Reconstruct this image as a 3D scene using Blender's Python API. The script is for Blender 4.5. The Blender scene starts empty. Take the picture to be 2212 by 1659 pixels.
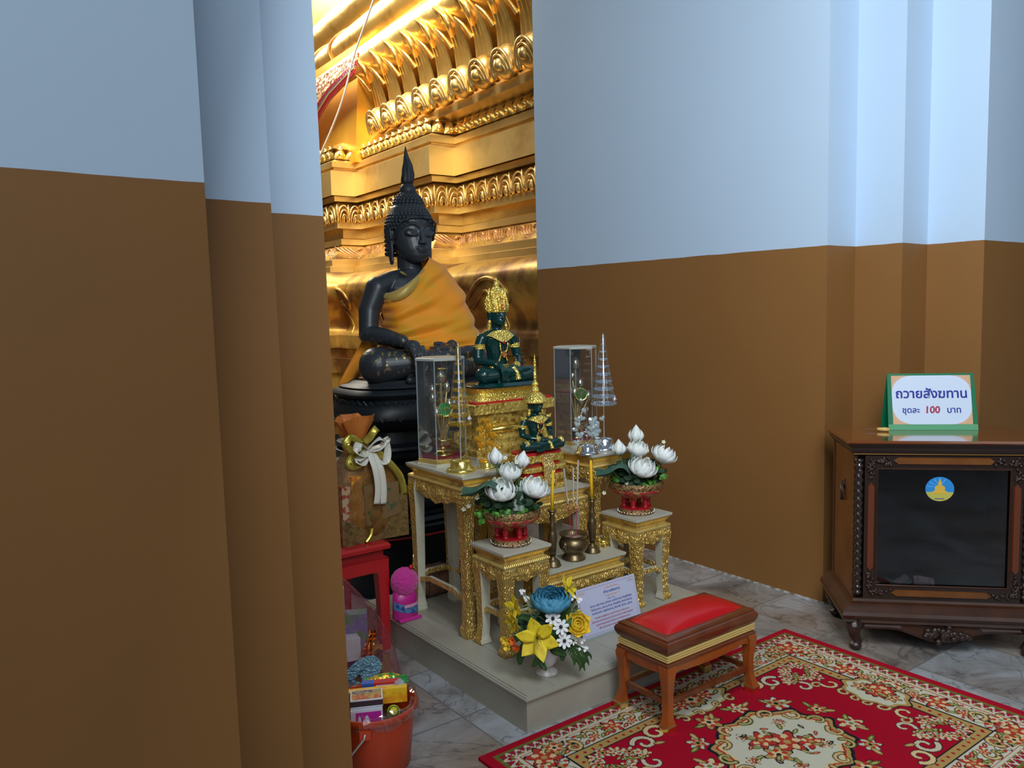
import bpy, math, random
import numpy as np
from mathutils import Vector, Matrix, Quaternion
random.seed(7)
PI = math.pi
scene = bpy.context.scene
COL = scene.collection

# ------------------------------------------------------------------ camera
def camera():
    cam = bpy.data.cameras.new('camera'); o = bpy.data.objects.new('camera', cam); COL.objects.link(o)
    yaw, pitch, roll = math.radians(36.776), math.radians(5.21), math.radians(-1.261)
    fw = Vector((math.sin(yaw)*math.cos(pitch), math.cos(yaw)*math.cos(pitch), -math.sin(pitch)))
    r = Vector((math.cos(yaw), -math.sin(yaw), 0)); u = r.cross(fw)
    r2 = r*math.cos(roll)+u*math.sin(roll); u2 = -r*math.sin(roll)+u*math.cos(roll)
    m = Matrix((( r2.x, u2.x, -fw.x, 0), (r2.y, u2.y, -fw.y, 0), (r2.z, u2.z, -fw.z, 1.5), (0, 0, 0, 1)))
    o.matrix_world = m
    cam.sensor_width = 36; cam.lens = 1753.6/2212*36; cam.clip_start = .05; cam.clip_end = 60
    scene.camera = o
camera()
scene.view_settings.view_transform = 'Standard'; scene.view_settings.look = 'None'
scene.view_settings.exposure = 0.0; scene.view_settings.gamma = 1
scene.view_settings.use_curve_mapping = False

# ------------------------------------------------------------------ world and lights
def world():
    w = bpy.data.worlds.new('world'); scene.world = w; w.use_nodes = True
    nt = w.node_tree; nt.nodes.clear()
    out = nt.nodes.new('ShaderNodeOutputWorld'); bg = nt.nodes.new('ShaderNodeBackground')
    tc = nt.nodes.new('ShaderNodeTexCoord'); sp = nt.nodes.new('ShaderNodeSeparateXYZ')
    rp = nt.nodes.new('ShaderNodeValToRGB')
    nt.links.new(tc.outputs['Generated'], sp.inputs[0])
    nt.links.new(sp.outputs['Z'], rp.inputs[0])
    e = rp.color_ramp.elements
    e[0].position = 0.0; e[0].color = (.10, .115, .13, 1)
    e[1].position = .8; e[1].color = (.30, .38, .46, 1)
    nt.links.new(rp.outputs[0], bg.inputs[0]); bg.inputs[1].default_value = .42
    nt.links.new(bg.outputs[0], out.inputs[0])
world()
def area(name, loc, target, sx, sy, power, color):
    l = bpy.data.lights.new(name, 'AREA'); l.shape = 'RECTANGLE'; l.size = sx; l.size_y = sy; l.energy = power; l.color = color
    o = bpy.data.objects.new(name, l); COL.objects.link(o); o.location = loc
    d = Vector(target)-Vector(loc); o.rotation_euler = d.to_track_quat('-Z', 'Y').to_euler()
    return o
area('window_daylight', (-1.2, -1.6, 3.3), (3.2, 3.0, 1.9), 2.6, 2.4, 76, (.84, .93, 1.0))
area('right_wall_fill', (1.25, .35, 3.1), (3.6, .72, 2.4), 1.3, 1.5, 116, (.84, .93, 1.0))  # added fill hanging in mid-air, no window there; brightens the right wall
area('doorway_daylight', (2.0, -3.2, 2.6), (1.9, 3.0, .9), 2.4, 2.2, 15, (.90, .95, 1.0))
area('shrine_lamp', (1.7, 5.6, 6.6), (4.4, 7.6, 4.0), 2.0, 2.0, 205, (1.0, .91, .76)).data.spread = math.radians(75)
area('gilding_highlight_fill', (2.9, 12.6, 7.2), (4.3, 7.0, 3.6), 3.0, 1.6, 120, (1.0, .92, .76)).data.spread = math.radians(90)  # added light without a known source, aimed to put highlights on the gilded rolls
area('shrine_lamp_low', (1.9, 5.6, 3.4), (4.2, 7.2, 1.9), 1.6, 1.6, 9, (1.0, .84, .58)).data.spread = math.radians(80)

# ------------------------------------------------------------------ materials
MATS = {}
def mat(name, col, rough=.5, metal=0, bump=None, noise=None, coat=0, alpha=None, trans=None, emit=None, sheen=0, ior=None, spec=None):
    """bump=(kind, scale, strength, distance) ; noise=(scale, colour2, amount-lo, amount-hi)"""
    if name in MATS: return MATS[name]
    m = bpy.data.materials.new(name); m.use_nodes = True; nt = m.node_tree; b = nt.nodes['Principled BSDF']
    b.inputs['Base Color'].default_value = (*col, 1); b.inputs['Roughness'].default_value = rough
    b.inputs['Metallic'].default_value = metal
    if coat: b.inputs['Coat Weight'].default_value = coat; b.inputs['Coat Roughness'].default_value = .1
    if trans: b.inputs['Transmission Weight'].default_value = trans
    if ior: b.inputs['IOR'].default_value = ior
    if spec is not None: b.inputs['Specular IOR Level'].default_value = spec
    if sheen: b.inputs['Sheen Weight'].default_value = sheen
    if alpha is not None: b.inputs['Alpha'].default_value = alpha
    if emit: b.inputs['Emission Color'].default_value = (*emit[0], 1); b.inputs['Emission Strength'].default_value = emit[1]
    tc = nt.nodes.new('ShaderNodeTexCoord')
    if noise:
        n = nt.nodes.new('ShaderNodeTexNoise'); n.inputs['Scale'].default_value = noise[0]; n.inputs['Detail'].default_value = 6
        r = nt.nodes.new('ShaderNodeValToRGB'); r.color_ramp.elements[0].position = noise[2]; r.color_ramp.elements[1].position = noise[3]
        r.color_ramp.elements[0].color = (*noise[1], 1); r.color_ramp.elements[1].color = (*col, 1)
        nt.links.new(tc.outputs['Object'], n.inputs['Vector']); nt.links.new(n.outputs['Fac'], r.inputs[0]); nt.links.new(r.outputs[0], b.inputs['Base Color'])
    if bump:
        kind, sc, st, dist = bump
        if kind == 'noise': t = nt.nodes.new('ShaderNodeTexNoise'); t.inputs['Detail'].default_value = 5; outp = 'Fac'
        elif kind == 'voronoi': t = nt.nodes.new('ShaderNodeTexVoronoi'); t.feature = 'SMOOTH_F1'; outp = 'Distance'
        elif kind == 'wave': t = nt.nodes.new('ShaderNodeTexWave'); t.inputs['Distortion'].default_value = 9; t.inputs['Detail'].default_value = 2; t.inputs['Detail Scale'].default_value = 1.5; outp = 'Fac'
        elif kind == 'rings': t = nt.nodes.new('ShaderNodeTexWave'); t.inputs['Distortion'].default_value = 0.6; outp = 'Fac'
        t.inputs['Scale'].default_value = sc
        bp = nt.nodes.new('ShaderNodeBump'); bp.inputs['Strength'].default_value = st; bp.inputs['Distance'].default_value = dist
        nt.links.new(tc.outputs['Object'], t.inputs['Vector']); nt.links.new(t.outputs[outp], bp.inputs['Height']); nt.links.new(bp.outputs[0], b.inputs['Normal'])
    MATS[name] = m
    return m

def wall_mat(name, upper, lower, zband):
    """two-tone painted plaster; the painted band ends at height zband (a paint boundary)"""
    m = bpy.data.materials.new(name); m.use_nodes = True; nt = m.node_tree; b = nt.nodes['Principled BSDF']
    g = nt.nodes.new('ShaderNodeNewGeometry'); s = nt.nodes.new('ShaderNodeSeparateXYZ')
    n0 = nt.nodes.new('ShaderNodeTexNoise'); n0.inputs['Scale'].default_value = 6
    ad = nt.nodes.new('ShaderNodeMath'); ad.operation = 'MULTIPLY_ADD'; ad.inputs[1].default_value = .006; 
    gt = nt.nodes.new('ShaderNodeMath'); gt.operation = 'GREATER_THAN'; gt.inputs[1].default_value = zband+.003
    nt.links.new(g.outputs['Position'], s.inputs[0]); nt.links.new(g.outputs['Position'], n0.inputs['Vector'])
    nt.links.new(n0.outputs['Fac'], ad.inputs[0]); nt.links.new(s.outputs['Z'], ad.inputs[2]); nt.links.new(ad.outputs[0], gt.inputs[0])
    n = nt.nodes.new('ShaderNodeTexNoise'); n.inputs['Scale'].default_value = 2.2; n.inputs['Detail'].default_value = 8
    nt.links.new(g.outputs['Position'], n.inputs['Vector'])
    def var(c, k):
        r = nt.nodes.new('ShaderNodeValToRGB'); r.color_ramp.elements[0].position = .3; r.color_ramp.elements[1].position = .7
        r.color_ramp.elements[0].color = (c[0]*k, c[1]*k, c[2]*k, 1); r.color_ramp.elements[1].color = (*c, 1)
        nt.links.new(n.outputs['Fac'], r.inputs[0]); return r
    a, c = var(lower, .93), var(upper, .97)
    mx = nt.nodes.new('ShaderNodeMix'); mx.data_type = 'RGBA'
    nt.links.new(gt.outputs[0], mx.inputs[0]); nt.links.new(a.outputs[0], mx.inputs[6]); nt.links.new(c.outputs[0], mx.inputs[7])
    nt.links.new(mx.outputs[2], b.inputs['Base Color']); b.inputs['Roughness'].default_value = .55
    b.inputs['Specular IOR Level'].default_value = .3
    nb = nt.nodes.new('ShaderNodeTexNoise'); nb.inputs['Scale'].default_value = 45
    bp = nt.nodes.new('ShaderNodeBump'); bp.inputs['Strength'].default_value = .10; bp.inputs['Distance'].default_value = .004
    nt.links.new(g.outputs['Position'], nb.inputs['Vector']); nt.links.new(nb.outputs['Fac'], bp.inputs['Height']); nt.links.new(bp.outputs[0], b.inputs['Normal'])
    return m

def marble_mat():
    m = bpy.data.materials.new('marble_tiles'); m.use_nodes = True; nt = m.node_tree; b = nt.nodes['Principled BSDF']
    g = nt.nodes.new('ShaderNodeNewGeometry')
    mp = nt.nodes.new('ShaderNodeMapping'); mp.inputs['Rotation'].default_value = (0, 0, 0.0); mp.inputs['Location'].default_value = (.12, .08, 0)
    nt.links.new(g.outputs['Position'], mp.inputs[0])
    br = nt.nodes.new('ShaderNodeTexBrick'); br.offset = 0; br.inputs['Scale'].default_value = 1; br.inputs['Brick Width'].default_value = .42; br.inputs['Row Height'].default_value = .42
    br.inputs['Mortar Size'].default_value = .0035; br.inputs['Mortar Smooth'].default_value = .2
    br.inputs['Color1'].default_value = (0, 0, 0, 1); br.inputs['Color2'].default_value = (1, 1, 1, 1); br.inputs['Mortar'].default_value = (.5, .5, .5, 1)
    nt.links.new(mp.outputs[0], br.inputs[0])
    vm = nt.nodes.new('ShaderNodeVectorMath'); vm.operation = 'MULTIPLY_ADD'
    nt.links.new(br.outputs['Color'], vm.inputs[0]); vm.inputs[1].default_value = (3, 7, 5); nt.links.new(g.outputs['Position'], vm.inputs[2])
    n = nt.nodes.new('ShaderNodeTexNoise'); n.inputs['Scale'].default_value = 3.2; n.inputs['Detail'].default_value = 10; n.inputs['Roughness'].default_value = .65; n.inputs['Distortion'].default_value = 1.2
    nt.links.new(vm.outputs[0], n.inputs['Vector'])
    r = nt.nodes.new('ShaderNodeValToRGB'); e = r.color_ramp.elements
    e[0].position = .30; e[0].color = (.11, .105, .105, 1); e[1].position = .62; e[1].color = (.36, .37, .39, 1)
    x = e.new(.46); x.color = (.27, .265, .26, 1)
    nt.links.new(n.outputs['Fac'], r.inputs[0])
    # dark veins
    n2 = nt.nodes.new('ShaderNodeTexNoise'); n2.inputs['Scale'].default_value = 2.6; n2.inputs['Detail'].default_value = 6; n2.inputs['Distortion'].default_value = 2.0
    nt.links.new(vm.outputs[0], n2.inputs['Vector'])
    r2 = nt.nodes.new('ShaderNodeValToRGB'); q = r2.color_ramp.elements; q[0].position = .485; q[0].color = (1, 1, 1, 1); q[1].position = .515; q[1].color = (1, 1, 1, 1); z = q.new(.5); z.color = (.42, .43, .46, 1)
    nt.links.new(n2.outputs['Fac'], r2.inputs[0])
    m1 = nt.nodes.new('ShaderNodeMix'); m1.data_type = 'RGBA'; m1.blend_type = 'MULTIPLY'; m1.inputs[0].default_value = .8
    nt.links.new(r.outputs[0], m1.inputs[6]); nt.links.new(r2.outputs[0], m1.inputs[7])
    # brownish tiles near the back, patchy
    n3 = nt.nodes.new('ShaderNodeTexNoise'); n3.inputs['Scale'].default_value = 1.1; nt.links.new(vm.outputs[0], n3.inputs['Vector'])
    r3 = nt.nodes.new('ShaderNodeValToRGB'); r3.color_ramp.elements[0].position = .45; r3.color_ramp.elements[0].color = (1, 1, 1, 1); r3.color_ramp.elements[1].position = .68; r3.color_ramp.elements[1].color = (.85, .66, .52, 1)
    nt.links.new(n3.outputs['Fac'], r3.inputs[0])
    m3 = nt.nodes.new('ShaderNodeMix'); m3.data_type = 'RGBA'; m3.blend_type = 'MULTIPLY'; m3.inputs[0].default_value = 1
    nt.links.new(m1.outputs[2], m3.inputs[6]); nt.links.new(r3.outputs[0], m3.inputs[7])
    m2 = nt.nodes.new('ShaderNodeMix'); m2.data_type = 'RGBA'; nt.links.new(br.outputs['Fac'], m2.inputs[0]); nt.links.new(m3.outputs[2], m2.inputs[6]); m2.inputs[7].default_value = (.16, .15, .14, 1)
    nt.links.new(m2.outputs[2], b.inputs['Base Color']); b.inputs['Roughness'].default_value = .28
    return m

def attr_mat(name, attr='Col', rough=.95, sheen=.3):
    m = bpy.data.materials.new(name); m.use_nodes = True; nt = m.node_tree; b = nt.nodes['Principled BSDF']
    a = nt.nodes.new('ShaderNodeAttribute'); a.attribute_name = attr
    nt.links.new(a.outputs['Color'], b.inputs['Base Color']); b.inputs['Roughness'].default_value = rough; b.inputs['Specular IOR Level'].default_value = .1
    n = nt.nodes.new('ShaderNodeTexNoise'); n.inputs['Scale'].default_value = 420
    g = nt.nodes.new('ShaderNodeNewGeometry'); nt.links.new(g.outputs['Position'], n.inputs['Vector'])
    bp = nt.nodes.new('ShaderNodeBump'); bp.inputs['Strength'].default_value = .5; bp.inputs['Distance'].default_value = .002
    nt.links.new(n.outputs['Fac'], bp.inputs['Height']); nt.links.new(bp.outputs[0], b.inputs['Normal'])
    return m

# ------------------------------------------------------------------ mesh builder
class MB:
    def __init__(s): s.v = []; s.f = []; s.m = []; s.cur = 0
    def add(s, vs, fs):
        n = len(s.v); s.v += [tuple(p) for p in vs]; s.f += [tuple(i+n for i in f) for f in fs]; s.m += [s.cur]*len(fs); return s
    def box(s, c, d, rz=0, taper=0):
        hx, hy, hz = d[0]/2, d[1]/2, d[2]/2; ca, sa = math.cos(rz), math.sin(rz); vs = []
        for z in (-1, 1):
            k = 1-taper if z > 0 else 1
            for x, y in ((-1, -1), (1, -1), (1, 1), (-1, 1)):
                X, Y = x*hx*k, y*hy*k; vs.append((c[0]+X*ca-Y*sa, c[1]+X*sa+Y*ca, c[2]+z*hz))
        return s.add(vs, [(3, 2, 1, 0), (4, 5, 6, 7), (0, 1, 5, 4), (1, 2, 6, 5), (2, 3, 7, 6), (3, 0, 4, 7)])
    def bb(s, x0, x1, y0, y1, z0, z1): return s.box(((x0+x1)/2, (y0+y1)/2, (z0+z1)/2), (x1-x0, y1-y0, z1-z0))
    def loft(s, rings, close=True, cap=True):
        n = len(rings[0]); vs = [p for r in rings for p in r]; fs = []
        for i in range(len(rings)-1):
            for j in range(n if close else n-1):
                a, b = i*n+j, i*n+(j+1) % n; fs.append((a, b, b+n, a+n))
        if cap and close:
            fs.append(tuple(range(n-1, -1, -1))); k = (len(rings)-1)*n; fs.append(tuple(range(k, k+n)))
        return s.add(vs, fs)
    def lathe(s, prof, c=(0, 0, 0), seg=28, sx=1, sy=1, a0=0, cap=True, poly=0):
        rings = []
        for r, z in prof:
            rings.append([(c[0]+r*sx*math.cos(a0+2*PI*k/seg), c[1]+r*sy*math.sin(a0+2*PI*k/seg), c[2]+z) for k in range(seg)])
        return s.loft(rings, True, cap)
    def tube(s, pts, rad, seg=8, cap=True):
        pts = [Vector(p) for p in pts]; n = len(pts)
        if not hasattr(rad, '__len__'): rad = [rad]*n
        t0 = (pts[1]-pts[0]).normalized(); up = Vector((0, 0, 1)) if abs(t0.z) < .9 else Vector((1, 0, 0))
        nx = t0.cross(up).normalized(); rings = []
        for i in range(n):
            t = ((pts[min(i+1, n-1)]-pts[max(i-1, 0)])).normalized()
            nx = (nx-t*nx.dot(t)).normalized(); ny = t.cross(nx)
            rings.append([tuple(pts[i]+(nx*math.cos(2*PI*k/seg)+ny*math.sin(2*PI*k/seg))*rad[i]) for k in range(seg)])
        return s.loft(rings, True, cap)
    def ball(s, c, r, seg=14, rings=9, rot=None):
        if not hasattr(r, '__len__'): r = (r, r, r)
        rr = []
        for i in range(rings+1):
            a = -PI/2+PI*i/rings; a = max(-PI/2+.03, min(PI/2-.03, a)); row = []
            for k in range(seg):
                p = Vector((math.cos(a)*math.cos(2*PI*k/seg)*r[0], math.cos(a)*math.sin(2*PI*k/seg)*r[1], math.sin(a)*r[2]))
                if rot: p = rot @ p
                row.append((c[0]+p.x, c[1]+p.y, c[2]+p.z))
            rr.append(row)
        return s.loft(rr)
    def grid(s, fn, nu, nv, wrap=False):
        vs = [fn(i/(nu-(0 if wrap else 1)), j/(nv-1)) for j in range(nv) for i in range(nu)]; fs = []
        for j in range(nv-1):
            for i in range(nu if wrap else nu-1):
                a, b = j*nu+i, j*nu+(i+1) % nu; fs.append((a, b, b+nu, a+nu))
        return s.add(vs, fs)
    def prism(s, poly, fn, t):
        """2D outline poly, fn(x, y, h) -> 3D point, thickness t"""
        n = len(poly); vs = [fn(x, y, 0) for x, y in poly]+[fn(x, y, t) for x, y in poly]
        return s.add(vs, [tuple(range(n-1, -1, -1)), tuple(range(n, 2*n))]+[(i, (i+1) % n, n+(i+1) % n, n+i) for i in range(n)])
    def plate(s, fn, nu, nv, t):
        """closed thick sheet: fn(u, v) -> (point, normal)"""
        P = [[fn(i/(nu-1), j/(nv-1)) for i in range(nu)] for j in range(nv)]
        top = [Vector(p)+Vector(n)*t for row in P for p, n in row]; bot = [Vector(p) for row in P for p, n in row]; N = nu*nv; fs = []
        for j in range(nv-1):
            for i in range(nu-1):
                a = j*nu+i; fs.append((a+N, a+1+N, a+1+nu+N, a+nu+N)) ; fs.append((a+nu, a+1+nu, a+1, a))
        fs = [(f[0], f[1], f[2], f[3]) for f in fs]
        rim = [i for i in range(nu)]+[j*nu+nu-1 for j in range(1, nv)]+[(nv-1)*nu+i for i in range(nu-2, -1, -1)]+[j*nu for j in range(nv-2, 0, -1)]
        # bottom sheet 0..N-1, top sheet N..2N-1
        for k in range(len(rim)):
            a, b = rim[k], rim[(k+1) % len(rim)]; fs.append((a, b, b+N, a+N))
        return s.add([tuple(p) for p in bot+top], fs)
    def xf(s, m, i0=0):
        s.v = s.v[:i0]+[tuple(m @ Vector(p)) for p in s.v[i0:]]; return s
    def build(s, name, mats, parent=None, smooth=False, angle=None, loc=None, **props):
        me = bpy.data.meshes.new(name); me.from_pydata(s.v, [], s.f)
        if not isinstance(mats, (list, tuple)): mats = [mats]
        for m in mats: me.materials.append(m)
        if any(s.m): me.polygons.foreach_set('material_index', s.m)
        me.update()
        if smooth or angle:
            me.polygons.foreach_set('use_smooth', [True]*len(me.polygons))
            if angle:
                try: me.set_sharp_from_angle(angle=math.radians(angle))
                except Exception: pass
        o = bpy.data.objects.new(name, me); COL.objects.link(o)
        if parent: o.parent = parent
        if loc: o.location = loc
        for k, v in props.items(): o[k] = v
        return o

def fix_normals(o):
    import bmesh
    bm = bmesh.new(); bm.from_mesh(o.data); bmesh.ops.recalc_face_normals(bm, faces=bm.faces); bm.to_mesh(o.data); bm.free()
def thing(name, label, cat, loc=(0, 0, 0), rz=0, group=None):
    o = bpy.data.objects.new(name, None); COL.objects.link(o); o.location = loc; o.rotation_euler = (0, 0, rz)
    o.empty_display_size = .05
    o['label'] = label; o['category'] = cat
    if group: o['group'] = group
    return o
def tag(o, label, cat, group=None, kind=None):
    o['label'] = label; o['category'] = cat
    if group: o['group'] = group
    if kind: o['kind'] = kind
    return o
def struct(o): o['kind'] = 'structure'; return o
def copy_tree(o, parent=None):
    c = o.copy(); COL.objects.link(c)
    if parent: c.parent = parent
    for ch in [x for x in bpy.data.objects if x.parent is o]: copy_tree(ch, c)
    return c
def bez(p0, p1, p2, p3, n=12):
    out = []
    for i in range(n+1):
        t = i/n; a = (1-t)**3; b = 3*t*(1-t)**2; c = 3*t*t*(1-t); d = t**3
        out.append(tuple(a*p0[k]+b*p1[k]+c*p2[k]+d*p3[k] for k in range(len(p0))))
    return out
def smooth_pts(P, n=6):
    """Catmull-Rom through P"""
    P = [Vector(p) for p in P]; out = []
    for i in range(len(P)-1):
        p0 = P[max(i-1, 0)]; p1 = P[i]; p2 = P[i+1]; p3 = P[min(i+2, len(P)-1)]
        for k in range(n):
            t = k/n
            out.append(.5*((2*p1)+(p2-p0)*t+(2*p0-5*p1+4*p2-p3)*t*t+(-p0+3*p1-3*p2+p3)*t**3))
    out.append(P[-1]); return out
def text_mesh(name, s, size, material, parent, loc, rot, bold=0, extrude=.0006, shear=0, sx=1, align='CENTER', bev=0):
    cu = bpy.data.curves.new(name, 'FONT'); cu.body = s; cu.size = size; cu.extrude = extrude; cu.offset = bold; cu.align_x = align; cu.shear = shear
    cu.resolution_u = 3; cu.bevel_depth = bev
    o = bpy.data.objects.new(name, cu); COL.objects.link(o)
    dg = bpy.context.evaluated_depsgraph_get(); me = bpy.data.meshes.new_from_object(o.evaluated_get(dg))
    bpy.data.objects.remove(o)
    me.materials.clear(); me.materials.append(material)
    q = bpy.data.objects.new(name, me); COL.objects.link(q); q.parent = parent; q.location = loc; q.rotation_euler = rot; q.scale = (sx, 1, 1)
    return q
def remesh(mb, name, voxel, material, parent=None, smooth_it=4, **props):
    """fuse the builder's solids into one continuous skin"""
    o = mb.build(name+'_raw', material)
    r = o.modifiers.new('r', 'REMESH'); r.mode = 'VOXEL'; r.voxel_size = voxel; r.use_smooth_shade = True
    if smooth_it:
        sm = o.modifiers.new('s', 'SMOOTH'); sm.factor = .5; sm.iterations = smooth_it
    dg = bpy.context.evaluated_depsgraph_get(); dg.update()
    me = bpy.data.meshes.new_from_object(o.evaluated_get(dg)); bpy.data.objects.remove(o)
    me.name = name; me.materials.clear(); me.materials.append(material)
    me.polygons.foreach_set('use_smooth', [True]*len(me.polygons))
    q = bpy.data.objects.new(name, me); COL.objects.link(q)
    if parent: q.parent = parent
    for k, v in props.items(): q[k] = v
    return q

# ------------------------------------------------------------------ palette
LEAF = mat('gold_leaf', (.76, .54, .21), .36, .85, bump=('noise', 14, .25, .01), noise=(2.3, (.55, .33, .09), .30, .52))
LEAF_BRIGHT = mat('gold_leaf_polished', (.98, .66, .20), .32, .88, bump=('noise', 4, .6, .03), noise=(3.5, (.72, .46, .13), .32, .46))
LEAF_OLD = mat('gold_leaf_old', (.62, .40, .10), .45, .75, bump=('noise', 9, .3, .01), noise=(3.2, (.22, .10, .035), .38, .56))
CARVED = mat('carved_gilding', (.84, .56, .15), .36, .62, bump=('wave', 32, .8, .007), noise=(30, (.60, .38, .10), .32, .5))
CARVED_FINE = mat('carved_gilding_fine', (.90, .64, .15), .34, .65, bump=('voronoi', 70, .9, .008), noise=(40, (.48, .28, .06), .34, .5))
GILT = mat('gilt_moulding', (.84, .60, .18), .32, .65, bump=('rings', 34, .5, .004), noise=(16, (.5, .3, .1), .3, .45))
GOLD = mat('bright_gold', (.95, .70, .16), .18, .9)
GOLD_TEX = mat('bright_gold_textured', (.93, .70, .16), .30, .75, bump=('voronoi', 150, 1.0, .006))
def glass_mat(name, tint, refl, rough=.04):
    m = bpy.data.materials.new(name); m.use_nodes = True; nt = m.node_tree; nt.nodes.clear()
    o = nt.nodes.new('ShaderNodeOutputMaterial'); mx = nt.nodes.new('ShaderNodeMixShader'); tr = nt.nodes.new('ShaderNodeBsdfTransparent'); gl = nt.nodes.new('ShaderNodeBsdfGlossy')
    tr.inputs[0].default_value = (*tint, 1); gl.inputs['Roughness'].default_value = rough; gl.inputs[0].default_value = (.9, .95, 1, 1)
    lw = nt.nodes.new('ShaderNodeLayerWeight'); lw.inputs[0].default_value = .25; mr = nt.nodes.new('ShaderNodeMapRange'); mr.inputs[3].default_value = refl; mr.inputs[4].default_value = .75
    nt.links.new(lw.outputs['Facing'], mr.inputs[0]); nt.links.new(mr.outputs[0], mx.inputs[0]); nt.links.new(tr.outputs[0], mx.inputs[1]); nt.links.new(gl.outputs[0], mx.inputs[2]); nt.links.new(mx.outputs[0], o.inputs[0])
    MATS[name] = m; return m
BLUE_INK = RED_INK = None
CREAM = mat('cream_paint', (.56, .53, .40), .5, bump=('noise', 40, .08, .003), noise=(7, (.45, .42, .32), .3, .5))
CREAM_TOP = mat('cream_table_top', (.50, .48, .39), .35, noise=(9, (.42, .40, .32), .3, .45))
RED = mat('red_lacquer', (.50, .015, .02), .35)
REDP = mat('red_paint_bowl', (.45, .012, .02), .32, noise=(40, (.28, .01, .015), .3, .5))
BLACK = mat('black_bronze', (.024, .030, .038), .45, noise=(9, (.032, .037, .043), .35, .6), bump=('noise', 30, .06, .004), spec=.3)
BLACKG = mat('black_pedestal', (.008, .012, .016), .42, bump=('noise', 60, .1, .003), spec=.4)
GREEN = mat('dark_green_jade', (.002, .034, .032), .18, coat=.3)
WHITE = mat('white_paint', (.78, .78, .76), .4)

FLOOR = marble_mat()
W1 = wall_mat('painted_plaster', (.50, .635, .79), (.265, .120, .034), 1.778)

# ------------------------------------------------------------------ setting
def setting():
    m = MB(); m.bb(-4.5, 9, -5, 14, -.1, 0); struct(m.build('floor', FLOOR))
    # stepped pilaster left of the passage, slightly battered (outer edges lean)
    m = MB()
    def face(x0, x1, y0, y1, lean=.036):
        zs = (0, 4.6); rings = []
        for z in zs:
            k = lean*(1-z/1.778) if z < 1.778 else lean*(1-z/1.778)*.25
            rings.append([(x0, y0, z), (x1+k, y0, z), (x1+k, y1, z), (x0, y1, z)])
        m.loft(rings)
    face(-3.5, .513, 1.755, 2.6, .026); face(-3.5, .742, 2.0, 2.6, .034); face(-3.5, .962, 2.19, 2.95, .040)
    struct(m.build('wall_left', W1))
    # right wall with the redented pillar cluster
    m = MB(); pass
    pl = [(3.598, 4.49), (3.598, 2.25), (3.845, 2.25), (3.845, 2.01), (4.085, 2.01), (4.085, 1.745), (8.8, 1.745), (8.8, 4.49)]
    m.loft([[(x, y, 0) for x, y in pl], [(x, y, 4.8) for x, y in pl]]); o = m.build('wall_right', W1); fix_normals(o); struct(o)
    # worn white grout line where the right wall meets the floor
    m = MB(); m.bb(3.592, 3.60, 2.24, 4.49, 0, .006); struct(m.build('trim_1', mat('worn_grout', (.55, .55, .55), .7, noise=(25, (.2, .17, .13), .4, .55))))
    # far hall behind the gilded pedestal
    m = MB(); m.bb(-4.5, 9, 13.8, 14, 0, 7); struct(m.build('wall_back', mat('hall_plaster', (.5, .42, .3), .8)))
setting()

# ------------------------------------------------------------------ platform
def platform():
    t = thing('altar_platform', 'low cream painted wooden platform standing on the marble floor under the altar tables', 'platform', (1.665, 2.185, 0))
    P = mat('platform_paint', (.38, .365, .295), .42, noise=(3, (.31, .28, .22), .3, .6), bump=('noise', 30, .06, .003))
    m = MB(); W, D = 1.285, 1.26
    m.bb(.008, W-.008, .008, D-.008, 0, .118); m.build('plinth', P, t)
    m = MB()
    for z0, z1, o in ((.116, .124, .002), (.124, .130, -.004), (.130, .134, .003)): m.bb(o, W-o, o, D-o, z0, z1)
    m.build('edge_moulding', P, t)
    m = MB(); n = 10
    for i in range(n): m.bb(.012+i*(W-.024)/n+.0008, .012+(i+1)*(W-.024)/n-.0008, .012, D-.012, .132, .138)
    # boards run towards the back
    m.build('deck_boards', P, t)
platform()

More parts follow.
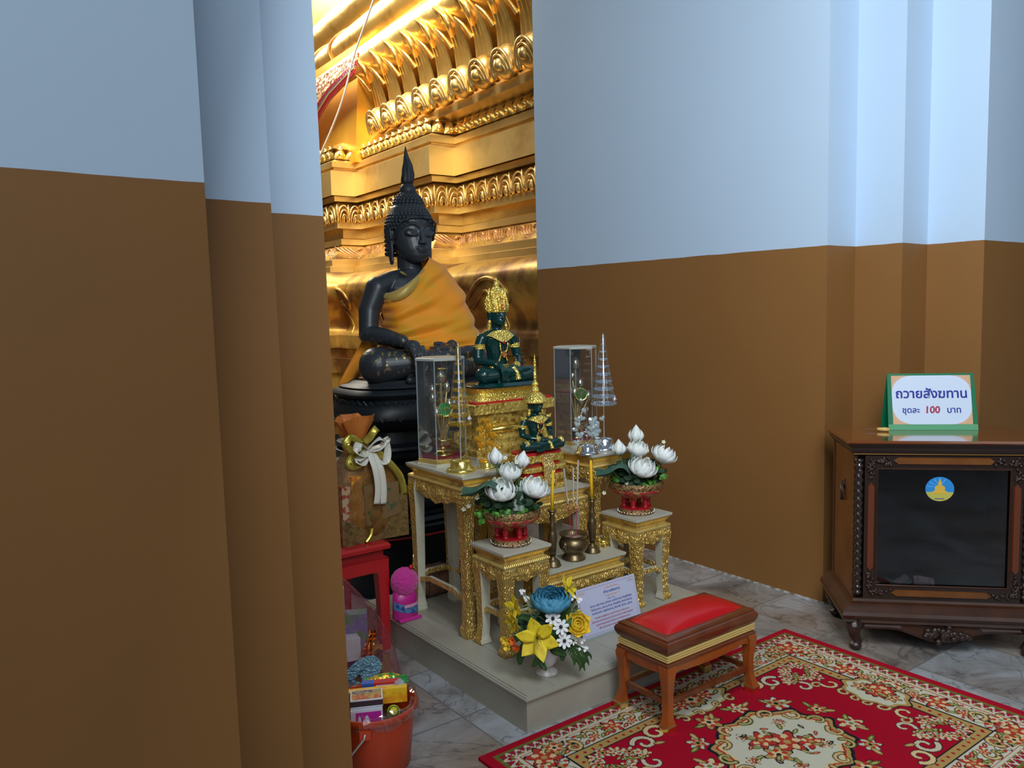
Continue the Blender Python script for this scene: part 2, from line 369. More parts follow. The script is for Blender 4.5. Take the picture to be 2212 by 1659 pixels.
# ------------------------------------------------------------------ altar tables
def altar_table(x0, x1, y0, y1, ztop, label, zf=.138, legs=True, lw=.05, name='altar_table', group='gilded altar tables', ap=.075):
    t = thing(name, label, 'table', (x0, y0, zf), group=group)
    W, D, H = x1-x0, y1-y0, ztop-zf
    m = MB(); m.bb(0, W, 0, D, H-.010, H); m.build('table_top', CREAM_TOP, t)
    # stepped gilded cornice
    m = MB()
    def ring(o, z): return [(o, o, z), (W-o, o, z), (W-o, D-o, z), (o, D-o, z)]
    m.loft([ring(.002, H-.010), ring(.004, H-.018), ring(.022, H-.036), ring(.022, H-.044)]); m.build('cornice', GILT, t)
    m = MB(); m.loft([ring(.022, H-.044), ring(.008, H-.050), ring(.004, H-.058), ring(.008, H-.066), ring(.014, H-.070)]); m.build('roll_moulding', GILT, t)
    # carved aprons with a scalloped hem
    zt = H-.068
    def hem(u):
        a = abs(u-.5)*2; return ap*(.50+.50*max(0, 1-a*1.25)**.8+.10*abs(math.cos(a*PI*2.5)))+ap*.25*max(0, a-.86)/.14
    def side(name, org, ax, L, nrm):
        mm = MB(); n = 41; top = []; bot = []
        poly = [(0, zt)]+[(L*i/(n-1), zt-hem(i/(n-1))) for i in range(n)]+[(L, zt)]
        # quads strip to keep the concave outline clean
        vs = []; fs = []
        for i in range(n):
            u = i/(n-1); bulge = .004*math.sin(u*PI*6)
            for (zz, k) in ((zt, 0), (zt-hem(u)*.5, .006), (zt-hem(u), .002)):
                p = Vector(org)+Vector(ax)*(L*u)+Vector(nrm)*(k+bulge*(k > .004)); vs.append((p.x, p.y, zz))
            for zz in (zt, zt-hem(u)):
                p = Vector(org)+Vector(ax)*(L*u)-Vector(nrm)*.014; vs.append((p.x, p.y, zz))
        for i in range(n-1):
            a, b = i*5, (i+1)*5
            fs += [(a, b, b+1, a+1), (a+1, b+1, b+2, a+2), (a+2, b+2, b+4, a+4), (a+4, b+4, b+3, a+3), (a+3, b+3, b, a)]
        mm.add(vs, fs); mm.build('apron', CARVED, t)
    ins = .012
    side('f', (ins, ins, 0), (1, 0, 0), W-2*ins, (0, -1, 0)); side('b', (ins, D-ins, 0), (1, 0, 0), W-2*ins, (0, 1, 0))
    side('l', (ins, ins, 0), (0, 1, 0), D-2*ins, (-1, 0, 0)); side('r', (W-ins, ins, 0), (0, 1, 0), D-2*ins, (1, 0, 0))
    if legs:
        # cabriole legs: outer faces carved and gilded, inner faces cream
        prof = [(0, .000, .82), (.02, -.004, 1.02), (.06, -.008, 1.06), (.075, -.002, .9), (.11, .002, .78), (.25, .006, .74), (.55, .003, .84), (.8, -.001, .96), (.92, -.006, 1.12), (1.0, -.003, 1.2)]
        for sx in (0, 1):
            for sy in (0, 1):
                m = MB(); rings = []
                for k, out, w in prof:
                    z = k*zt; w_ = lw*w; o = ins+out-.002
                    a0x = o if sx == 0 else W-o; a1x = a0x+(w_ if sx == 0 else -w_); a0y = o if sy == 0 else D-o; a1y = a0y+(w_ if sy == 0 else -w_)
                    rings.append([(a0x, a0y, z), (a1x, a0y, z), (a1x, a1y, z), (a0x, a1y, z)])
                n = 4; base = len(m.v); vs = [p for r in rings for p in r]; fs = []; ms = []
                for i in range(len(rings)-1):
                    for j in range(4):
                        a, b = i*n+j, i*n+(j+1) % n; fs.append((a, b, b+n, a+n)); ms.append(0 if j in (0, 3) else 1)
                fs += [(3, 2, 1, 0), tuple(range((len(rings)-1)*4, len(rings)*4))]; ms += [1, 1]
                m.v = vs; m.f = fs; m.m = ms
                o = m.build('leg', [CARVED, CREAM], t); fix_normals(o)
        if H > .3:
            hs = .13*H/.4 if H < .5 else .155
            for (p, q) in (((.035, .032), (W-.035, .032)), ((.035, D-.032), (W-.035, D-.032)), ((.032, .035), (.032, D-.035)), ((W-.032, .035), (W-.032, D-.035))):
                m = MB(); P = Vector((*p, 0)); Q = Vector((*q, 0)); d = (Q-P); nn = Vector((-d.y, d.x, 0)).normalized()*.008; rr = []
                for i in range(13):
                    u = i/12; c = P+d*u; lift = .022*min(1, 4*min(u, 1-u))**1.5
                    z = hs+lift; rr.append([tuple(c-nn+Vector((0, 0, z-.011))), tuple(c+nn+Vector((0, 0, z-.011))), tuple(c+nn+Vector((0, 0, z+.011))), tuple(c-nn+Vector((0, 0, z+.011)))])
                vs = [x for r in rr for x in r]; fs = []; ms = []
                for i in range(12):
                    for j in range(4): a, b = i*4+j, i*4+(j+1) % 4; fs.append((a, b, b+4, a+4)); ms.append(1 if j == 2 else 0)
                m.v = vs; m.f = fs; m.m = ms; o = m.build('stretcher', [CARVED, CREAM], t); fix_normals(o)
    return t
altar_table(1.775, 2.03, 2.725, 3.19, .826, 'tall gilded altar table on the left, carrying one flower case and the gold cone')
altar_table(2.53, 2.83, 2.77, 3.20, .815, 'tall gilded altar table beside the brown wall, carrying the clear cone and second case')
altar_table(1.79, 2.03, 2.475, 2.705, .56, 'small square gilded table at the platform front corner under the left lotus bowl', ap=.06)
altar_table(2.56, 2.795, 2.52, 2.755, .55, 'small square gilded table in front of the brown wall under the right lotus bowl', ap=.06)
altar_table(2.06, 2.49, 2.75, 2.99, .69, 'middle gilded table under the smaller green statue, behind the candlesticks')
altar_table(2.05, 2.545, 2.572, 2.735, .40, 'lowest gilded table with the brass incense pot, behind the leaning white notice', lw=.04, ap=.055)
altar_table(2.055, 2.505, 3.03, 3.36, .826, 'rear gilded table hidden behind the others under the larger green statue and its gold base')

# ------------------------------------------------------------------ kneeling stool
def stool():
    ORW = mat('orange_stained_wood', (.36, .080, .010), .3, coat=.25, noise=(12, (.27, .055, .007), .3, .6))
    BRW = mat('brown_stained_wood', (.15, .036, .010), .25, coat=.4, noise=(10, (.10, .024, .007), .3, .6))
    BR = mat('brass_cap', (.80, .62, .25), .3, 1)
    x0, x1, y0, y1 = 2.045, 2.535, 1.868, 2.118
    W, D = x1-x0, y1-y0; H = .335
    t = thing('kneeling_stool', 'low wooden stool with red padded top and brass feet standing on the rug', 'stool', (x0, y0, .012))
    def rr(o, z): return [(o, o, z), (W-o, o, z), (W-o, D-o, z), (o, D-o, z)]
    m = MB(); m.loft([rr(.012, H-.062), rr(.002, H-.056), rr(-.006, H-.040), rr(-.008, H-.026), rr(-.002, H-.016), rr(.002, H-.014), rr(.004, H-.006), rr(.012, H-.004), rr(.020, H)])
    m.build('top_frame', BRW, t, angle=25)
    # puffed leather cushion
    def cu(u, v):
        a = 2*u-1; b = 2*v-1; e = (1-abs(a)**2.6)*(1-abs(b)**2.6); o = .030
        pin = .006*(1-abs(a))*abs(b)**6+.0
        return (o+(W-2*o)*u, o+(D-2*o)*v, H-.002+.040*max(e, 0)**.62)
    m = MB(); m.grid(cu, 34, 24); m.build('cushion', mat('red_vinyl', (.50, .004, .006), .3, spec=.6, bump=('noise', 260, .12, .001)), t, smooth=True)
    m = MB()
    for k in range(3): z = H-.066-.0085*k; m.loft([rr(.006, z-.0045), rr(.001, z-.002), rr(.001, z+.002), rr(.006, z+.004)])
    m.build('gold_trim', mat('gold_braid', (.92, .68, .24), .3, .35, bump=('rings', 90, .6, .002)), t)
    m = MB(); m.loft([rr(.008, H-.105), rr(-.001, H-.103), rr(-.002, H-.096), rr(.008, H-.088)]); m.build('under_moulding', BRW, t)
    zt = H-.100
    def aside(org, ax, L, nrm):
        mm = MB(); n = 31; vs = []; fs = []
        for i in range(n):
            u = i/(n-1); a = abs(u-.5)*2; h = .030+.010*(a < .62)*max(0, math.cos(a/.62*PI/2))**.5+.014*max(0, (a-.75)/.25)
            if .55 < a < .64: h += .004
            for zz, k in ((zt, .002), (zt-h, -.001), (zt-h, -.016), (zt, -.016)):
                p = Vector(org)+Vector(ax)*(L*u)+Vector(nrm)*k; vs.append((p.x, p.y, zz))
        for i in range(n-1):
            a, b = i*4, i*4+4
            for j in range(4): fs.append((a+j, b+j, b+(j+1) % 4, a+(j+1) % 4))
        mm.add(vs, fs); o = mm.build('apron', ORW, t, angle=40); fix_normals(o)
    aside((.004, .004, 0), (1, 0, 0), W-.008, (0, -1, 0)); aside((.004, D-.004, 0), (1, 0, 0), W-.008, (0, 1, 0))
    aside((.004, .004, 0), (0, 1, 0), D-.008, (-1, 0, 0)); aside((W-.004, .004, 0), (0, 1, 0), D-.008, (1, 0, 0))
    prof = [(0, -.010, .036), (.025, -.012, .040), (.045, -.004, .030), (.08, .004, .027), (.13, .004, .029), (.18, -.001, .036), (.215, -.005, .043), (zt, .000, .046)]
    for sx in (0, 1):
        for sy in (0, 1):
            def rings(pr):
                R = []
                for z, o, w in pr:
                    ax = o if sx == 0 else W-o; bx = ax+(w if sx == 0 else -w); ay = o if sy == 0 else D-o; by = ay+(w if sy == 0 else -w)
                    R.append([(ax, ay, z), (bx, ay, z), (bx, by, z), (ax, by, z)])
                return R
            m = MB(); m.loft(rings(prof[1:])); lg = m.build('leg', ORW, t, angle=50); fix_normals(lg)
            m = MB(); m.loft(rings([(0, -.011, .038), (.022, -.0135, .043), (.027, -.012, .040)])); c = m.build('brass_foot', BR, lg, label='brass cap on the foot'); fix_normals(c)
    for p, q in (((.02, .018), (W-.02, .018)), ((.02, D-.018), (W-.02, D-.018)), ((.018, .02), (.018, D-.02)), ((W-.018, .02), (W-.018, D-.02))):
        m = MB(); m.bb(min(p[0], q[0])-.007, max(p[0], q[0])+.007, min(p[1], q[1])-.007, max(p[1], q[1])+.007, .088, .106); m.build('stretcher', BRW, t)
stool()

# ------------------------------------------------------------------ rug
def rug():
    a, b = .855, .587; cx, cy = 2.295, 1.574
    nx, ny = 620, 430
    X, Y = np.meshgrid(np.linspace(-a, a, nx), np.linspace(-b, b, ny))
    R = np.array([.34, .003, .016]); OL = np.array([.13, .115, .022]); IV = np.array([.50, .47, .35]); GD = np.array([.38, .24, .075]); BK = np.array([.012, .012, .018]); DR = np.array([.40, .035, .02]); GR = np.array([.16, .18, .03]); SA = np.array([.60, .44, .22])
    C = np.zeros((ny, nx, 3)); C[:] = R
    dx = (a-abs(X))*.80; dy = b-abs(Y); d = np.minimum(dx, dy)
    along = np.where(dx < dy, Y, X)
    def put(mask, col): C[mask] = col
    rng = np.random.RandomState(3)
    def wob(f, ph): return np.sin(X*f+ph)*np.cos(Y*f*1.1+ph*2)
    put(d > .030, OL); put(d > .036, GR*.8); put(d > .040, OL)
    # chain of small scallops
    s = np.sin(along*2*PI/.040); put((d > .042) & (d < .080), R*.9); put(abs(d-.058-.012*s) < .007, IV); put(abs(d-.058+.012*s) < .0028, BK*4); put((d > .074+.003*s) & (d < .086), IV)
    put((d > .048) & (d < .066) & (s > .8), R); put((d > .066) & (d < .074) & (s < -.4), GR)
    put((d > .086) & (d < .090), DR); put(d > .090, IV)
    put(d > .180, BK); put(d > .186, GD)
    dots = ((along/.036) % 1-.5)*.036; put((np.hypot(dots, d-.203) < .0062), R); put(d > .220, BK); put(d > .226, R)
    gx, gy = 2*a/(nx-1), 2*b/(ny-1)
    def dab(px, py, r, col, el=1., rot=0., sym=True, lobes=0):
        R_ = r*(1.3 if lobes else 1.0)
        for sx in ((1, -1) if sym else (1,)):
            for sy in ((1, -1) if sym else (1,)):
                i0 = max(0, int((px*sx+a-R_)/gx)); i1 = min(nx, int((px*sx+a+R_)/gx)+2); j0 = max(0, int((py*sy+b-R_)/gy)); j1 = min(ny, int((py*sy+b+R_)/gy)+2)
                if i1 <= i0 or j1 <= j0: continue
                u = X[j0:j1, i0:i1]*sx-px; v = Y[j0:j1, i0:i1]*sy-py; uu = u*math.cos(rot)+v*math.sin(rot); vv = (-u*math.sin(rot)+v*math.cos(rot))*el
                rad = np.hypot(uu, vv); rr = r*(1+(.28*np.cos(lobes*np.arctan2(vv, uu)) if lobes else 0)); C[j0:j1, i0:i1][rad < rr] = col
    def flower(px, py, r, k=0, sym=True):
        pal = [(GD, DR, SA, BK), (SA, DR, IV, GR), (DR, SA, DR, GD), (IV, DR, GD, BK)][k % 4]
        ph = rng.rand()*6
        dab(px, py, r*1.22, BK, 1, ph, sym, 6)
        dab(px, py, r*1.08, pal[0], 1, ph, sym, 6); dab(px, py, r*.78, pal[1], 1, ph+.5, sym, 5); dab(px, py, r*.56, pal[2], 1, ph, sym, 5); dab(px, py, r*.25, pal[3], 1, 0, sym)
    def leaf(px, py, r, rot, col, sym=True):
        dab(px, py, r*1.15, BK, 2.3, rot, sym); dab(px, py, r, col, 2.6, rot, sym); dab(px, py, r*.6, SA, 6, rot, sym)
    def curl(px, py, r, a0, turns, sg=1, col=GD, w=.008, sym=True):
        n = int(36*turns)
        for pas, (ww, cc) in enumerate(((w*1.45, BK), (w, col), (w*.4, SA))):
            for i in range(n):
                t = i/n; an = a0+sg*turns*2*PI*t; rr = r*(1-.72*t); fx = px+rr*math.cos(an); fy = py+rr*math.sin(an)
                dab(fx, fy, ww*(1-.35*t), cc, 1, 0, sym)
    # ivory border florals
    iv = .135
    for i, x in enumerate(np.arange(.0, a-.20, .092)):
        y = b-iv
        if i % 2 == 0: flower(x, y, .031, i//2); curl(x+.035, y+.022, .017, 0, .8, 1, GD, .005); curl(x+.035, y-.022, .017, 3, .8, -1, GR, .005)
        else: curl(x, y+.010, .032, 0, .9, 1, GD); flower(x+.006, y-.012, .015, 2); leaf(x-.026, y-.024, .016, 2.4, GR)
        leaf(x+.046, y+.024, .018, .5, GR); leaf(x+.048, y-.026, .016, -.5, DR); dab(x+.028, y-.030, .007, DR); dab(x+.066, y+.030, .007, DR); dab(x+.020, y+.034, .005, BK); dab(x-.030, y+.032, .006, DR)
    for i, y in enumerate(np.arange(.0, b-.16, .092)):
        x = a-iv/.8
        if i % 2 == 0: flower(x, y, .037, i//2+1); curl(x+.030, y+.040, .018, 0, .8, 1, GD, .005)
        else: curl(x+.010, y, .036, 1.5, .9, 1, GD); flower(x-.012, y+.008, .017, 2); leaf(x-.034, y-.024, .018, 1., GR)
        leaf(x+.028, y+.046, .02, 1.2, GR); leaf(x-.032, y+.046, .018, 2., DR); dab(x-.044, y+.02, .007, DR); dab(x+.044, y+.07, .007, DR); dab(x+.046, y+.01, .005, BK)
    # corner blooms
    flower(a-.17, b-.14, .045, 2); flower(a-.235, b-.115, .030, 0); flower(a-.13, b-.20, .030, 1); curl(a-.29, b-.15, .035, 2, .9, 1, GD); curl(a-.16, b-.27, .035, 2, .9, -1, GD)
    # inner corner sprays on the red field and scrolls
    for k, (x, y) in enumerate(((.555, .335), (.515, .345), (.475, .325), (.440, .295), (.410, .262), (.575, .300), (.560, .255), (.530, .215), (.50, .235), (.465, .262))):
        flower(x, y, .022, 3 if k % 2 else 1)
    for k in range(9): leaf(.43+.016*k, .24+.012*(k % 5), .014, k*.7, GR)
    curl(.36, .30, .044, .5, 1.0, 1, IV, .009); curl(.28, .325, .044, 2.6, 1.0, -1, SA, .009); leaf(.32, .27, .02, .4, GD); leaf(.40, .26, .02, 2.4, SA); curl(.42, .20, .036, .9, .8, -1, IV, .007); curl(.52, .15, .040, 2.2, .8, 1, SA, .007); curl(.47, .175, .024, .2, .8, 1, GD, .006)
    # cartouches biting into the field at the middle of each side
    for (ex, ey, rx, ry) in ((a-.27, 0, .085, .12), (0, b-.20, .15, .075)):
        th = np.arctan2((abs(Y)-ey)/ry, (abs(X)-ex)/rx); q = np.hypot((abs(X)-ex)/rx, (abs(Y)-ey)/ry)*(1-.07*np.cos(8*th))
        put(q < 1.12, BK); put(q < 1.06, GD); put(q < .92, IV)
    flower(a-.245, 0, .042, 2); flower(a-.265, .062, .024, 0); flower(0, b-.18, .042, 0); flower(.07, b-.185, .026, 2); leaf(.12, b-.2, .02, .4, GR); leaf(a-.27, .03, .02, 1.4, GR)
    curl(a-.355, .075, .026, 1, .8, 1, GD, .007); curl(a-.37, .02, .02, 1, .8, 1, GD, .006); curl(.13, b-.265, .026, 1, .8, 1, GD, .007); curl(.05, b-.27, .022, 1, .8, 1, GD, .006)
    # central medallion
    th = np.arctan2(Y/.19, X/.235); q = np.hypot(X/.235, Y/.19)*(1-.055*np.cos(10*th)-.02*np.cos(20*th+1))
    put(q < 1.13, BK); put(q < 1.07, GD); put(q < 1.0, DR); put(q < .96, SA); put(q < .90, IV)
    for k in range(14):
        an = 2*PI*k/14+.1; rx, ry = .232*math.cos(an), .188*math.sin(an); curl(rx, ry, .034, an+2, .8, 1 if k % 2 else -1, GD if k % 3 else GR, .0075, False)
    for k in range(12):
        an = 2*PI*(k+.5)/12; rx, ry = .312*math.cos(an), .262*math.sin(an)
        flower(rx, ry, .036 if k % 2 else .028, (0, 3, 1)[k % 3], False)
        for j in (-1, 1): leaf(rx+.046*math.cos(an+j*1.3), ry+.042*math.sin(an+j*1.3), .022, an+j, GR if j > 0 else GD, False)
    flower(.02, .0, .052, 2, False); flower(-.07, -.03, .036, 0, False); flower(.085, -.05, .034, 2, False); flower(-.04, .062, .038, 2, False)
    for k in range(11):
        an = 2*PI*k/11+.3; rr = .115+.03*(k % 2); x, y = rr*math.cos(an)*1.15, rr*math.sin(an)*.85
        if k % 2: flower(x, y, .018, k, False)
        leaf(x*.8, y*.8, .018, an, GR, False); leaf(x*1.05+.012, y*1.05, .014, an+1, DR if k % 3 else BK, False)
    me = bpy.data.meshes.new('rug')
    Z = np.full(X.shape, .012); vs = np.stack([X+cx, Y+cy, Z], -1).reshape(-1, 3)
    idx = np.arange(nx*ny).reshape(ny, nx); fs = np.stack([idx[:-1, :-1], idx[:-1, 1:], idx[1:, 1:], idx[1:, :-1]], -1).reshape(-1, 4)
    # hem closes the sheet down to the floor
    edge = np.concatenate([idx[0, :], idx[1:, -1], idx[-1, -2::-1], idx[-2:0:-1, 0]]); n0 = len(vs); low = vs[edge].copy(); low[:, 2] = .0005
    k = len(edge); side = np.stack([edge, n0+np.arange(k), n0+(np.arange(k)+1) % k, np.roll(edge, -1)], -1)
    vs = np.vstack([vs, low]); fs = np.vstack([fs, side])
    me.from_pydata(vs.tolist(), [], fs.tolist()); at = me.color_attributes.new('Col', 'FLOAT_COLOR', 'POINT')
    col = np.ones((len(vs), 4)); col[:nx*ny, :3] = C.reshape(-1, 3); col[nx*ny:, :3] = R; at.data.foreach_set('color', col.ravel())
    me.materials.append(attr_mat('woven_rug')); o = bpy.data.objects.new('rug', me); COL.objects.link(o)
    tag(o, 'red rug with ivory and gold floral medallion pattern lying in front of the platform', 'rug')
rug()

def enlarge(o, k):
    for c in [x for x in bpy.data.objects if x.parent is o]:
        c.data.transform(Matrix.Scale(k, 4)); enlarge(c, k)
# ------------------------------------------------------------------ gilded pedestal of the great image
def great_pedestal():
    t = thing('gilded_pedestal', 'huge gilded moulded pedestal with lotus friezes filling the hall behind the black statue', 'pedestal', (4.5, 5.571, -.107), math.radians(-1.8))
    Z = lambda z, o: 1.5+(z-1.5)*(1-.247*o)
    path = [(0, -.25), (0, 1.15), (-.25, 1.15), (-.25, 2.70), (-.50, 2.70), (-.50, 6.5)]
    def sweep(name, prof, m, ang=25):
        """prof = [(o, z)]; the profile is swept along the redented plan"""
        mb = MB(); rings = []
        for (x, y) in path:
            rings.append([(x-o, y-o, Z(z, o)) for o, z in prof])
        n = len(prof); vs = [p for r in rings for p in r]; fs = []
        for i in range(len(rings)-1):
            for j in range(n-1):
                a, b = i*n+j, i*n+j+1; fs.append((a, a+n, b+n, b))
        mb.add(vs, fs); return mb.build(name, m, t, angle=ang)
    sweep('upper_cornice', [(-.3, 3.26), (.17, 3.26), (.17, 3.235)], LEAF)
    sweep('lotus_backing', [(.20, 3.235), (.12, 3.20), (.15, 3.12)], LEAF)
    sweep('upper_band', [(.15, 3.12), (.21, 3.11), (.21, 3.05), (.18, 3.04), (.18, 3.00)], LEAF)
    sweep('frieze_panel', [(.18, 3.02), (.24, 3.015), (.24, 2.760), (.15, 2.750)], LEAF)
    sweep('middle_fillet', [(.15, 2.752), (.19, 2.745), (.19, 2.690), (.13, 2.678)], LEAF)
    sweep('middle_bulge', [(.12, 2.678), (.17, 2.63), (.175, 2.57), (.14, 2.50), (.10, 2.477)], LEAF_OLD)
    sweep('middle_band', [(.08, 2.480), (.15, 2.474), (.15, 2.402), (.08, 2.396)], LEAF)
    sweep('waist', [(.08, 2.396), (.05, 2.39), (.05, 2.29), (.09, 2.284), (.09, 2.226), (.08, 2.22)], LEAF)
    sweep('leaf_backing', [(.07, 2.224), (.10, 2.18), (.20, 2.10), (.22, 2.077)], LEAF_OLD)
    sweep('lower_steps', [(.22, 2.085), (.28, 2.077), (.28, 2.012), (.32, 2.008), (.32, 1.945)], LEAF)
    roll = [(.33, 1.95), (.45, 1.945), (.55, 1.92), (.62, 1.86), (.645, 1.78), (.62, 1.68), (.56, 1.56), (.50, 1.44), (.48, 1.36), (.51, 1.29), (.56, 1.26)]
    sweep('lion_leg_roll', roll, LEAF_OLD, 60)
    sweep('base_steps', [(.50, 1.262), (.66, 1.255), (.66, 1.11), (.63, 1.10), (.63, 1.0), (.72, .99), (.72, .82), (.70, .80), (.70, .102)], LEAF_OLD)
    # rows of carved petals follow each straight run (front faces and the jog faces)
    runs = []
    for i in range(0, len(path)-1): runs.append((path[i], path[i+1]))
    def row(name, o, zb, h, w, m, kind, tilt=.0):
        mb = MB()
        zb_ = Z(zb, o); h = h*(1-.247*o)
        for (x0, y0), (x1, y1) in runs:
            P = Vector((x0-o, y0-o, 0)); Q = Vector((x1-o, y1-o, 0)); L = (Q-P).length
            if P.y > 5 and Q.y > 5 and y0 > 5: continue
            d = (Q-P).normalized(); nrm = Vector((-1, 0, 0)) if abs(d.y) > .5 else Vector((0, -1, 0))
            n = max(1, round(L/w)); ww = L/n
            for k in range(n):
                c = P+d*((k+.5)*ww)
                if c.y > 5.2 or c.y < -.9: continue
                def pt(u, z, dep): q = c+d*u+nrm*dep; return (q.x, q.y, zb_+z)
                if kind == 'bud':      # little standing lotus petals
                    def f(u, v):
                        a = (u-.5)*2; wd = ww*.50*(max(0, 1-v**2.6)); return pt(a*wd, v*h, .004+.034*(1-a*a)*(math.sin(PI*min(1, v*1.05+.12)))+.028*v*v*(1-abs(a)))
                    mb.grid(f, 7, 9)
                    mb.ball(pt(0, h*.30, .030), (ww*.24, ww*.24, h*.26), 8, 5)
                elif kind == 'arch':   # nested arched lotus petals with raised rims
                    for (s, dep, rad) in ((.50, .018, .0105), (.36, .030, .008), (.22, .038, .006)):
                        pts = [pt(math.cos(a)*ww*s, -h*.10+(h*.92)*(s/.5)*math.sin(a)**.8+h*.03, dep+.010*math.sin(a)) for a in [PI*i/12 for i in range(13)]]
                        mb.tube(pts, rad, 6)
                    mb.ball(pt(0, h*.16, .02), (ww*.16, ww*.16, h*.26), 8, 6)
                    q = [pt(ww*.5+ww*.13*math.sin(a*2), h*a, .028+.01*a) for a in (0, .3, .6, .9)]; mb.tube(q, [.012, .014, .012, .005], 6)
                elif kind == 'scroll':  # leaning acanthus scrolls
                    for s in range(4):
                        pts = [pt((-.55+.30*s+1.05*v)*ww*.62-.1*ww, h*(.04+.90*v**1.4), .05-.055*v+.022*math.sin(v*PI)) for v in [i/7 for i in range(8)]]
                        mb.tube(pts, [.018, .021, .022, .020, .017, .013, .010, .005], 6)
                    pts = [pt(ww*(-.38+.18*math.cos(a)*(1-a/9)), h*(.62+.26*math.sin(a)*(1-a/9)), .020) for a in [i*.7 for i in range(9)]]; mb.tube(pts, .012, 6)
                    mb.ball(pt(-ww*.2, h*.03, .060), (ww*.24, ww*.2, h*.11), 8, 5); mb.ball(pt(ww*.24, h*.02, .064), (ww*.2, ww*.17, h*.10), 8, 5)
        return mb.build(name, m, t, smooth=True)
    row('small_lotus_row', .16, 3.125, .135, .125, LEAF_BRIGHT, 'bud')
    row('arched_lotus_frieze', .150, 2.482, .185, .165, LEAF, 'arch')
    row('acanthus_frieze', .10, 2.082, .130, .20, mat('rosy_gilding', (.62, .36, .16), .42, .75, noise=(8, (.42, .20, .08), .35, .55)), 'scroll')
    # scroll lines raised on the big roll
    def on_roll(y, z, x0, k=.006):
        for (oa, za), (ob, zb) in zip(roll, roll[1:]):
            if zb <= z <= za or (z < 1.26): break
        f = 0 if za == zb else (za-z)/(za-zb); f = max(0, min(1, f)); o = oa+(ob-oa)*f+k
        return (x0-o, y-.0, Z(z, o))
    for (x0, yc) in ((0, -.28), (-.25, 2.0)):
        mb = MB()
        P = [(yc+.95, 1.58), (yc+.75, 1.56), (yc+.55, 1.585), (yc+.38, 1.66), (yc+.22, 1.76), (yc+.08, 1.79), (yc-.06, 1.74), (yc-.12, 1.64), (yc-.06, 1.56), (yc+.03, 1.58), (yc+.04, 1.65)]
        mb.tube([on_roll(y, z, x0) for y, z in [tuple(p)[:2] for p in smooth_pts([(a, b, 0) for a, b in P], 5)]], .018, 8)
        P = [(yc+.95, 1.50), (yc+.7, 1.49), (yc+.45, 1.53), (yc+.28, 1.62), (yc+.15, 1.68), (yc+.10, 1.60), (yc+.07, 1.5), (yc+.04, 1.38), (yc+.02, 1.28)]
        mb.tube([on_roll(y, z, x0) for y, z in [tuple(p)[:2] for p in smooth_pts([(a, b, 0) for a, b in P], 5)]], .013, 8)
        mb.build('scrollwork', LEAF_OLD, t, smooth=True)
    # tier of great flame shaped petals in front of the cornice: straight run, each petal a part
    def flame(y, s=1.0):
        zb = 3.26; x = -.37; h = .70*s
        mb = MB()
        # ribbed S-curved blade
        def f(u, v):
            a = (u-.5)*2; wd = (.142*(1-v)**.22*(1-.30*v))*s
            sway = .060*math.sin(v*PI*1.9+.3)+.14*v
            rib = .010*abs(math.sin(a*PI*2.0))
            xx = x+.10-.16*v+.05*math.sin(v*PI*1.5)-rib*(1-v*.4)
            return ((xx, y+.02+sway+a*wd, zb+.04+h*v), (-.96, 0, .28))
        mb.plate(f, 17, 16, .022)
        # curled lip
        pts = smooth_pts([(x-.03, y+.10, zb+h*.74), (x-.10, y+.04, zb+h*.80), (x-.13, y+.05, zb+h*.90), (x-.13, y+.13, zb+h*.99), (x-.14, y+.22, zb+h*1.07)], 4)
        n = len(pts); mb.tube([tuple(p) for p in pts], [.030*(1-.75*i/n) for i in range(n)], 7)
        pts = smooth_pts([(x, y+.17, zb+h*.62), (x-.07, y+.20, zb+h*.76), (x-.10, y+.27, zb+h*.86)], 4); n = len(pts)
        mb.tube([tuple(p) for p in pts], [.022*(1-.75*i/n) for i in range(n)], 6)
        o = mb.build('flame_petal', LEAF_BRIGHT, t, angle=60)
        # bulb at the foot with raised eyelid rims
        b = MB()
        b.ball((x-.02, y-.03, zb+.11), (.095, .115, .13), 16, 11)
        for s_, r in ((1.0, .016), (.72, .012), (.46, .010)):
            pts = [(x-.07-.05*math.sin(a)-.014*(1-s_), y-.03+.115*s_*math.cos(a), zb+.03+.155*s_*math.sin(a)) for a in [PI*(-.08+1.16*i/14) for i in range(15)]]
            b.tube(pts, r, 6)
        b.ball((x-.10, y-.04, zb+.075), (.045, .045, .05), 10, 8)
        b.build('petal_bulb', LEAF, o, smooth=True)
    yy = -.75; 
    while yy < 2.2: flame(yy); yy += .315
    # straight cove behind the petals
    mb = MB(); mb.loft([[(-.18, y, 3.17), (-.36, y, 3.18), (-.36, y, 3.25), (-.25, y, 3.34), (-.22, y, 3.55), (.3, y, 3.57), (.3, y, 3.17)] for y in (-.98, 2.36)]); o = mb.build('petal_tier_core', LEAF, t); fix_normals(o)
    mb = MB(); mb.loft([[(-.50, y, 3.02), (-.42, y, 4.2), (.6, y, 4.2), (.6, y, 3.02)] for y in (2.38, 6.2)]); o = mb.build('throne_back', mat('orange_shaded_gilding', (.90, .48, .06), .42, .7, noise=(2, (.75, .36, .03), .3, .6)), t); fix_normals(o)  # shaded gold: the shade is put into the base colour as deep orange
great_pedestal()
for _o in [o for o in bpy.data.objects if o.name.startswith('gilded_pedestal')]: enlarge(_o, 1.0714)

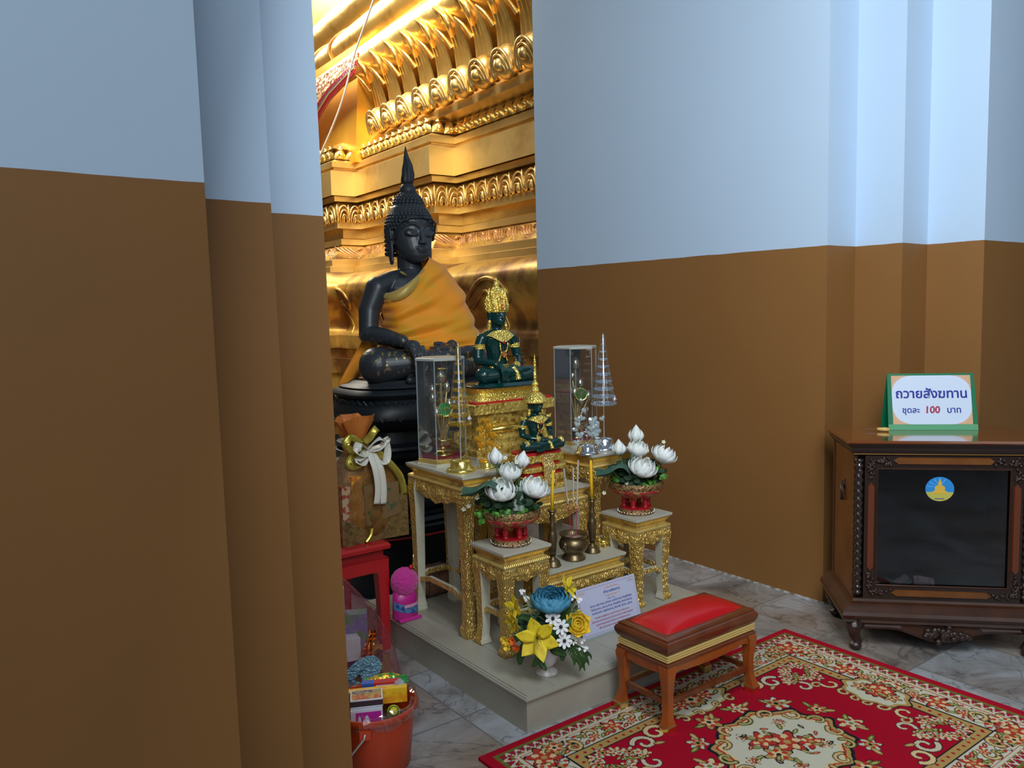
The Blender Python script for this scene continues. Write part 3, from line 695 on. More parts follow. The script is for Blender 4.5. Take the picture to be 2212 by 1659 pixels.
def great_statue():
    t = thing('great_gilded_statue', 'folded leg and robe of a giant gilded statue seen above the flame petals', 'statue', (4.5, 5.571, 3.857), math.radians(-1.8))
    # the leg lies along the pedestal; lower shin, robe fold and upper leg are smooth gilded rolls of one body
    def roll(f, name, prof, r0, r1):
        mb = MB(); rings = []
        for i in range(26):
            v = i/25; y = -.85+7.2*v; cx, cz, rx, rz = f(y)
            rings.append([(cx+rx*math.cos(a), y, cz+rz*math.sin(a)) for a in [2*PI*k/40 for k in range(40)]])
        mb.loft(rings); return mb
    A = roll(lambda y: (.02, .36-.030*y, .52, .30), '', 0, 0, 0)
    B = roll(lambda y: (.20, .80-.045*y, .56, .30), '', 0, 0, 0)
    C = roll(lambda y: (.42, 1.34-.06*y, .60, .36), '', 0, 0, 0)
    for q in (B, C): A.add(q.v, q.f)
    A.build('gilded_leg', LEAF_BRIGHT, t, smooth=True)
    mb = MB(); rings = []
    for y in (-.8, 6.2): rings.append([(.35, y, .9), (.30, y, 2.2), (.7, y, 3.2), (2.2, y, 3.2), (2.2, y, .9)])
    mb.loft(rings); o = mb.build('robe_mass', mat('orange_shaded_gilding', (1, 1, 1)), t); fix_normals(o)
    # raised seams of the robe edge running round the shin
    for y0 in (3.05, 3.55):
        mb = MB(); pts = []
        for i in range(16):
            a = PI*(.62+.80*i/15); y = y0+.20*math.sin(i/15*PI)
            pts.append((.20+.572*math.cos(a), y, .80-.045*y+.31*math.sin(a)))
        mb.tube(pts, .014, 6); mb.build('robe_seam', LEAF_OLD, t, smooth=True)
    # jewelled hem of the robe hanging over the pedestal edge
    CL = mat('mosaic_hem', (.55, .36, .16), .5, .5, bump=('voronoi', 26, 1, .02), noise=(24, (.22, .05, .03), .45, .55))
    HY = [1.95, 2.27, 2.62, 3.0, 3.28, 3.6, 4.2]; HZ = [.085, .03, -.026, -.134, -.347, -.60, -.9]
    def strip(name, m, d0, d1, k=.0):
        mb = MB()
        def f(u, v):
            y = 1.98+2.0*u; bot = float(np.interp(y, HY, HZ)); top = .26; h0 = top-bot
            a = d0*h0 if d0 <= .01 else (h0-(1-d0)*.36); b_ = h0-(1-d1)*.36; q = max(0, a)+(b_-max(0, a))*v
            return ((-.60-k-.03*math.sin(q*8), y, top-q), (-1, 0, .1))
        mb.plate(f, 44, 6, .02); mb.build(name, m, t, angle=50)
    strip('mosaic_panel', CL, 0, .72)
    RD = mat('red_glass_mosaic', (.22, .01, .02), .25, .2, bump=('voronoi', 60, .6, .006))
    strip('red_border', RD, .72, .84, .012); strip('blue_border', mat('blue_glass_mosaic', (.10, .10, .16), .25, .4, bump=('voronoi', 60, .8, .006)), .84, .90, .02); strip('gold_border', LEAF, .90, .94, .025); strip('red_fringe', RD, .94, 1.06, .02)
great_statue()
for _o in [o for o in bpy.data.objects if o.name.startswith('great_gilded_statue')]: enlarge(_o, 1.0714)

# ------------------------------------------------------------------ seated figures
def seated_body(s, hs, pose, face=True):
    """solids of a cross-legged figure facing -Y, origin at the middle of the seat; s = size, hs = head size"""
    m = MB()
    def P(x, y, z): return (x*s, y*s, z*s)
    def limb(pts, rad, seg=24):
        m.tube([P(*p) for p in pts], [r*s for r in rad], seg)
        for p, r in ((pts[0], rad[0]), (pts[-1], rad[-1])): m.ball(P(*p), r*s, 24, 14)
    # pelvis, belly, slender waist, broad chest (lofted), neck
    rings = []
    for z, rx, ry, cy in ((.02, .17, .12, .02), (.10, .175, .125, .02), (.18, .135, .10, .02), (.27, .125, .092, .015), (.36, .145, .10, .01), (.45, .175, .108, .005), (.52, .190, .105, .005), (.57, .175, .088, .01), (.605, .11, .068, .012), (.63, .062, .058, .010), (.70, .055, .055, .0)):
        rings.append([P(rx*math.cos(a)*(1-.06*math.cos(2*a)), cy+ry*math.sin(a), z) for a in [2*PI*k/28 for k in range(28)]])
    m.loft(rings)
    # legs folded: left leg below, right leg on top
    limb([(.12, .02, .09), (.25, -.10, .095), (.33, -.17, .095)], [.105, .098, .092])
    limb([(.33, -.17, .085), (.15, -.235, .07), (-.08, -.24, .055)], [.088, .07, .045])
    limb([(-.12, .02, .09), (-.25, -.10, .10), (-.32, -.16, .105)], [.105, .102, .100])
    limb([(-.32, -.16, .10), (-.14, -.25, .115), (.10, -.25, .135)], [.096, .070, .046])
    # right foot, sole up, on the left thigh
    limb([(.08, -.255, .135), (.20, -.245, .155), (.265, -.235, .165)], [.040, .038, .026])
    for k in range(4): m.ball(P(.275+.004*k, -.262+.018*k, .168), .0135*s, 8, 6)
    # left foot tip under the right knee
    limb([(-.08, -.27, .03), (-.20, -.285, .025)], [.035, .020])
    def hand(w, tips, palm, thumb):
        m.ball(P(*palm[0]), [q*s for q in palm[1]], 14, 9, rot=palm[2] if len(palm) > 2 else None)
        for tp in tips: m.tube([P(*p) for p in tp], [r*s for r in (.0155, .0145, .0135, .0095)][:len(tp)], 8)
        m.tube([P(*p) for p in thumb], [r*s for r in (.018, .0165, .012)], 8)
    # arms
    for sx in (-1, 1): limb([(0, .012, .578), (.12*sx, .012, .560), (.205*sx, .01, .525)], [.060, .058, .062])
    if pose == 'earth':
        limb([(-.215, .01, .520), (-.265, .02, .40), (-.285, .0, .275)], [.066, .060, .052])
        limb([(-.285, .0, .27), (-.245, -.12, .255), (-.205, -.235, .232)], [.053, .046, .034])
        hx, hy, hz = -.180, -.300, .190
        tips = []
        for k in range(4):
            x = hx-.032+.0225*k; L = (.135, .150, .145, .118)[k]
            tips.append([(x+.002, hy-.026, hz+.012), (x+.006, hy-.062, hz-.030), (x+.010, hy-.068, hz-.035-L*.34), (x+.012, hy-.060, hz-.03-L*.78)])
        hand(None, tips, ((hx-.004, hy+.004, hz+.016), (.046, .046, .034)), [(hx+.036, hy+.015, hz+.010), (hx+.060, hy-.02, hz-.020), (hx+.066, hy-.045, hz-.065)])
    else:
        limb([(-.215, .01, .520), (-.268, .01, .40), (-.275, -.01, .28)], [.066, .058, .048])
        limb([(-.275, -.01, .28), (-.19, -.13, .235), (-.09, -.22, .215)], [.049, .042, .030])
        tips = [[(-.07, -.225-.018*k, .205), (-.02, -.232-.018*k, .198), (.02, -.232-.018*k, .200), (.045-.006*abs(k-1), -.228-.018*k, .203)] for k in range(4)]
        hand(None, tips, ((-.065, -.245, .208), (.040, .042, .020)), [(-.06, -.21, .225), (-.02, -.20, .240), (.005, -.205, .243)])
    limb([(.215, .01, .520), (.268, .01, .40), (.275, -.01, .28)], [.066, .058, .048])
    limb([(.275, -.01, .28), (.20, -.13, .225), (.11, -.21, .195)], [.049, .042, .030])
    tips = [[(.09, -.205-.018*k, .185), (.04, -.214-.018*k, .180), (.0, -.215-.018*k, .182), (-.030+.006*abs(k-1), -.212-.018*k, .186)] for k in range(4)]
    hand(None, tips, ((.085, -.23, .188), (.042, .044, .020)), [(.075, -.20, .20), (.035, -.205, .206), (.008, -.21, .208)])
    # head, origin at chin level z=.665
    H = lambda x, y, z: (x*hs, y*hs, .665*s+z*hs)
    m.tube([H(0, .02, -.08), H(0, .015, .06)], [.056*hs, .060*hs], 14)
    rings = []
    for z, rx, yf, yb in ((-.006, .018, -.078, -.045), (.004, .040, -.092, -.01), (.025, .062, -.104, .03), (.055, .080, -.106, .065), (.095, .094, -.102, .092), (.135, .101, -.098, .105), (.175, .103, -.098, .110), (.215, .098, -.090, .105), (.250, .082, -.070, .088), (.275, .055, -.04, .06), (.288, .02, -.01, .02)):
        cy = (yf+yb)/2; ry = (yb-yf)/2; rings.append([H(rx*math.cos(a), cy+ry*math.sin(a), z) for a in [2*PI*k/30 for k in range(30)]])
    m.loft(rings)
    # nose, lips, chin, eyelids, brows, ears with long lobes
    m.loft([[H(-.008, -.098, .150), H(.008, -.098, .150), H(.008, -.088, .150), H(-.008, -.088, .150)], [H(-.009, -.112, .120), H(.009, -.112, .120), H(.012, -.09, .120), H(-.012, -.09, .120)], [H(-.010, -.126, .086), H(.010, -.126, .086), H(.02, -.09, .086), H(-.02, -.09, .086)], [H(-.010, -.124, .078), H(.010, -.124, .078), H(.018, -.09, .078), H(-.018, -.09, .078)]])
    for sx in (-1, 1):
        m.ball(H(.013*sx, -.110, .084), .0092*hs, 8, 6)
        m.tube([H(0, -.107, .056), H(.016*sx, -.105, .0575), H(.035*sx, -.092, .067)], [.0085*hs, .0075*hs, .003*hs], 8)
        m.tube([H(0, -.104, .045), H(.014*sx, -.102, .048), H(.030*sx, -.092, .062)], [.0095*hs, .008*hs, .003*hs], 8)
        m.ball(H(.043*sx, -.083, .127), (.032*hs, .016*hs, .017*hs), 14, 9)
        m.tube([H((.042-.032)*sx, -.098, .122), H(.042*sx, -.106, .113), H((.042+.030)*sx, -.086, .124)], .0032*hs, 6)
        m.tube([H(.006*sx, -.102, .146), H(.022*sx, -.101, .163), H(.045*sx, -.094, .170), H(.068*sx, -.076, .160), H(.080*sx, -.060, .146)], [.004*hs]*5, 6)
        m.ball(H(.104*sx, .012, .128), (.013*hs, .028*hs, .044*hs), 14, 10); m.ball(H(.101*sx, .006, .050), (.010*hs, .019*hs, .062*hs), 14, 10); m.ball(H(.100*sx, .004, .008), (.009*hs, .017*hs, .022*hs), 12, 8)
        m.tube([H(.108*sx, -.012, .10), H(.112*sx, -.010, .150), H(.113*sx, .012, .170), H(.113*sx, .036, .150), H(.111*sx, .034, .110), H(.107*sx, .024, .07)], [.005*hs]*6, 8)
    return m

def black_statue():
    ox, oy, oz = 2.335, 4.05, 1.115
    t = thing('black_seated_statue', 'life-size black seated statue with tall flame finial wearing an orange robe over one shoulder', 'statue', (ox, oy, oz))
    s = 1.0
    b = seated_body(s, 1.22, 'earth')
    GILT_PATCH = bpy.data.materials.new('black_bronze_gold_flecks'); GILT_PATCH.use_nodes = True; nt = GILT_PATCH.node_tree; bs = nt.nodes['Principled BSDF']
    tc = nt.nodes.new('ShaderNodeTexCoord'); n = nt.nodes.new('ShaderNodeTexNoise'); n.inputs['Scale'].default_value = 48; n.inputs['Detail'].default_value = 6
    mp = nt.nodes.new('ShaderNodeMapping'); mp.inputs['Scale'].default_value = (1, 1, .45)
    sep = nt.nodes.new('ShaderNodeSeparateXYZ'); nt.links.new(tc.outputs['Object'], sep.inputs[0]); nt.links.new(tc.outputs['Object'], mp.inputs[0]); nt.links.new(mp.outputs[0], n.inputs[0])
    # worshippers' gold leaf stays on the knee, hand and lap
    mz = nt.nodes.new('ShaderNodeMapRange'); mz.inputs[1].default_value = .30; mz.inputs[2].default_value = .16; mz.inputs[3].default_value = .0; mz.inputs[4].default_value = 1; nt.links.new(sep.outputs['Z'], mz.inputs[0])
    lo = nt.nodes.new('ShaderNodeMapRange'); lo.inputs[1].default_value = .04; lo.inputs[2].default_value = .13; lo.inputs[3].default_value = 0; lo.inputs[4].default_value = 1; nt.links.new(sep.outputs['Z'], lo.inputs[0])
    mm = nt.nodes.new('ShaderNodeMath'); mm.operation = 'MULTIPLY'; nt.links.new(mz.outputs[0], mm.inputs[0]); nt.links.new(lo.outputs[0], mm.inputs[1])
    r = nt.nodes.new('ShaderNodeValToRGB'); r.color_ramp.elements[0].position = .575; r.color_ramp.elements[0].color = (0, 0, 0, 1); r.color_ramp.elements[1].position = .64; r.color_ramp.elements[1].color = (1, 1, 1, 1)
    nt.links.new(n.outputs['Fac'], r.inputs[0])
    m2 = nt.nodes.new('ShaderNodeMath'); m2.operation = 'MULTIPLY'; nt.links.new(mm.outputs[0], m2.inputs[0]); nt.links.new(r.outputs[0], m2.inputs[1])
    mx = nt.nodes.new('ShaderNodeMix'); mx.data_type = 'RGBA'; mx.inputs[6].default_value = (.028, .034, .042, 1); mx.inputs[7].default_value = (.55, .40, .14, 1); nt.links.new(m2.outputs[0], mx.inputs[0]); nt.links.new(mx.outputs[2], bs.inputs['Base Color'])
    bs.inputs['Roughness'].default_value = .40; bs.inputs['Specular IOR Level'].default_value = .6; nt.links.new(m2.outputs[0], bs.inputs['Metallic'])
    remesh(b, 'body', .0042, GILT_PATCH, t, 3)
    hs = 1.20; H = lambda x, y, z: (x*hs, y*hs, .665+z*hs)
    # snail curls over cranium and topknot
    m = MB(); n = 0
    for i in range(15):
        ph = math.radians(4+i*7.1); zc = .145+.130*math.sin(ph); rr = math.cos(ph)
        rx, ry = .105*rr+.004, .113*rr+.004; cnt = max(1, int(2*PI*(rx+ry)/2/.0178))
        for k in range(cnt):
            a = 2*PI*(k+.5*(i % 2))/cnt; x = rx*math.cos(a); y = .008+ry*math.sin(a)
            if y < -.050 and zc < .205-.36*abs(x) and abs(x) < .100: continue
            m.ball(H(x, y, zc), .0104*hs, 7, 5)
    for i in range(6):     # back of the head and temples
        zc = .142-.020*i
        for k in range(25):
            a = PI*k/24; x = .102*math.cos(a); y = .030+.090*math.sin(a)
            m.ball(H(x, y, zc), .0104*hs, 7, 5)
    for i in range(7):     # topknot
        ph = math.radians(i*13); rx = .062*math.cos(ph)+.004; zc = .262+.062*math.sin(ph); cnt = int(2*PI*rx/.0185)+1
        for k in range(cnt): a = 2*PI*(k+.5*(i % 2))/cnt; m.ball(H(rx*math.cos(a), .012+rx*math.sin(a), zc), .0108*hs, 7, 5)
    m.ball(H(0, .012, .255), (.062*hs, .062*hs, .070*hs), 16, 10)
    m.build('hair_curls', BLACK, t, smooth=True)
    # edge of the hair above the forehead
    m = MB(); m.tube([H(-.100, -.034, .100), H(-.102, -.052, .145), H(-.092, -.077, .178), H(-.056, -.097, .196), H(0, -.104, .200), H(.056, -.097, .196), H(.092, -.077, .178), H(.102, -.052, .145), H(.100, -.034, .100)], .0055, 6); m.build('hairline_band', BLACK, t, smooth=True)
    # flame finial on a bulb
    m = MB(); c = H(0, .012, .315)
    m.lathe([(.020, -.01), (.038, .0), (.046, .018), (.044, .04), (.030, .058), (.022, .066)], c, 20)
    rings = []
    for i in range(15):
        v = i/14; rr = .030*(1-v)**.8*(1+.35*math.sin(PI*min(1, v*1.3)))+.001; z = .064+.205*v; row = []
        for k in range(24):
            a = 2*PI*k/24+v*.35; q = rr*(1+.20*math.cos(7*a+v*4)); row.append((c[0]+q*math.cos(a)+.006*math.sin(v*5), c[1]+q*math.sin(a), c[2]+z))
        rings.append(row)
    m.loft(rings); m.build('flame_finial', BLACK, t, smooth=True)
    # robe: sheer orange cloth over left shoulder and arm, baring the right shoulder
    OR = bpy.data.materials.new('sheer_orange_cloth'); OR.use_nodes = True; nt = OR.node_tree; q = nt.nodes['Principled BSDF']
    q.inputs['Base Color'].default_value = (.9, .3, .010, 1); q.inputs['Roughness'].default_value = .6; q.inputs['Alpha'].default_value = .97; q.inputs['Sheen Weight'].default_value = .25
    q.inputs['Subsurface Weight'].default_value = 0
    tc = nt.nodes.new('ShaderNodeTexCoord'); nn = nt.nodes.new('ShaderNodeTexNoise'); nn.inputs['Scale'].default_value = 5; nn.inputs['Distortion'].default_value = 1.2
    rr = nt.nodes.new('ShaderNodeValToRGB'); rr.color_ramp.elements[0].position = .35; rr.color_ramp.elements[0].color = (.78, .36, .006, 1); rr.color_ramp.elements[1].position = .55; rr.color_ramp.elements[1].color = (.98, .33, .002, 1)
    nt.links.new(tc.outputs['Object'], nn.inputs[0]); nt.links.new(nn.outputs['Fac'], rr.inputs[0]); nt.links.new(rr.outputs[0], q.inputs['Base Color'])
    # control rows: top hem (neckline) to bottom hem, from the right flank across the chest to the left arm and round the back
    def row(pts): return smooth_pts(pts, 9)
    rows = [row(r) for r in (
        [(-.185, .02, .50), (-.172, -.07, .495), (-.12, -.118, .525), (-.05, -.122, .575), (.015, -.105, .63), (.075, -.062, .678), (.105, .0, .70), (.10, .06, .66), (.02, .115, .60), (-.10, .12, .55), (-.17, .09, .51), (-.185, .02, .50)],
        [(-.192, .02, .44), (-.175, -.085, .435), (-.11, -.132, .46), (-.03, -.138, .50), (.06, -.125, .555), (.165, -.085, .60), (.245, .0, .615), (.20, .085, .60), (.06, .13, .54), (-.10, .13, .50), (-.175, .10, .46), (-.192, .02, .44)],
        [(-.185, .02, .37), (-.165, -.095, .36), (-.10, -.142, .375), (.0, -.152, .40), (.10, -.155, .43), (.235, -.11, .47), (.325, .0, .495), (.26, .10, .49), (.08, .14, .45), (-.10, .14, .42), (-.17, .10, .39), (-.185, .02, .37)],
        [(-.172, .02, .30), (-.155, -.10, .285), (-.09, -.15, .285), (.01, -.165, .30), (.13, -.175, .33), (.28, -.135, .36), (.378, .0, .375), (.30, .11, .37), (.09, .15, .34), (-.10, .145, .32), (-.165, .10, .31), (-.172, .02, .30)],
        [(-.168, .02, .245), (-.145, -.115, .225), (-.08, -.17, .215), (.03, -.19, .22), (.15, -.20, .235), (.32, -.16, .25), (.425, .0, .265), (.34, .12, .26), (.10, .155, .24), (-.10, .15, .23), (-.16, .10, .24), (-.168, .02, .245)],
        [(-.165, .02, .215), (-.135, -.125, .19), (-.07, -.185, .172), (.04, -.205, .165), (.17, -.215, .17), (.34, -.18, .175), (.445, .0, .19), (.35, .12, .19), (.10, .16, .18), (-.10, .155, .18), (-.155, .10, .20), (-.165, .02, .215)])]
    nr = len(rows); nc = len(rows[0])
    def cloth(u, v):
        a = v*(nr-1); i = min(nr-2, int(a)); f = a-i; k = u*(nc-1); j = min(nc-2, int(k)); g = k-j
        p0 = rows[max(0, i-1)]; p1 = rows[i]; p2 = rows[i+1]; p3 = rows[min(nr-1, i+2)]
        def at(r): return r[j]*(1-g)+r[j+1]*g
        A, B, C_, D = at(p0), at(p1), at(p2), at(p3)
        p = .5*((2*B)+(C_-A)*f+(2*A-5*B+4*C_-D)*f*f+(-A+3*B-3*C_+D)*f**3)
        # drape folds sweep from the left shoulder down to the right hip
        fold = .0085*math.sin(26*(v+.55*u)+3*math.sin(u*9))+.004*math.sin(47*(v+.3*u)+1)+.015*max(0, math.sin(13*(v+.42*u)-.6))**6
        rad = Vector((p.x-.04, p.y, 0)).normalized(); return p+rad*(fold*(min(1, v*6)))
    m = MB(); m.grid(cloth, 110, 60); o = m.build('orange_robe', OR, t, smooth=True, label='sheer orange cloth robe')
    sd = o.modifiers.new('s', 'SOLIDIFY'); sd.thickness = .003
    # satin band along the neckline
    SAT = mat('gold_satin_band', (.50, .33, .06), .38, .1, sheen=.5)
    m = MB(); tp = rows[0]; n_ = 58
    t2 = rows[1]
    def band(u, v):
        k = (.02+.60*u)*(n_-1); k = min(k, len(tp)-1.001); j = int(k); g = k-j; p = tp[j]*(1-g)+tp[j+1]*g; q_ = t2[j]*(1-g)+t2[j+1]*g; rad = Vector((p.x-.04, p.y, 0)).normalized()
        return (p.lerp(q_, v*(.12+.80*math.sin(PI*min(1, u*1.1+.05))**.7))+rad*(.014+.010*math.sin(PI*v)), rad)
    m.plate(band, 46, 5, .003); m.build('neckline_band', SAT, o, smooth=True, label='olive satin edge band')
    # tail of the cloth hanging down behind the right hip
    m = MB()
    def tail(u, v): return (-.225-.19*min(1, v*2)**.8+.10*u*(1-.3*v)+.008*math.sin(v*6), .08+.02*math.sin(u*7+v*3)+.06*v, .30-.60*v-.03*u)
    m.grid(tail, 10, 26); q2 = m.build('robe_tail', OR, t, smooth=True); sd = q2.modifiers.new('s', 'SOLIDIFY'); sd.thickness = .003
    # gilt smear on the collar bone
    m = MB(); m.ball((-.10, -.082, .598), (.026, .006, .008), 10, 6, rot=Quaternion((0, 1, 0), .5).to_matrix()); m.build('gold_leaf_patch', mat('leaf_smear', (.5, .38, .12), .4, .8), t)
    # seat cushion of the statue
    m = MB(); rings = []
    for z, a, b_ in ((-.02, .43, .285), (-.012, .44, .295), (-.004, .43, .285), (.004, .395, .26), (.012, .385, .25), (.022, .37, .24)):
        rings.append([(a*abs(math.cos(k))**.7*math.copysign(1, math.cos(k)), -.03+b_*abs(math.sin(k))**.7*math.copysign(1, math.sin(k)), z) for k in [2*PI*i/48 for i in range(48)]])
    m.loft(rings); m.build('seat_slab', BLACK, t, angle=40)
black_statue()

def black_pedestal():
    ox, oy = 2.335, 4.03
    t = thing('black_tiered_pedestal', 'black moulded pedestal in lotus tiers carrying the black statue behind the gilded tables', 'pedestal', (ox, oy, 0))
    def sup(a, b_, z, n=64, p=.55):
        return [(a*abs(math.cos(k))**p*math.copysign(1, math.cos(k)), b_*abs(math.sin(k))**p*math.copysign(1, math.sin(k)), z) for k in [2*PI*(i+.5)/n for i in range(n)]]
    def tier(name, prof): m = MB(); m.loft([sup(a, b_, z) for a, b_, z in prof]); return m.build(name, BLACKG, t, angle=32)
    m = MB(); m.loft([sup(a, b_, z) for a, b_, z in [(.40, .27, .88), (.445, .31, .90), (.475, .34, .94), (.475, .34, .97), (.455, .32, 1.01), (.43, .295, 1.04), (.455, .315, 1.055), (.465, .322, 1.07), (.455, .315, 1.082), (.44, .30, 1.094)]])
    for k in range(44):     # raised petal tips round the lotus tier
        a = 2*PI*k/44; c, s_ = math.cos(a), math.sin(a); sg = lambda v: math.copysign(abs(v)**.55, v)
        for (ra, rb, z, dz, w) in ((.458, .325, 1.030, .024, .05), (.476, .340, .945, -.024, .05)):
            if dz < 0 and k % 2: continue
            b0 = 2*PI*(k-.38)/44; b1 = 2*PI*(k+.38)/44; f = lambda x, r: r*math.copysign(abs(x)**.55, x)
            m.tube([(f(math.cos(b0), ra), f(math.sin(b0), rb), z-dz*.4), (f(c, ra+.006), f(s_, rb+.006), z+dz*.5), (f(math.cos(b1), ra), f(math.sin(b1), rb), z-dz*.4)], .0035, 5)
    m.build('lotus_tier', BLACKG, t, angle=32)
    tier('upper_neck', [(.37, .24, .80), (.36, .235, .86), (.40, .27, .882)])
    tier('middle_slab', [(.40, .27, .72), (.455, .315, .735), (.46, .32, .75), (.44, .30, .76), (.455, .315, .775), (.445, .31, .79), (.40, .27, .802)])
    tier('waist_block', [(.36, .235, .50), (.35, .225, .56), (.35, .225, .68), (.40, .27, .722)])
    tier('lower_bands', [(.49, .35, .34), (.50, .355, .36), (.48, .34, .375), (.495, .35, .39), (.47, .33, .41), (.48, .335, .425), (.45, .31, .44), (.46, .32, .455), (.42, .28, .47), (.38, .25, .502)])
    tier('plinth', [(.50, .36, 0), (.50, .36, .33), (.52, .375, .345), (.49, .35, .352)])
    m = MB(); rg = sup(.53, .385, .325, 64); rg.append(rg[0]); m.tube(rg, .006, 6, cap=False); m.build('red_edging', RED, t, smooth=True)
black_pedestal()

# ------------------------------------------------------------------ smaller green statues and their bases
def green_figure(name, label, loc, s, hs, pose, sz=1.0):
    t = thing(name, label, 'statue', loc, group=None)
    b = seated_body(s, hs, pose); b.v = [(x, y, z*sz) for x, y, z in b.v]
    remesh(b, 'body', s*.0062, GREEN, t, 2)
    S = lambda x, y, z: (x*s, y*s, z*s*sz)
    zh = .665*s*sz; H = lambda x, y, z: (x*hs, y*hs, zh+z*hs*sz)
    # necklace: pointed collar over the chest
    m = MB()
    def col(u, v):
        a = PI*(1.06+.88*u) if False else -PI*(.02+.96*u); rx = .10+.105*v*(1-.25*math.sin(-a)); x = rx*math.cos(a); ctr = math.sin(PI*u)
        z = .612-.055*v-.085*v*ctr**3-.012*(1-ctr); y = -.052-.062*ctr*(v*.55+.45)-.010
        if ctr < .35: y = y*.6
        return (Vector(S(x, y, z)), Vector((0, -1, .3)))
    m.plate(col, 25, 6, .0045*s/.4); m.build('necklace', GOLD_TEX, t, label='gold collar')
    m = MB(); m.ball(S(0, -.128, .475), (.020*s, .010*s, .022*s), 8, 6); m.build('ruby', RED, t)
    # chains and brooch on the belly
    for sx in (-1, 1):
        m = MB(); pts = smooth_pts([S(.055*sx, -.125, .47), S(.050*sx, -.122, .40), S(.030*sx, -.112, .345), S(.062*sx, -.10, .25)], 4)
        m.tube(pts, .009*s, 6); m.build('chain', GOLD_TEX, t)
    m = MB(); m.prism([(.045*s*math.cos(k*PI/4)*(1 if k % 2 == 0 else .72), .045*s*math.sin(k*PI/4)*(1 if k % 2 == 0 else .72)) for k in range(8)], lambda x, y, h: (x, -.118*s-h, .335*s*sz+y), .012*s); m.build('brooch', mat('gold_ruby_brooch', (.75, .30, .10), .3, .8, bump=('voronoi', 200, 1, .004)), t)
    # belt
    m = MB(); m.lathe([(.134*s, .165*s*sz), (.146*s, .172*s*sz), (.142*s, .190*s*sz), (.150*s, .205*s*sz), (.132*s, .215*s*sz)], (0, .012*s, 0), 28, 1.0, .80); m.build('belt', GOLD_TEX, t)
    # armlets and bracelets
    for sx in (-1, 1):
        c = S(.252*sx, .012, .43); m = MB(); m.lathe([(.063*s, -.030*s), (.071*s, -.026*s), (.066*s, -.010*s), (.073*s, 0), (.066*s, .010*s), (.071*s, .026*s), (.063*s, .030*s)], c, 16); m.build('armlet', GOLD_TEX, t)
    wr = [(-.20, -.18, .212), (.125, -.195, .203)] if pose == 'earth' else [(-.115, -.20, .222), (.125, -.195, .203)]
    for (x, y, z) in wr:
        m = MB(); m.ball(S(x, y, z), .047*s, 12, 8); m.build('bracelet', GOLD_TEX, t)
    # hem ornaments on the lap
    m = MB(); m.tube([S(.02, -.262, .185), S(.05, -.30, .13), S(.06, -.312, .05)], [.03*s, .022*s, .034*s], 8); m.build('sash', GOLD_TEX, t)
    # ear pendants
    for sx in (-1, 1): m = MB(); m.tube([H(.103*sx, 0, .06), H(.112*sx, -.004, -.005), H(.125*sx, -.01, -.05)], [.012*hs, .022*hs, .008*hs], 8); m.build('ear_pendant', GOLD_TEX, t)
    if pose == 'earth':     # tall crown of layered gold leaves
        m = MB(); m.lathe([(.112*hs, .145*hs), (.120*hs, .155*hs), (.112*hs, .175*hs), (.118*hs, .185*hs), (.104*hs, .26*hs), (.085*hs, .33*hs), (.055*hs, .40*hs), (.030*hs, .43*hs), (.036*hs, .44*hs), (.026*hs, .47*hs), (.002*hs, .53*hs)], (0, 0, zh), 26)
        for i, (r, z, h) in enumerate(((.112, .17, .12), (.100, .23, .12), (.082, .30, .11))):
            n = 13-2*i
            for k in range(n):
                a = 2*PI*(k+.5*(i % 2))/n; c = (r*hs*math.cos(a), r*hs*math.sin(a)); m.tube([(c[0], c[1], zh+z*hs), (c[0]*1.10, c[1]*1.10, zh+(z+h*.5)*hs), (c[0]*.98, c[1]*.98, zh+(z+h)*hs)], [.020*hs, .016*hs, .003*hs], 6)
        for sx in (-1, 1):
            for k in range(3): m.tube([H(.105*sx, -.01, .15+.03*k), H(.14*sx, -.01, .17+.035*k), H(.155*sx, 0, .20+.04*k)], [.014*hs, .012*hs, .003*hs], 6)
        m.build('crown', GOLD_TEX, t)
        m = MB(); m.prism([(-.06*hs, 0), (.06*hs, 0), (.055*hs, .10*hs), (0, .19*hs), (-.055*hs, .10*hs)], lambda x, y, h: (x, -.118*hs-h+y*.25, zh+.165*hs+y), .008*hs); m.build('crown_plaque', GOLD, t)
        for k in range(4): m = MB(); m.ball((0, (-.128+.012*k)*hs, zh+(.19+.034*k)*hs), .011*hs, 8, 6); m.build('crown_ruby', RED, t)
    else:                   # broad round hat with tall spire
        m = MB(); m.lathe([(.105*hs, .13*hs), (.160*hs, .135*hs), (.178*hs, .15*hs), (.176*hs, .162*hs), (.150*hs, .20*hs), (.125*hs, .235*hs), (.085*hs, .27*hs), (.045*hs, .285*hs), (.060*hs, .305*hs), (.050*hs, .34*hs), (.028*hs, .36*hs), (.052*hs, .385*hs), (.040*hs, .41*hs), (.018*hs, .44*hs), (.024*hs, .52*hs), (.016*hs, .60*hs), (.020*hs, .68*hs), (.002*hs, .80*hs)], (0, 0, zh), 26); m.build('spired_hat', GOLD_TEX, t)
        for sx in (-1, 1): m = MB(); m.tube([S(.20*sx, 0, .56), S(.27*sx, -.01, .575), S(.30*sx, -.01, .62)], [.04*s, .028*s, .004*s], 8); m.build('shoulder_flare', GOLD_TEX, t)
        for sx in (-1, 1): m = MB(); m.ball(S(.33*sx, -.19, .12), (.055*s, .07*s, .09*s), 10, 7); m.build('knee_guard', GOLD_TEX, t)
    return t
def super_ring(a, b_, z, n=40, p=.45): return [(a*abs(math.cos(k))**p*math.copysign(1, math.cos(k)), b_*abs(math.sin(k))**p*math.copysign(1, math.sin(k)), z) for k in [2*PI*(i+.5)/n for i in range(n)]]
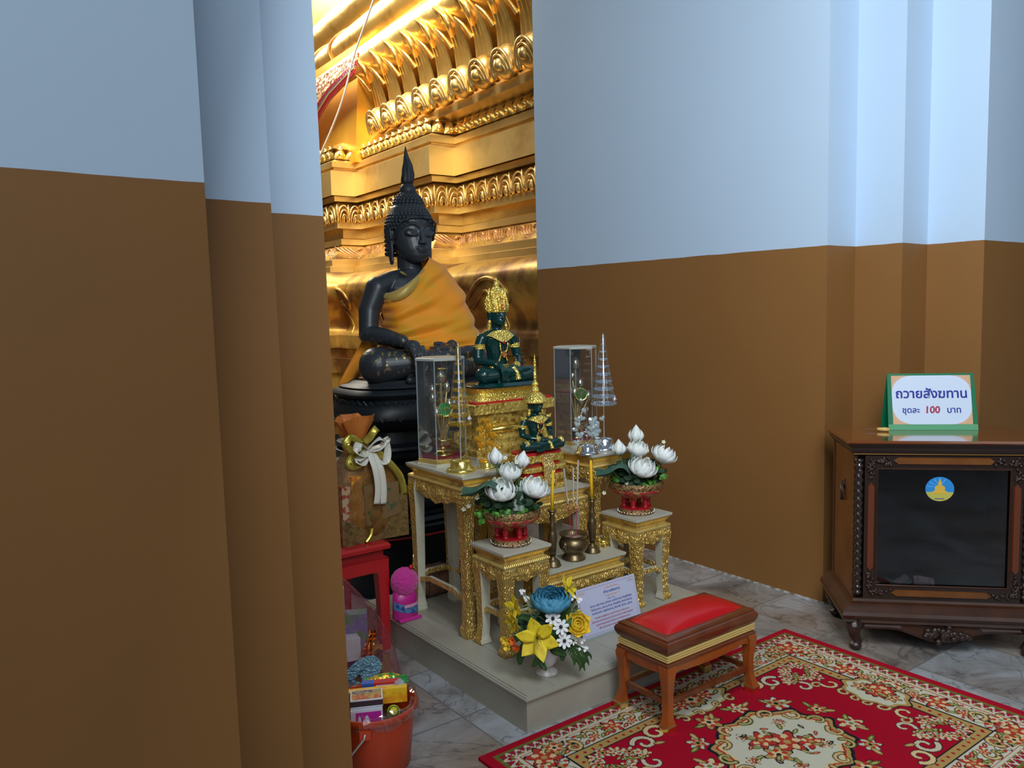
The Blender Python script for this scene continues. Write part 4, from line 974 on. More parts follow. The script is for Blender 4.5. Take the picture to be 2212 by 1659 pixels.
def green_large():
    cx, cy = 2.285, 3.165
    t = thing('gilded_statue_base', 'rectangular gold base with red cloth line and carved panels under the larger green statue', 'statue base', (cx, cy, .826))
    def ring(a, b_, z): return [(-a, -b_, z), (a, -b_, z), (a, b_, z), (-a, b_, z)]
    m = MB(); m.loft([ring(*r) for r in ((.222, .125, 0), (.222, .125, .03), (.21, .115, .035), (.20, .105, .05))]); m.build('foot_moulding', CARVED_FINE, t)
    m = MB(); m.loft([ring(*r) for r in ((.195, .10, .048), (.195, .10, .075), (.18, .088, .09), (.18, .088, .15), (.19, .095, .162))]); m.build('panel_block', CARVED_FINE, t)
    m = MB(); m.tube([(-.12, -.094, .118), (.12, -.094, .118)], .016, 10); m.ball((-.12, -.094, .118), .016); m.ball((.12, -.094, .118), .016); m.build('cartouche', GOLD, t, smooth=True)
    for k in range(8): m = MB(); x = -.165+.047*k; m.prism([(-.016, .03), (.016, .03), (.012, .0), (0, -.022), (-.012, 0)], lambda u, v, h: (x+u, -.105-h, .165+v), .008); m.build('hanging_leaf', CARVED_FINE, t)
    m = MB(); m.loft([ring(*r) for r in ((.20, .105, .16), (.205, .11, .195), (.235, .135, .20), (.235, .135, .243), (.225, .125, .248))]); m.build('carved_cornice', CARVED_FINE, t)
    m = MB(); m.loft([ring(.226, .127, .248), ring(.226, .127, .255)]); m.build('red_cloth', RED, t)
    for x in (-.16, .16):
        for y in (-.085, .085): m = MB(); m.loft([ring(.03, .022, .0), ring(.03, .022, .05)]); m.xf(Matrix.Translation((x*1.15, y*1.15, .05))); m.build('corner_scroll', CARVED_FINE, t)
    m = MB(); m.loft([super_ring(a, b_, z) for a, b_, z in ((.190, .112, .255), (.186, .110, .27), (.172, .096, .276), (.170, .093, .29), (.186, .104, .305), (.188, .106, .312), (.178, .10, .316))]); m.build('oval_gold_plinth', GOLD_TEX, t, angle=40)
    g = green_figure('green_crowned_statue', 'larger dark green seated statue with tall gold crown on the red-lined gold base', (cx, cy, 1.142+.012), .41, .435, 'earth', 1.0)
    m = MB(); m.loft([super_ring(a, b_, z, p=.7) for a, b_, z in ((.185, .12, -.011), (.19, .122, -.006), (.17, .11, .008))]); m.xf(Matrix.Translation((0, -.025, 0))); m.build('seat_slab', GREEN, g, angle=40)
green_large()
def green_small():
    cx, cy = 2.275, 2.87
    t = thing('gilded_stepped_base', 'stepped gold base with red bands and a hanging jewelled cloth under the smaller green statue', 'statue base', (cx, cy, .69))
    L = ((.128, .082, 0, .022, CARVED_FINE), (.118, .074, .022, .038, GOLD), (.124, .08, .038, .066, CARVED_FINE), (.108, .066, .066, .086, RED), (.128, .082, .086, .108, CARVED_FINE), (.100, .060, .108, .126, RED), (.118, .074, .126, .160, CARVED_FINE), (.110, .068, .160, .172, RED))
    for a, b_, z0, z1, mt in L:
        m = MB(); e = .004; m.loft([super_ring(a-e, b_-e, z0, p=.35), super_ring(a, b_, z0+e, p=.35), super_ring(a, b_, z1-e, p=.35), super_ring(a-e, b_-e, z1, p=.35)]); m.build('red_band' if mt is RED else 'gold_band', mt, t, angle=40)
    m = MB(); m.plate(lambda u, v: (Vector(((-.028+.056*u)*(1+.25*v), -.074-.012*v-.010*(v > .3), .165-.135*v)), Vector((0, -1, .1))), 6, 8, .006); m.build('hanging_cloth', mat('jewelled_cloth', (.86, .62, .22), .35, .8, bump=('voronoi', 180, 1, .006), noise=(120, (.6, .12, .04), .34, .38)), t)
    green_figure('green_hatted_statue', 'smaller dark green seated statue with gold spired hat, hands in its lap', (cx, cy, .8665), .295, .33, 'lap', .86)
green_small()
def dark_spire():
    t = thing('tiered_bronze_spire', 'small dark bronze spire with stacked discs behind the knee of the larger green statue', 'ornament', (2.497, 3.268, 1.0815))
    m = MB(); m.lathe([(.017, 0), (.018, .008), (.016, .014), (.014, .03), (.016, .05), (.030, .075)], (0, 0, 0), 20); m.build('foot', mat('dark_bronze', (.10, .065, .045), .4, .6), t, smooth=True)
    m = MB(); P = [(.030, .075)]
    for k in range(7): r = .052-.007*k; z = .085+.022*k; P += [(r, z), (r*1.0, z+.004), (r*.45, z+.012), (r*.42, z+.018)]
    P += [(.006, .245), (.009, .262), (.001, .285)]
    m.lathe(P, (0, 0, 0), 22); m.build('stacked_discs', mat('dark_bronze', (.1, .065, .045)), t, angle=35)
dark_spire()

# ------------------------------------------------------------------ cases, cones and crystal trees
CLEAR = glass_mat('clear_acrylic', (.93, .95, .95), .05)
CLEARF = mat('acrylic_edge', (.50, .56, .55), .15, alpha=.55)
SILVER = mat('polished_silver', (.80, .82, .86), .14, 1)
PEARL = mat('pale_gold_bud', (.80, .60, .28), .25, .7)
def display_case(label, loc, h, R, mirror, flip, flabel, ang=0):
    t = thing('display_case', label, 'display case', loc, ang, group='hexagonal flower cases')
    def hexr(r, z): return [(r*math.cos(PI/3*k+PI/6), r*math.sin(PI/3*k+PI/6), z) for k in range(6)]
    m = MB(); m.loft([hexr(R+.006, 0), hexr(R+.006, .010), hexr(R, .013)]); m.build('base_plate', CREAM, t)
    m = MB(); m.loft([hexr(R, .013), hexr(R, .030), hexr(R-.004, .033)]); m.build('gold_rim', GILT, t)
    m = MB(); m.loft([hexr(R-.006, .0325), hexr(R-.006, .035)]); m.build('red_cloth', mat('crimson_felt', (.45, .02, .05), .8), t)
    a, b_ = hexr(R-.003, .034), hexr(R-.003, h-.012); ai, bi = hexr(R-.006, .034), hexr(R-.006, h-.012)
    MIR = mat('grey_mirror_film', (.44, .44, .48), .10, .85)
    for k in range(6):
        j = (k+1) % 6; m = MB(); m.add([a[k], a[j], b_[j], b_[k], ai[k], ai[j], bi[j], bi[k]], [(0, 1, 2, 3), (7, 6, 5, 4), (0, 4, 5, 1), (1, 5, 6, 2), (2, 6, 7, 3), (3, 7, 4, 0)])
        m.build('pane', MIR if k in mirror else CLEAR, t, **({'label': 'mirrored back pane'} if k in mirror else {}))
        m = MB(); m.tube([a[k], b_[k]], .0022, 5); m.build('corner_strip', CLEARF, t)
    m = MB(); m.loft([hexr(R+.002, h-.013), hexr(R+.002, h-.004), hexr(R-.004, h)]); m.build('lid', mat('grey_lid', (.42, .43, .38), .35), t)
    # golden lotus bouquet inside
    f = thing('golden_lotus_bouquet', flabel, 'ornament', (loc[0], loc[1], loc[2]+.0345), ang, group='golden bouquets')
    m = MB(); m.lathe([(.044, 0), (.046, .006), (.034, .014), (.018, .020), (.018, .030), (.038, .040), (.050, .052), (.047, .068), (.052, .076), (.030, .080)], (0, 0, 0), 24); m.build('vase', mat('vase_gilt', (.75, .55, .22), .22, 1), f, smooth=True)
    random.seed(int(loc[0]*100))
    H = h-.05
    buds = [(0, 0, .80), (-.045, .01, .58), (-.062, -.03, .44), (.030, -.020, .50), (.050, .012, .68), (-.018, .038, .66), (.062, -.02, .52), (.012, -.045, .40)]
    for i, (x, y, k) in enumerate(buds):
        if flip: x = -x
        z = H*k; m = MB(); pts = smooth_pts([(x*.12, y*.12, .06), (x*.35, y*.35, z*.55), (x, y, z)], 5); m.tube(pts, [.0075-.003*q/len(pts) for q in range(len(pts))], 6); m.build('stem', PEARL, f, smooth=True)
        m = MB(); s = 1.1 if i else 1.45; m.lathe([(.003*s, -.012*s), (.012*s, -.004*s), (.0155*s, .008*s), (.013*s, .020*s), (.007*s, .030*s), (.001, .040*s)], (x, y, z), 12); bd = m.build('bud', mat('silvery_bud', (.72, .66, .56), .2, .85, bump=('voronoi', 120, .6, .003)), f, smooth=True)
        if i in (0, 1, 6, 4): m = MB(); m.lathe([(.005*s, 0), (.006*s, .004), (.001, .018*s)], (x, y, z+.026*s), 8); m.build('red_tip', RED, bd)
    x, z = (-.030 if not flip else -.015), H*.50
    m = MB(); n = 28; pl = [(.030*math.cos(2*PI*k/n)*(1+.06*math.cos(8*PI*k/n*2)), .030*math.sin(2*PI*k/n)) for k in range(n)]
    ca = Vector((-.6, -.8, .15)).normalized(); rt = Vector((.8, -.6, 0)); up = ca.cross(rt)*-1
    if up.z < 0: up = -up
    O = Vector((x, -.05, z))
    m.prism(pl, lambda u, v, h_: tuple(O+rt*u+up*v+ca*h_), .003); d = m.build('leaf_medallion', mat('green_enamel' if not flip else 'dark_green_enamel', (.02, .42, .14) if not flip else (.03, .12, .02), .25), f, label='green enamel leaf disc')
    m = MB(); m.tube([tuple(O+rt*u+up*v+ca*.003) for u, v in pl+[pl[0]]], .0018, 6)
    for k in range(8): a_ = 2*PI*k/8; m.tube([tuple(O+ca*.0035), tuple(O+rt*.029*math.cos(a_)+up*.029*math.sin(a_)+ca*.0035)], .0012, 5)
    m.ball(tuple(O+ca*.004), .004, 8, 6); m.build('gold_veins', GOLD, d)
display_case('hexagonal clear case of golden lotus buds standing on the left tall table', (1.893, 3.060, .826), .475, .112, (0, 1), False, 'bouquet of pale gold lotus buds with a bright green disc inside the left case', .25)
display_case('hexagonal mirrored case of golden buds standing by the brown wall', (2.690, 3.065, .815), .500, .112, (0, 1, 2), True, 'bouquet of gold buds with dark green wheel inside the right mirrored case', .1)

def cone_tree(label, loc, z0, z1, R, metal, nring, bead, glow):
    t = thing('clear_cone_ornament', label, 'ornament', loc, group='cone shaped tiered umbrellas')
    s = R/.05
    m = MB(); m.lathe([(.060*s**.4, 0), (.063*s**.4, .006*s), (.057*s**.4, .014*s), (.045*s**.4, .018*s), (.044*s**.4, .042*s), (.040*s**.4, .049*s), (.022*s, .052*s), (.002, .053*s)], (0, 0, 0), 32); m.build('round_base', metal, t, smooth=True)
    m = MB(); m.tube([(0, 0, .05*s), (0, 0, z1-.06)], .0022, 6); m.build('rod', CLEARF, t)
    H = z1-z0
    m = MB(); n = 36; rings = []
    for r, z in ((R, z0), (R*.985, z0+.004), (.008, z1-.012), (.001, z1)): rings.append([(r*math.cos(2*PI*k/n), r*math.sin(2*PI*k/n), z) for k in range(n)])
    m.loft(rings, cap=False); m.build('clear_cone', CLEAR, t, smooth=True)
    for i in range(nring):
        v = i/nring; r = (R-.003)*(1-v)*.97; z = z0+.003+H*v*.93; th = .0064*(1-v*.45)
        mm = MB(); k = max(14, int(2*PI*r/(th*1.7)))
        for q in range(k): a = 2*PI*q/k; mm.ball((r*math.cos(a), r*math.sin(a), z), th, 6, 4)
        mm.tube([(r*.9*math.cos(a), r*.9*math.sin(a), z-.003) for a in [2*PI*q/24 for q in range(25)]], th*.7, 5, cap=False)
        mm.build('bead_tier', bead, t)
    m = MB(); m.lathe([(.006, 0), (.009, .02), (.006, .045), (.001, .075)], (0, 0, z1-.085), 12); m.build('finial', bead, t, smooth=True)
    m = MB(); m.loft([[(0, 0, 0)]*4, [(.010, -.004, .012), (.004, .010, .012), (-.010, .004, .012), (-.004, -.010, .012)], [(0, 0, .034)]*4]); m.xf(Matrix.Translation((R*.45, -R*.75, z0+.012))); m.build('hanging_crystal', mat('crystal', (.9, .92, 1.0), .03, .5), t)
cone_tree('gold tiered umbrella inside a tall clear cone on the left table', (1.848, 2.845, .826), .200, .548, .051, GOLD, 9, mat('gold_beads', (.95, .66, .08), .2, .9), True)
cone_tree('silver tiered umbrella inside a tall clear cone against the brown wall', (2.684, 2.855, .815), .222, .570, .062, mat('polished_silver', (.8, .82, .86)), 9, mat('silver_beads', (.75, .80, .90), .2, .9), True)

def heart_tree(label, loc, hearts, metal, glass, s=1.0, stem=.25):
    t = thing('crystal_leaf_tree', label, 'ornament', loc, group='crystal heart trees')
    m = MB(); m.lathe([(.064*s, 0), (.067*s, .006*s), (.057*s, .014*s), (.051*s, .018*s), (.048*s, .038*s), (.036*s, .048*s), (.015*s, .050*s), (.002, .051*s)], (0, 0, 0), 30); m.build('round_base', metal, t, smooth=True)
    m = MB(); m.tube([(0, 0, .045*s), (.002, 0, stem)], .0028, 6); m.build('stem', metal, t)
    rt = Vector((.8, -.6, 0)); tw = Vector((-.6, -.8, 0)); up = Vector((0, 0, 1))
    for i, (dx, dz, r, rot) in enumerate(hearts):
        tiltd = Vector((math.cos(i*2.1)*.35, math.sin(i*1.7)*.35, 0)); n = (tw+tiltd).normalized(); R_ = up.cross(n).normalized(); R_ = -R_ if R_.dot(rt) < 0 else R_; O = rt*dx+up*dz+tw*(.012*((i % 3)-1))
        pl = []
        for k in range(20):
            a = 2*PI*k/20; x = 16*math.sin(a)**3/17; y = (13*math.cos(a)-5*math.cos(2*a)-2*math.cos(3*a)-math.cos(4*a))/17
            x, y = x*math.cos(rot)-y*math.sin(rot), x*math.sin(rot)+y*math.cos(rot); pl.append((x*r, y*r))
        m = MB(); k = len(pl); rim = [tuple(O+R_*x+up*y) for x, y in pl]
        for sg in (1, -1):
            inner = [tuple(O+R_*x*.55+up*y*.55+n*(sg*r*.28)) for x, y in pl]; c = tuple(O+n*(sg*r*.32)); base = rim+inner+[c]
            m.add(base, [(q, (q+1) % k, k+(q+1) % k, k+q) for q in range(k)]+[(k+q, k+(q+1) % k, 2*k) for q in range(k)])
        hh = m.build('heart_crystal', glass, t)
        m = MB(); m.tube([tuple(O-n*.002), (0, 0, max(.05*s, dz-abs(dx)*.9-.02))], .0009, 5); m.build('wire', metal, t)
CR = mat('cut_crystal', (.62, .72, .74), .06, .35, alpha=.72)
AMB = mat('amber_crystal', (.75, .36, .02), .1, .3, alpha=.85)
heart_tree('silver stemmed tree of clear heart crystals beside the silver cone', (2.551, 2.832, .815), [(-.005, .205, .020, .2), (-.040, .165, .020, .5), (-.022, .172, .017, -.5), (-.050, .118, .020, .6), (-.034, .090, .022, .1), (-.046, .142, .017, -.3), (.028, .150, .026, -.4), (.046, .135, .022, .7), (.020, .122, .020, .1), (.050, .108, .022, -.7), (.022, .096, .022, .2), (.040, .090, .018, -.2), (.036, .160, .020, .3), (-.048, .055, .018, .2), (.052, .055, .020, -.1), (.075, .165, .016, .4)], SILVER, CR, .9, .225)
heart_tree('gold tree of amber heart crystals behind the gold cone, beside the gold base', (1.968, 2.83, .826), [(-.020, .165, .022, .3), (.012, .175, .022, -.2), (-.028, .130, .024, .5), (.002, .140, .022, .1), (.030, .140, .022, -.4), (-.020, .100, .022, .0), (.020, .108, .022, .3), (.036, .092, .018, -.5), (-.014, .032, .02, .2), (.026, .040, .02, -.3), (0, .205, .018, 0)], GOLD, AMB, .62, .20)

# ------------------------------------------------------------------ lotus bowls and artificial flowers
RT = Vector((.8, -.6, 0)); TW = Vector((-.6, -.8, 0)); UP = Vector((0, 0, 1))
PETW = mat('white_petal', (.86, .87, .84), .5, noise=(60, (.74, .79, .72), .3, .5))
PETC = mat('lotus_heart_green', (.55, .62, .22), .6)
LEAFD = mat('lotus_leaf_green', (.045, .12, .075), .5, noise=(20, (.03, .08, .05), .35, .6))
LEAFB = mat('bright_leaf_green', (.10, .32, .03), .5, noise=(50, (.04, .16, .02), .35, .6))
STEM = mat('stem_green', (.12, .20, .05), .5)
MOSS = mat('dark_foliage', (.014, .045, .016), .7)
def basis(d):
    d = Vector(d).normalized(); a = d.cross(UP) if abs(d.z) < .95 else d.cross(Vector((1, 0, 0))); a.normalize(); return a, d.cross(a)*-1, d
def petal_ring(m, c, d, n, r0, L, w, open_, ph=0, curl=.2, tip=1.0, cup=.35):
    """n cupped petals round axis d; open_ = angle from axis (0 closed, 1.5 flat)"""
    A, B, D = basis(d); c = Vector(c)
    for k in range(n):
        a = ph+2*PI*k/n; o = A*math.cos(a)+B*math.sin(a); t = D.cross(o)
        def f(u, v):
            s = (u-.5)*2; ang = open_*(1-.55*v*(1-curl*4) if open_ < 1.1 else 1-.2*v); ww = w*((.45+.55*math.sin(PI/2*v/.5)) if v < .5 else max(.03, 1-((v-.5)/.5)**(1.25 if tip >= 1 else 3.5)))
            # arc length integration approximated: bulging profile
            rr = r0+L*(math.sin(open_)*v+.30*math.sin(PI*v)*(1 if open_ < 1 else .2)); hh = L*(math.cos(open_)*v+.0*v)-(L*.18*math.sin(PI*v*.5) if open_ > 1 else 0)+curl*L*v*v*.3
            p = c+o*rr+D*hh+t*(s*ww)-o*(cup*ww*s*s)
            return (p, (o*.5+D*-.2).normalized())
        m.plate(f, 5, 7, .0008)
def lotus(parent, c, d, r, kind):
    m = MB()
    if kind == 'bud':
        A, B, D = basis(d); rings = []
        for v, q in ((0, .30), (.10, .72), (.22, .96), (.36, 1.0), (.52, .90), (.68, .68), (.82, .42), (.93, .18), (1, .02)):
            rings.append([tuple(Vector(c)+D*(v*r*2.9)+(A*math.cos(a)+B*math.sin(a))*(r*q*(1+.03*math.cos(5*a)))) for a in [2*PI*k/20 for k in range(20)]])
        m.loft(rings); petal_ring(m, c, d, 5, r*.62, r*2.1, r*.62, .10, .3, 0, 1, .5)
        o = m.build('lotus_bud', PETW, parent, smooth=True)
        g = MB(); petal_ring(g, Vector(c)-D*.001, d, 4, r*.35, r*.9, r*.35, .5, 0, 0); g.build('calyx', LEAFD, o, smooth=True)
    else:
        petal_ring(m, c, d, 7, r*.22, r*1.65, r*.46, .20, 0, 0, 1.0); petal_ring(m, c, d, 8, r*.30, r*1.60, r*.46, .38, .4, 0, 1.0); petal_ring(m, c, d, 8, r*.30, r*1.45, r*.44, .66 if kind == 'open' else .42, .1, .1, 1.0)
        o = m.build('lotus_bloom', PETW, parent, smooth=True)
        A, B, D = basis(d); g = MB(); g.lathe([(.001, 0), (r*.22, r*.1), (r*.34, r*.55), (r*.30, r*.62), (.001, r*.60)], (0, 0, 0), 12); M = Matrix((( *[A.x, B.x, D.x], c[0]), (*[A.y, B.y, D.y], c[1]), (*[A.z, B.z, D.z], c[2]), (0, 0, 0, 1))); g.xf(M); g.build('seed_head', PETC, o, smooth=True)
    return o
def sprig(m, c, n, R, lr, seed):
    rnd = random.Random(seed)
    for k in range(n):
        d = Vector((rnd.uniform(-1, 1), rnd.uniform(-1, 1), rnd.uniform(-.3, 1))).normalized(); p = Vector(c)+d*R*rnd.uniform(.3, 1)
        A, B, D = basis(d+TW*.6); w = lr*rnd.uniform(.7, 1.2); vs = [tuple(p+A*(w*math.cos(a)*(1 if j else 1))+B*(w*.75*math.sin(a))+D*(.12*w*math.cos(2*a))) for j, a in enumerate([2*PI*i/8 for i in range(8)])]
        q = [tuple(Vector(v)-D*.0006) for v in vs]; m.add(vs+q, [tuple(range(8)), tuple(range(15, 7, -1))]+[(i, 8+i, 8+(i+1) % 8, (i+1) % 8) for i in range(8)])
def blade(m, pts, w, n_=None):
    P = smooth_pts(pts, 5); k = len(P)
    def f(u, v):
        i = min(k-2, int(v*(k-1))); g = v*(k-1)-i; p = P[i]*(1-g)+P[i+1]*g; t = (P[i+1]-P[i]).normalized(); s = t.cross(n_ or TW).normalized(); ww = w*math.sin(PI*(.06+.90*v))**.7
        return (p+s*((u-.5)*2*ww)+(n_ or TW)*(.25*ww*abs((u-.5)*2)), (n_ or TW))
    m.plate(f, 5, 10, .0008)
def lotus_bowl(loc, R, h, which):
    t = thing('offering_bowl', ('red and gold footed bowl full of white lotuses on the front left small table' if which == 'L' else 'red and gold footed lotus bowl on the small table by the brown wall'), 'bowl', loc, .3, group='footed red offering bowls')
    GB = mat('antique_gold_band', (.30, .19, .07), .5, .5, bump=('voronoi', 140, 1, .004), noise=(70, (.12, .03, .02), .38, .5))
    m = MB(); m.lathe([(R*.62, 0), (R*.68, .003), (R*.66, .014), (R*.60, .022), (R*.58, .024)], (0, 0, 0), 40); m.build('base_ring', GB, t, angle=40)
    for k in range(26): 
        pass
    m = MB()
    for k in range(30): a = 2*PI*k/30; m.ball((R*.675*math.cos(a), R*.675*math.sin(a), .010), .0028, 6, 4)
    m.build('bead_ring', mat('mirror_beads', (.75, .75, .72), .2, .7), t)
    m = MB(); m.lathe([(R*.58, .0235), (R*.585, .028), (R*.50, .030), (.001, .030)], (0, 0, 0), 36); m.build('foot_plate', REDP, t)
    for k in range(6):
        a = 2*PI*k/6+.25; x, y = R*.46*math.cos(a), R*.46*math.sin(a); z0, z1 = .030, h*.52
        m = MB(); H = z1-z0; m.lathe([(.0125, 0), (.0125, H*.12), (.009, H*.2), (.0115, H*.35), (.0125, H*.5), (.0115, H*.65), (.009, H*.8), (.0125, H*.9), (.0125, H+.004)], (x, y, z0), 12); m.build('pillar', REDP, t, smooth=True)
    z = h*.52
    m = MB(); m.lathe([(.001, z), (R*.60, z), (R*.62, z+.006), (R*.80, z+h*.09), (R*.97, z+h*.20), (R*1.0, z+h*.27)], (0, 0, 0), 44); m.build('bowl_body', mat('red_gold_painted_bowl', (.42, .02, .02), .4, .1, bump=('voronoi', 110, .6, .003), noise=(38, (.40, .22, .06), .44, .50)), t, smooth=True)
    m = MB(); m.lathe([(R*1.0, z+h*.265), (R*1.015, z+h*.30), (R*1.01, z+h*.40), (R*.97, z+h*.46), (R*.93, z+h*.465), (R*.93, z+h*.40), (.001, z+h*.385)], (0, 0, 0), 44); m.build('rim_band', GB, t, angle=50)
    # bouquet
    f = thing('lotus_arrangement', ('white lotus buds and blooms with drooping leaf at left, in the front left bowl' if which == 'L' else 'white lotus buds and blooms in the bowl nearest the brown wall'), 'artificial flowers', (loc[0], loc[1], loc[2]+h*.93+(.012 if which == 'L' else 0)), group='artificial lotus arrangements')
    W = lambda dx, dz, dn=0: RT*dx+UP*dz+TW*dn
    if which == 'L': fl = [((-.054, .175, .00), (-.05, .0, 1), .021, 'bud'), ((.046, .165, .02), (.20, -.1, 1), .020, 'bud'), ((.00, .115, .02), (-.1, -.3, 1), .036, 'semi'), ((-.038, .050, .075), (-.15, -.35, 1), .044, 'open'), ((.088, .050, .045), (.1, -.35, 1), .042, 'open')]
    else: fl = [((.006, .185, -.02), (.0, .0, 1), .024, 'bud'), ((-.080, .135, .02), (-.12, -.1, 1), .022, 'bud'), ((.0, .125, .02), (.0, -.3, 1), .038, 'semi'), ((.008, .045, .075), (.0, -.4, 1), .046, 'open'), ((.110, .095, .03), (.30, -.3, 1), .042, 'open')]
    for (q, d, r, k) in fl:
        c = W(*q); lotus(f, c, d, r*1.17, k); m = MB(); m.tube([tuple(p) for p in smooth_pts([(c.x*.3, c.y*.3, -.01), (c.x*.7, c.y*.7, c.z*.5), tuple(c)], 4)], .0035, 6); m.build('stem', STEM, f)
    # drooping lotus leaf
    lc = W(-.115, .105, .095) if which == 'L' else W(-.120, .085, .095)
    m = MB(); m.plate(lambda u, v: (lc+RT*((u-.5)*.15)+TW*((v-.5)*.10)+UP*(-.018*math.cos((u-.35)*7)+.012*math.sin(v*6+u*5)-.30*(u-.6)**2*.3), Vector((0, 0, 1))), 16, 10, .001)
    m.build('lotus_leaf', LEAFD, f, smooth=True); m = MB(); m.tube([(lc.x*.4, lc.y*.4, -.01), tuple(lc+UP*-.01)], .002, 5); m.build('stem', STEM, f)
    m = MB(); l2 = W(.035, .14, -.06); m.plate(lambda u, v: (l2+RT*((u-.5)*.17)+TW*((v-.5)*.08)+UP*(.016*math.sin(u*8)+.02*v), Vector((0, 0, 1))), 14, 8, .001); m.build('lotus_leaf', LEAFD, f, smooth=True)
    # mound of foliage filling the bowl
    m = MB(); m.ball((0, 0, -.012), (R*.90, R*.90, .052), 24, 10)
    for k in range(210): 
        a = random.uniform(0, 2*PI); rr = R*math.sqrt(random.random())*.98; sprig(m, (rr*math.cos(a), rr*math.sin(a), .015+.10*random.random()*(1-rr/R*.5)), 2, .02, .014, k)
    m.build('dark_foliage', MOSS, f)
    pts = [(-.13, -.02, .05), (-.105, -.045, .07), (-.05, -.005, .10), (-.01, -.005, .10), (.05, .002, .09), (-.10, .02, .02), (.09, .005, .06), (-.085, -.01, .06)] if which == 'L' else [(-.11, .04, .04), (-.04, -.02, .09), (.035, .0, .10), (.085, .06, .05), (.12, .03, .05), (-.09, .02, .05), (.06, .01, .07)]
    for i, (a, b_, c_) in enumerate(pts): m = MB(); sprig(m, W(a, b_, c_), 16, .024, .0095, 50+i); m.build('leaf_sprig', LEAFB, f)
    # arching filler with tiny cream flowers
    arcs = [((-.06, .03, .04), (-.11, .085, .05), (-.165, .02, .06)), ((-.05, .03, .04), (-.09, .075, .06), (-.13, .055, .07)), ((.0, .06, .06), (.01, .15, .05), (-.015, .205, .03)), ((.01, .06, .04), (.04, .15, .04), (.03, .19, .05)), ((.04, .05, .05), (.06, .12, .05), (.075, .115, .06)), ((-.07, .02, .05), (-.12, .05, .05), (-.185, .005, .05))] if which == 'L' else [((-.05, .02, .05), (-.11, .04, .06), (-.155, -.035, .06)), ((-.03, .03, .06), (-.045, .05, .08), (-.055, .015, .09)), ((.05, .06, .0), (.10, .16, 0), (.13, .185, 0)), ((.05, .06, .0), (.11, .14, 0), (.14, .14, 0)), ((.03, .08, .05), (.04, .13, .05), (.045, .155, .05)), ((-.02, .08, .04), (-.03, .15, .04), (-.035, .17, .04))]
    for i, ar in enumerate(arcs):
        P = smooth_pts([W(*q) for q in ar], 6); m = MB(); m.tube([tuple(p) for p in P], .0012, 5); st = m.build('filler_stem', STEM, f); m = MB(); petal_ring(m, P[-1], TW+UP*.5, 5, .001, .010, .0045, 1.2, i); m.ball(tuple(P[-1]), .0028, 6, 4); m.build('tiny_flower', mat('cream_flower', (.72, .68, .50), .6), st)
    # rolled leaves at the front
    if which == 'L':
        for dx in (.018, .040):
            a, b_ = W(dx, .095, .07), W(dx+.004, .005, .10); m = MB(); m.tube([tuple(a), tuple((a+b_)/2), tuple(b_)], [.009, .012, .013], 12, cap=False); m.tube([tuple(a), tuple((a+b_)/2), tuple(b_)], [.008, .011, .012], 12, cap=False); m.build('rolled_leaf', mat('grey_green_leaf', (.20, .26, .20), .5), f, smooth=True)
    else:
        for dx in (-.028,): m = MB(); blade(m, [W(dx, .0, .07), W(dx, .08, .07), W(dx+.004, .15, .06)], .009); m.build('blade_leaf', LEAFD, f, smooth=True)
lotus_bowl((1.915, 2.592, .56), .121, .148, 'L')
lotus_bowl((2.678, 2.638, .55), .125, .152, 'R')

# ------------------------------------------------------------------ incense set
BRASS = mat('old_brass', (.24, .17, .085), .36, .85, bump=('noise', 60, .15, .002), noise=(20, (.13, .10, .05), .3, .6))
def candlestick(loc, h, label, clabel, lean):
    t = thing('candlestick', label, 'candlestick', loc, group='brass candlesticks')
    m = MB(); m.lathe([(.036, 0), (.037, .004), (.033, .008), (.032, .018), (.024, .026), (.014, .034), (.010, .046)], (0, 0, 0), 24); m.build('foot', BRASS, t, smooth=True)
    m = MB(); z = .046; P = [(.010, z), (.0125, z+.02), (.014, z+.05), (.017, z+.075), (.013, z+.10), (.0085, z+.115), (.0125, z+.125), (.0085, z+.135), (.010, z+.16), (.0085, z+.175), (.011, z+.185)]
    k = (h-.012-.185-z)/1.0; P = [(r, z+(q-z)*(h-.012-z)/.185) for r, q in P]; P = [(r*1.22, q) for r, q in P]; m.lathe(P, (0, 0, 0), 18); m.build('shaft', BRASS, t, smooth=True)
    m = MB(); m.lathe([(.010, h-.014), (.019, h-.006), (.020, h), (.012, h-.001), (.011, h-.006), (.001, h-.006)], (0, 0, 0), 20); m.build('drip_cup', BRASS, t, smooth=True)
    c = thing('candle', clabel, 'candle', (loc[0], loc[1], loc[2]+h-.0055), group='yellow candles')
    L = .176; e = Vector(lean)*L; m = MB(); m.tube([(0, 0, 0), tuple(e*.5+UP*L*.5), tuple(e*.93+UP*L*.93), tuple(e*.975+UP*L*.975), tuple(e+UP*L)], [.0072, .0068, .0066, .0045, .0012], 12); m.build('wax_stick', mat('yellow_wax', (.95, .55, .02), .4), c, smooth=True)
    m = MB(); m.tube([tuple(e+UP*L), tuple(e+UP*(L+.006))], .0008, 5); m.build('wick', mat('wick', (.3, .25, .1), .8), c)
candlestick((2.168, 2.635, .40), .246, 'brass candlestick left of the incense pot beside the left lotus bowl', 'slim yellow candle leaning slightly, left of the incense sticks', (.05, 0, 0))
candlestick((2.432, 2.672, .40), .252, 'brass candlestick behind the incense pot, nearest the tiny gold elephant', 'taller looking yellow candle to the right of the incense sticks', (-.02, 0, 0))
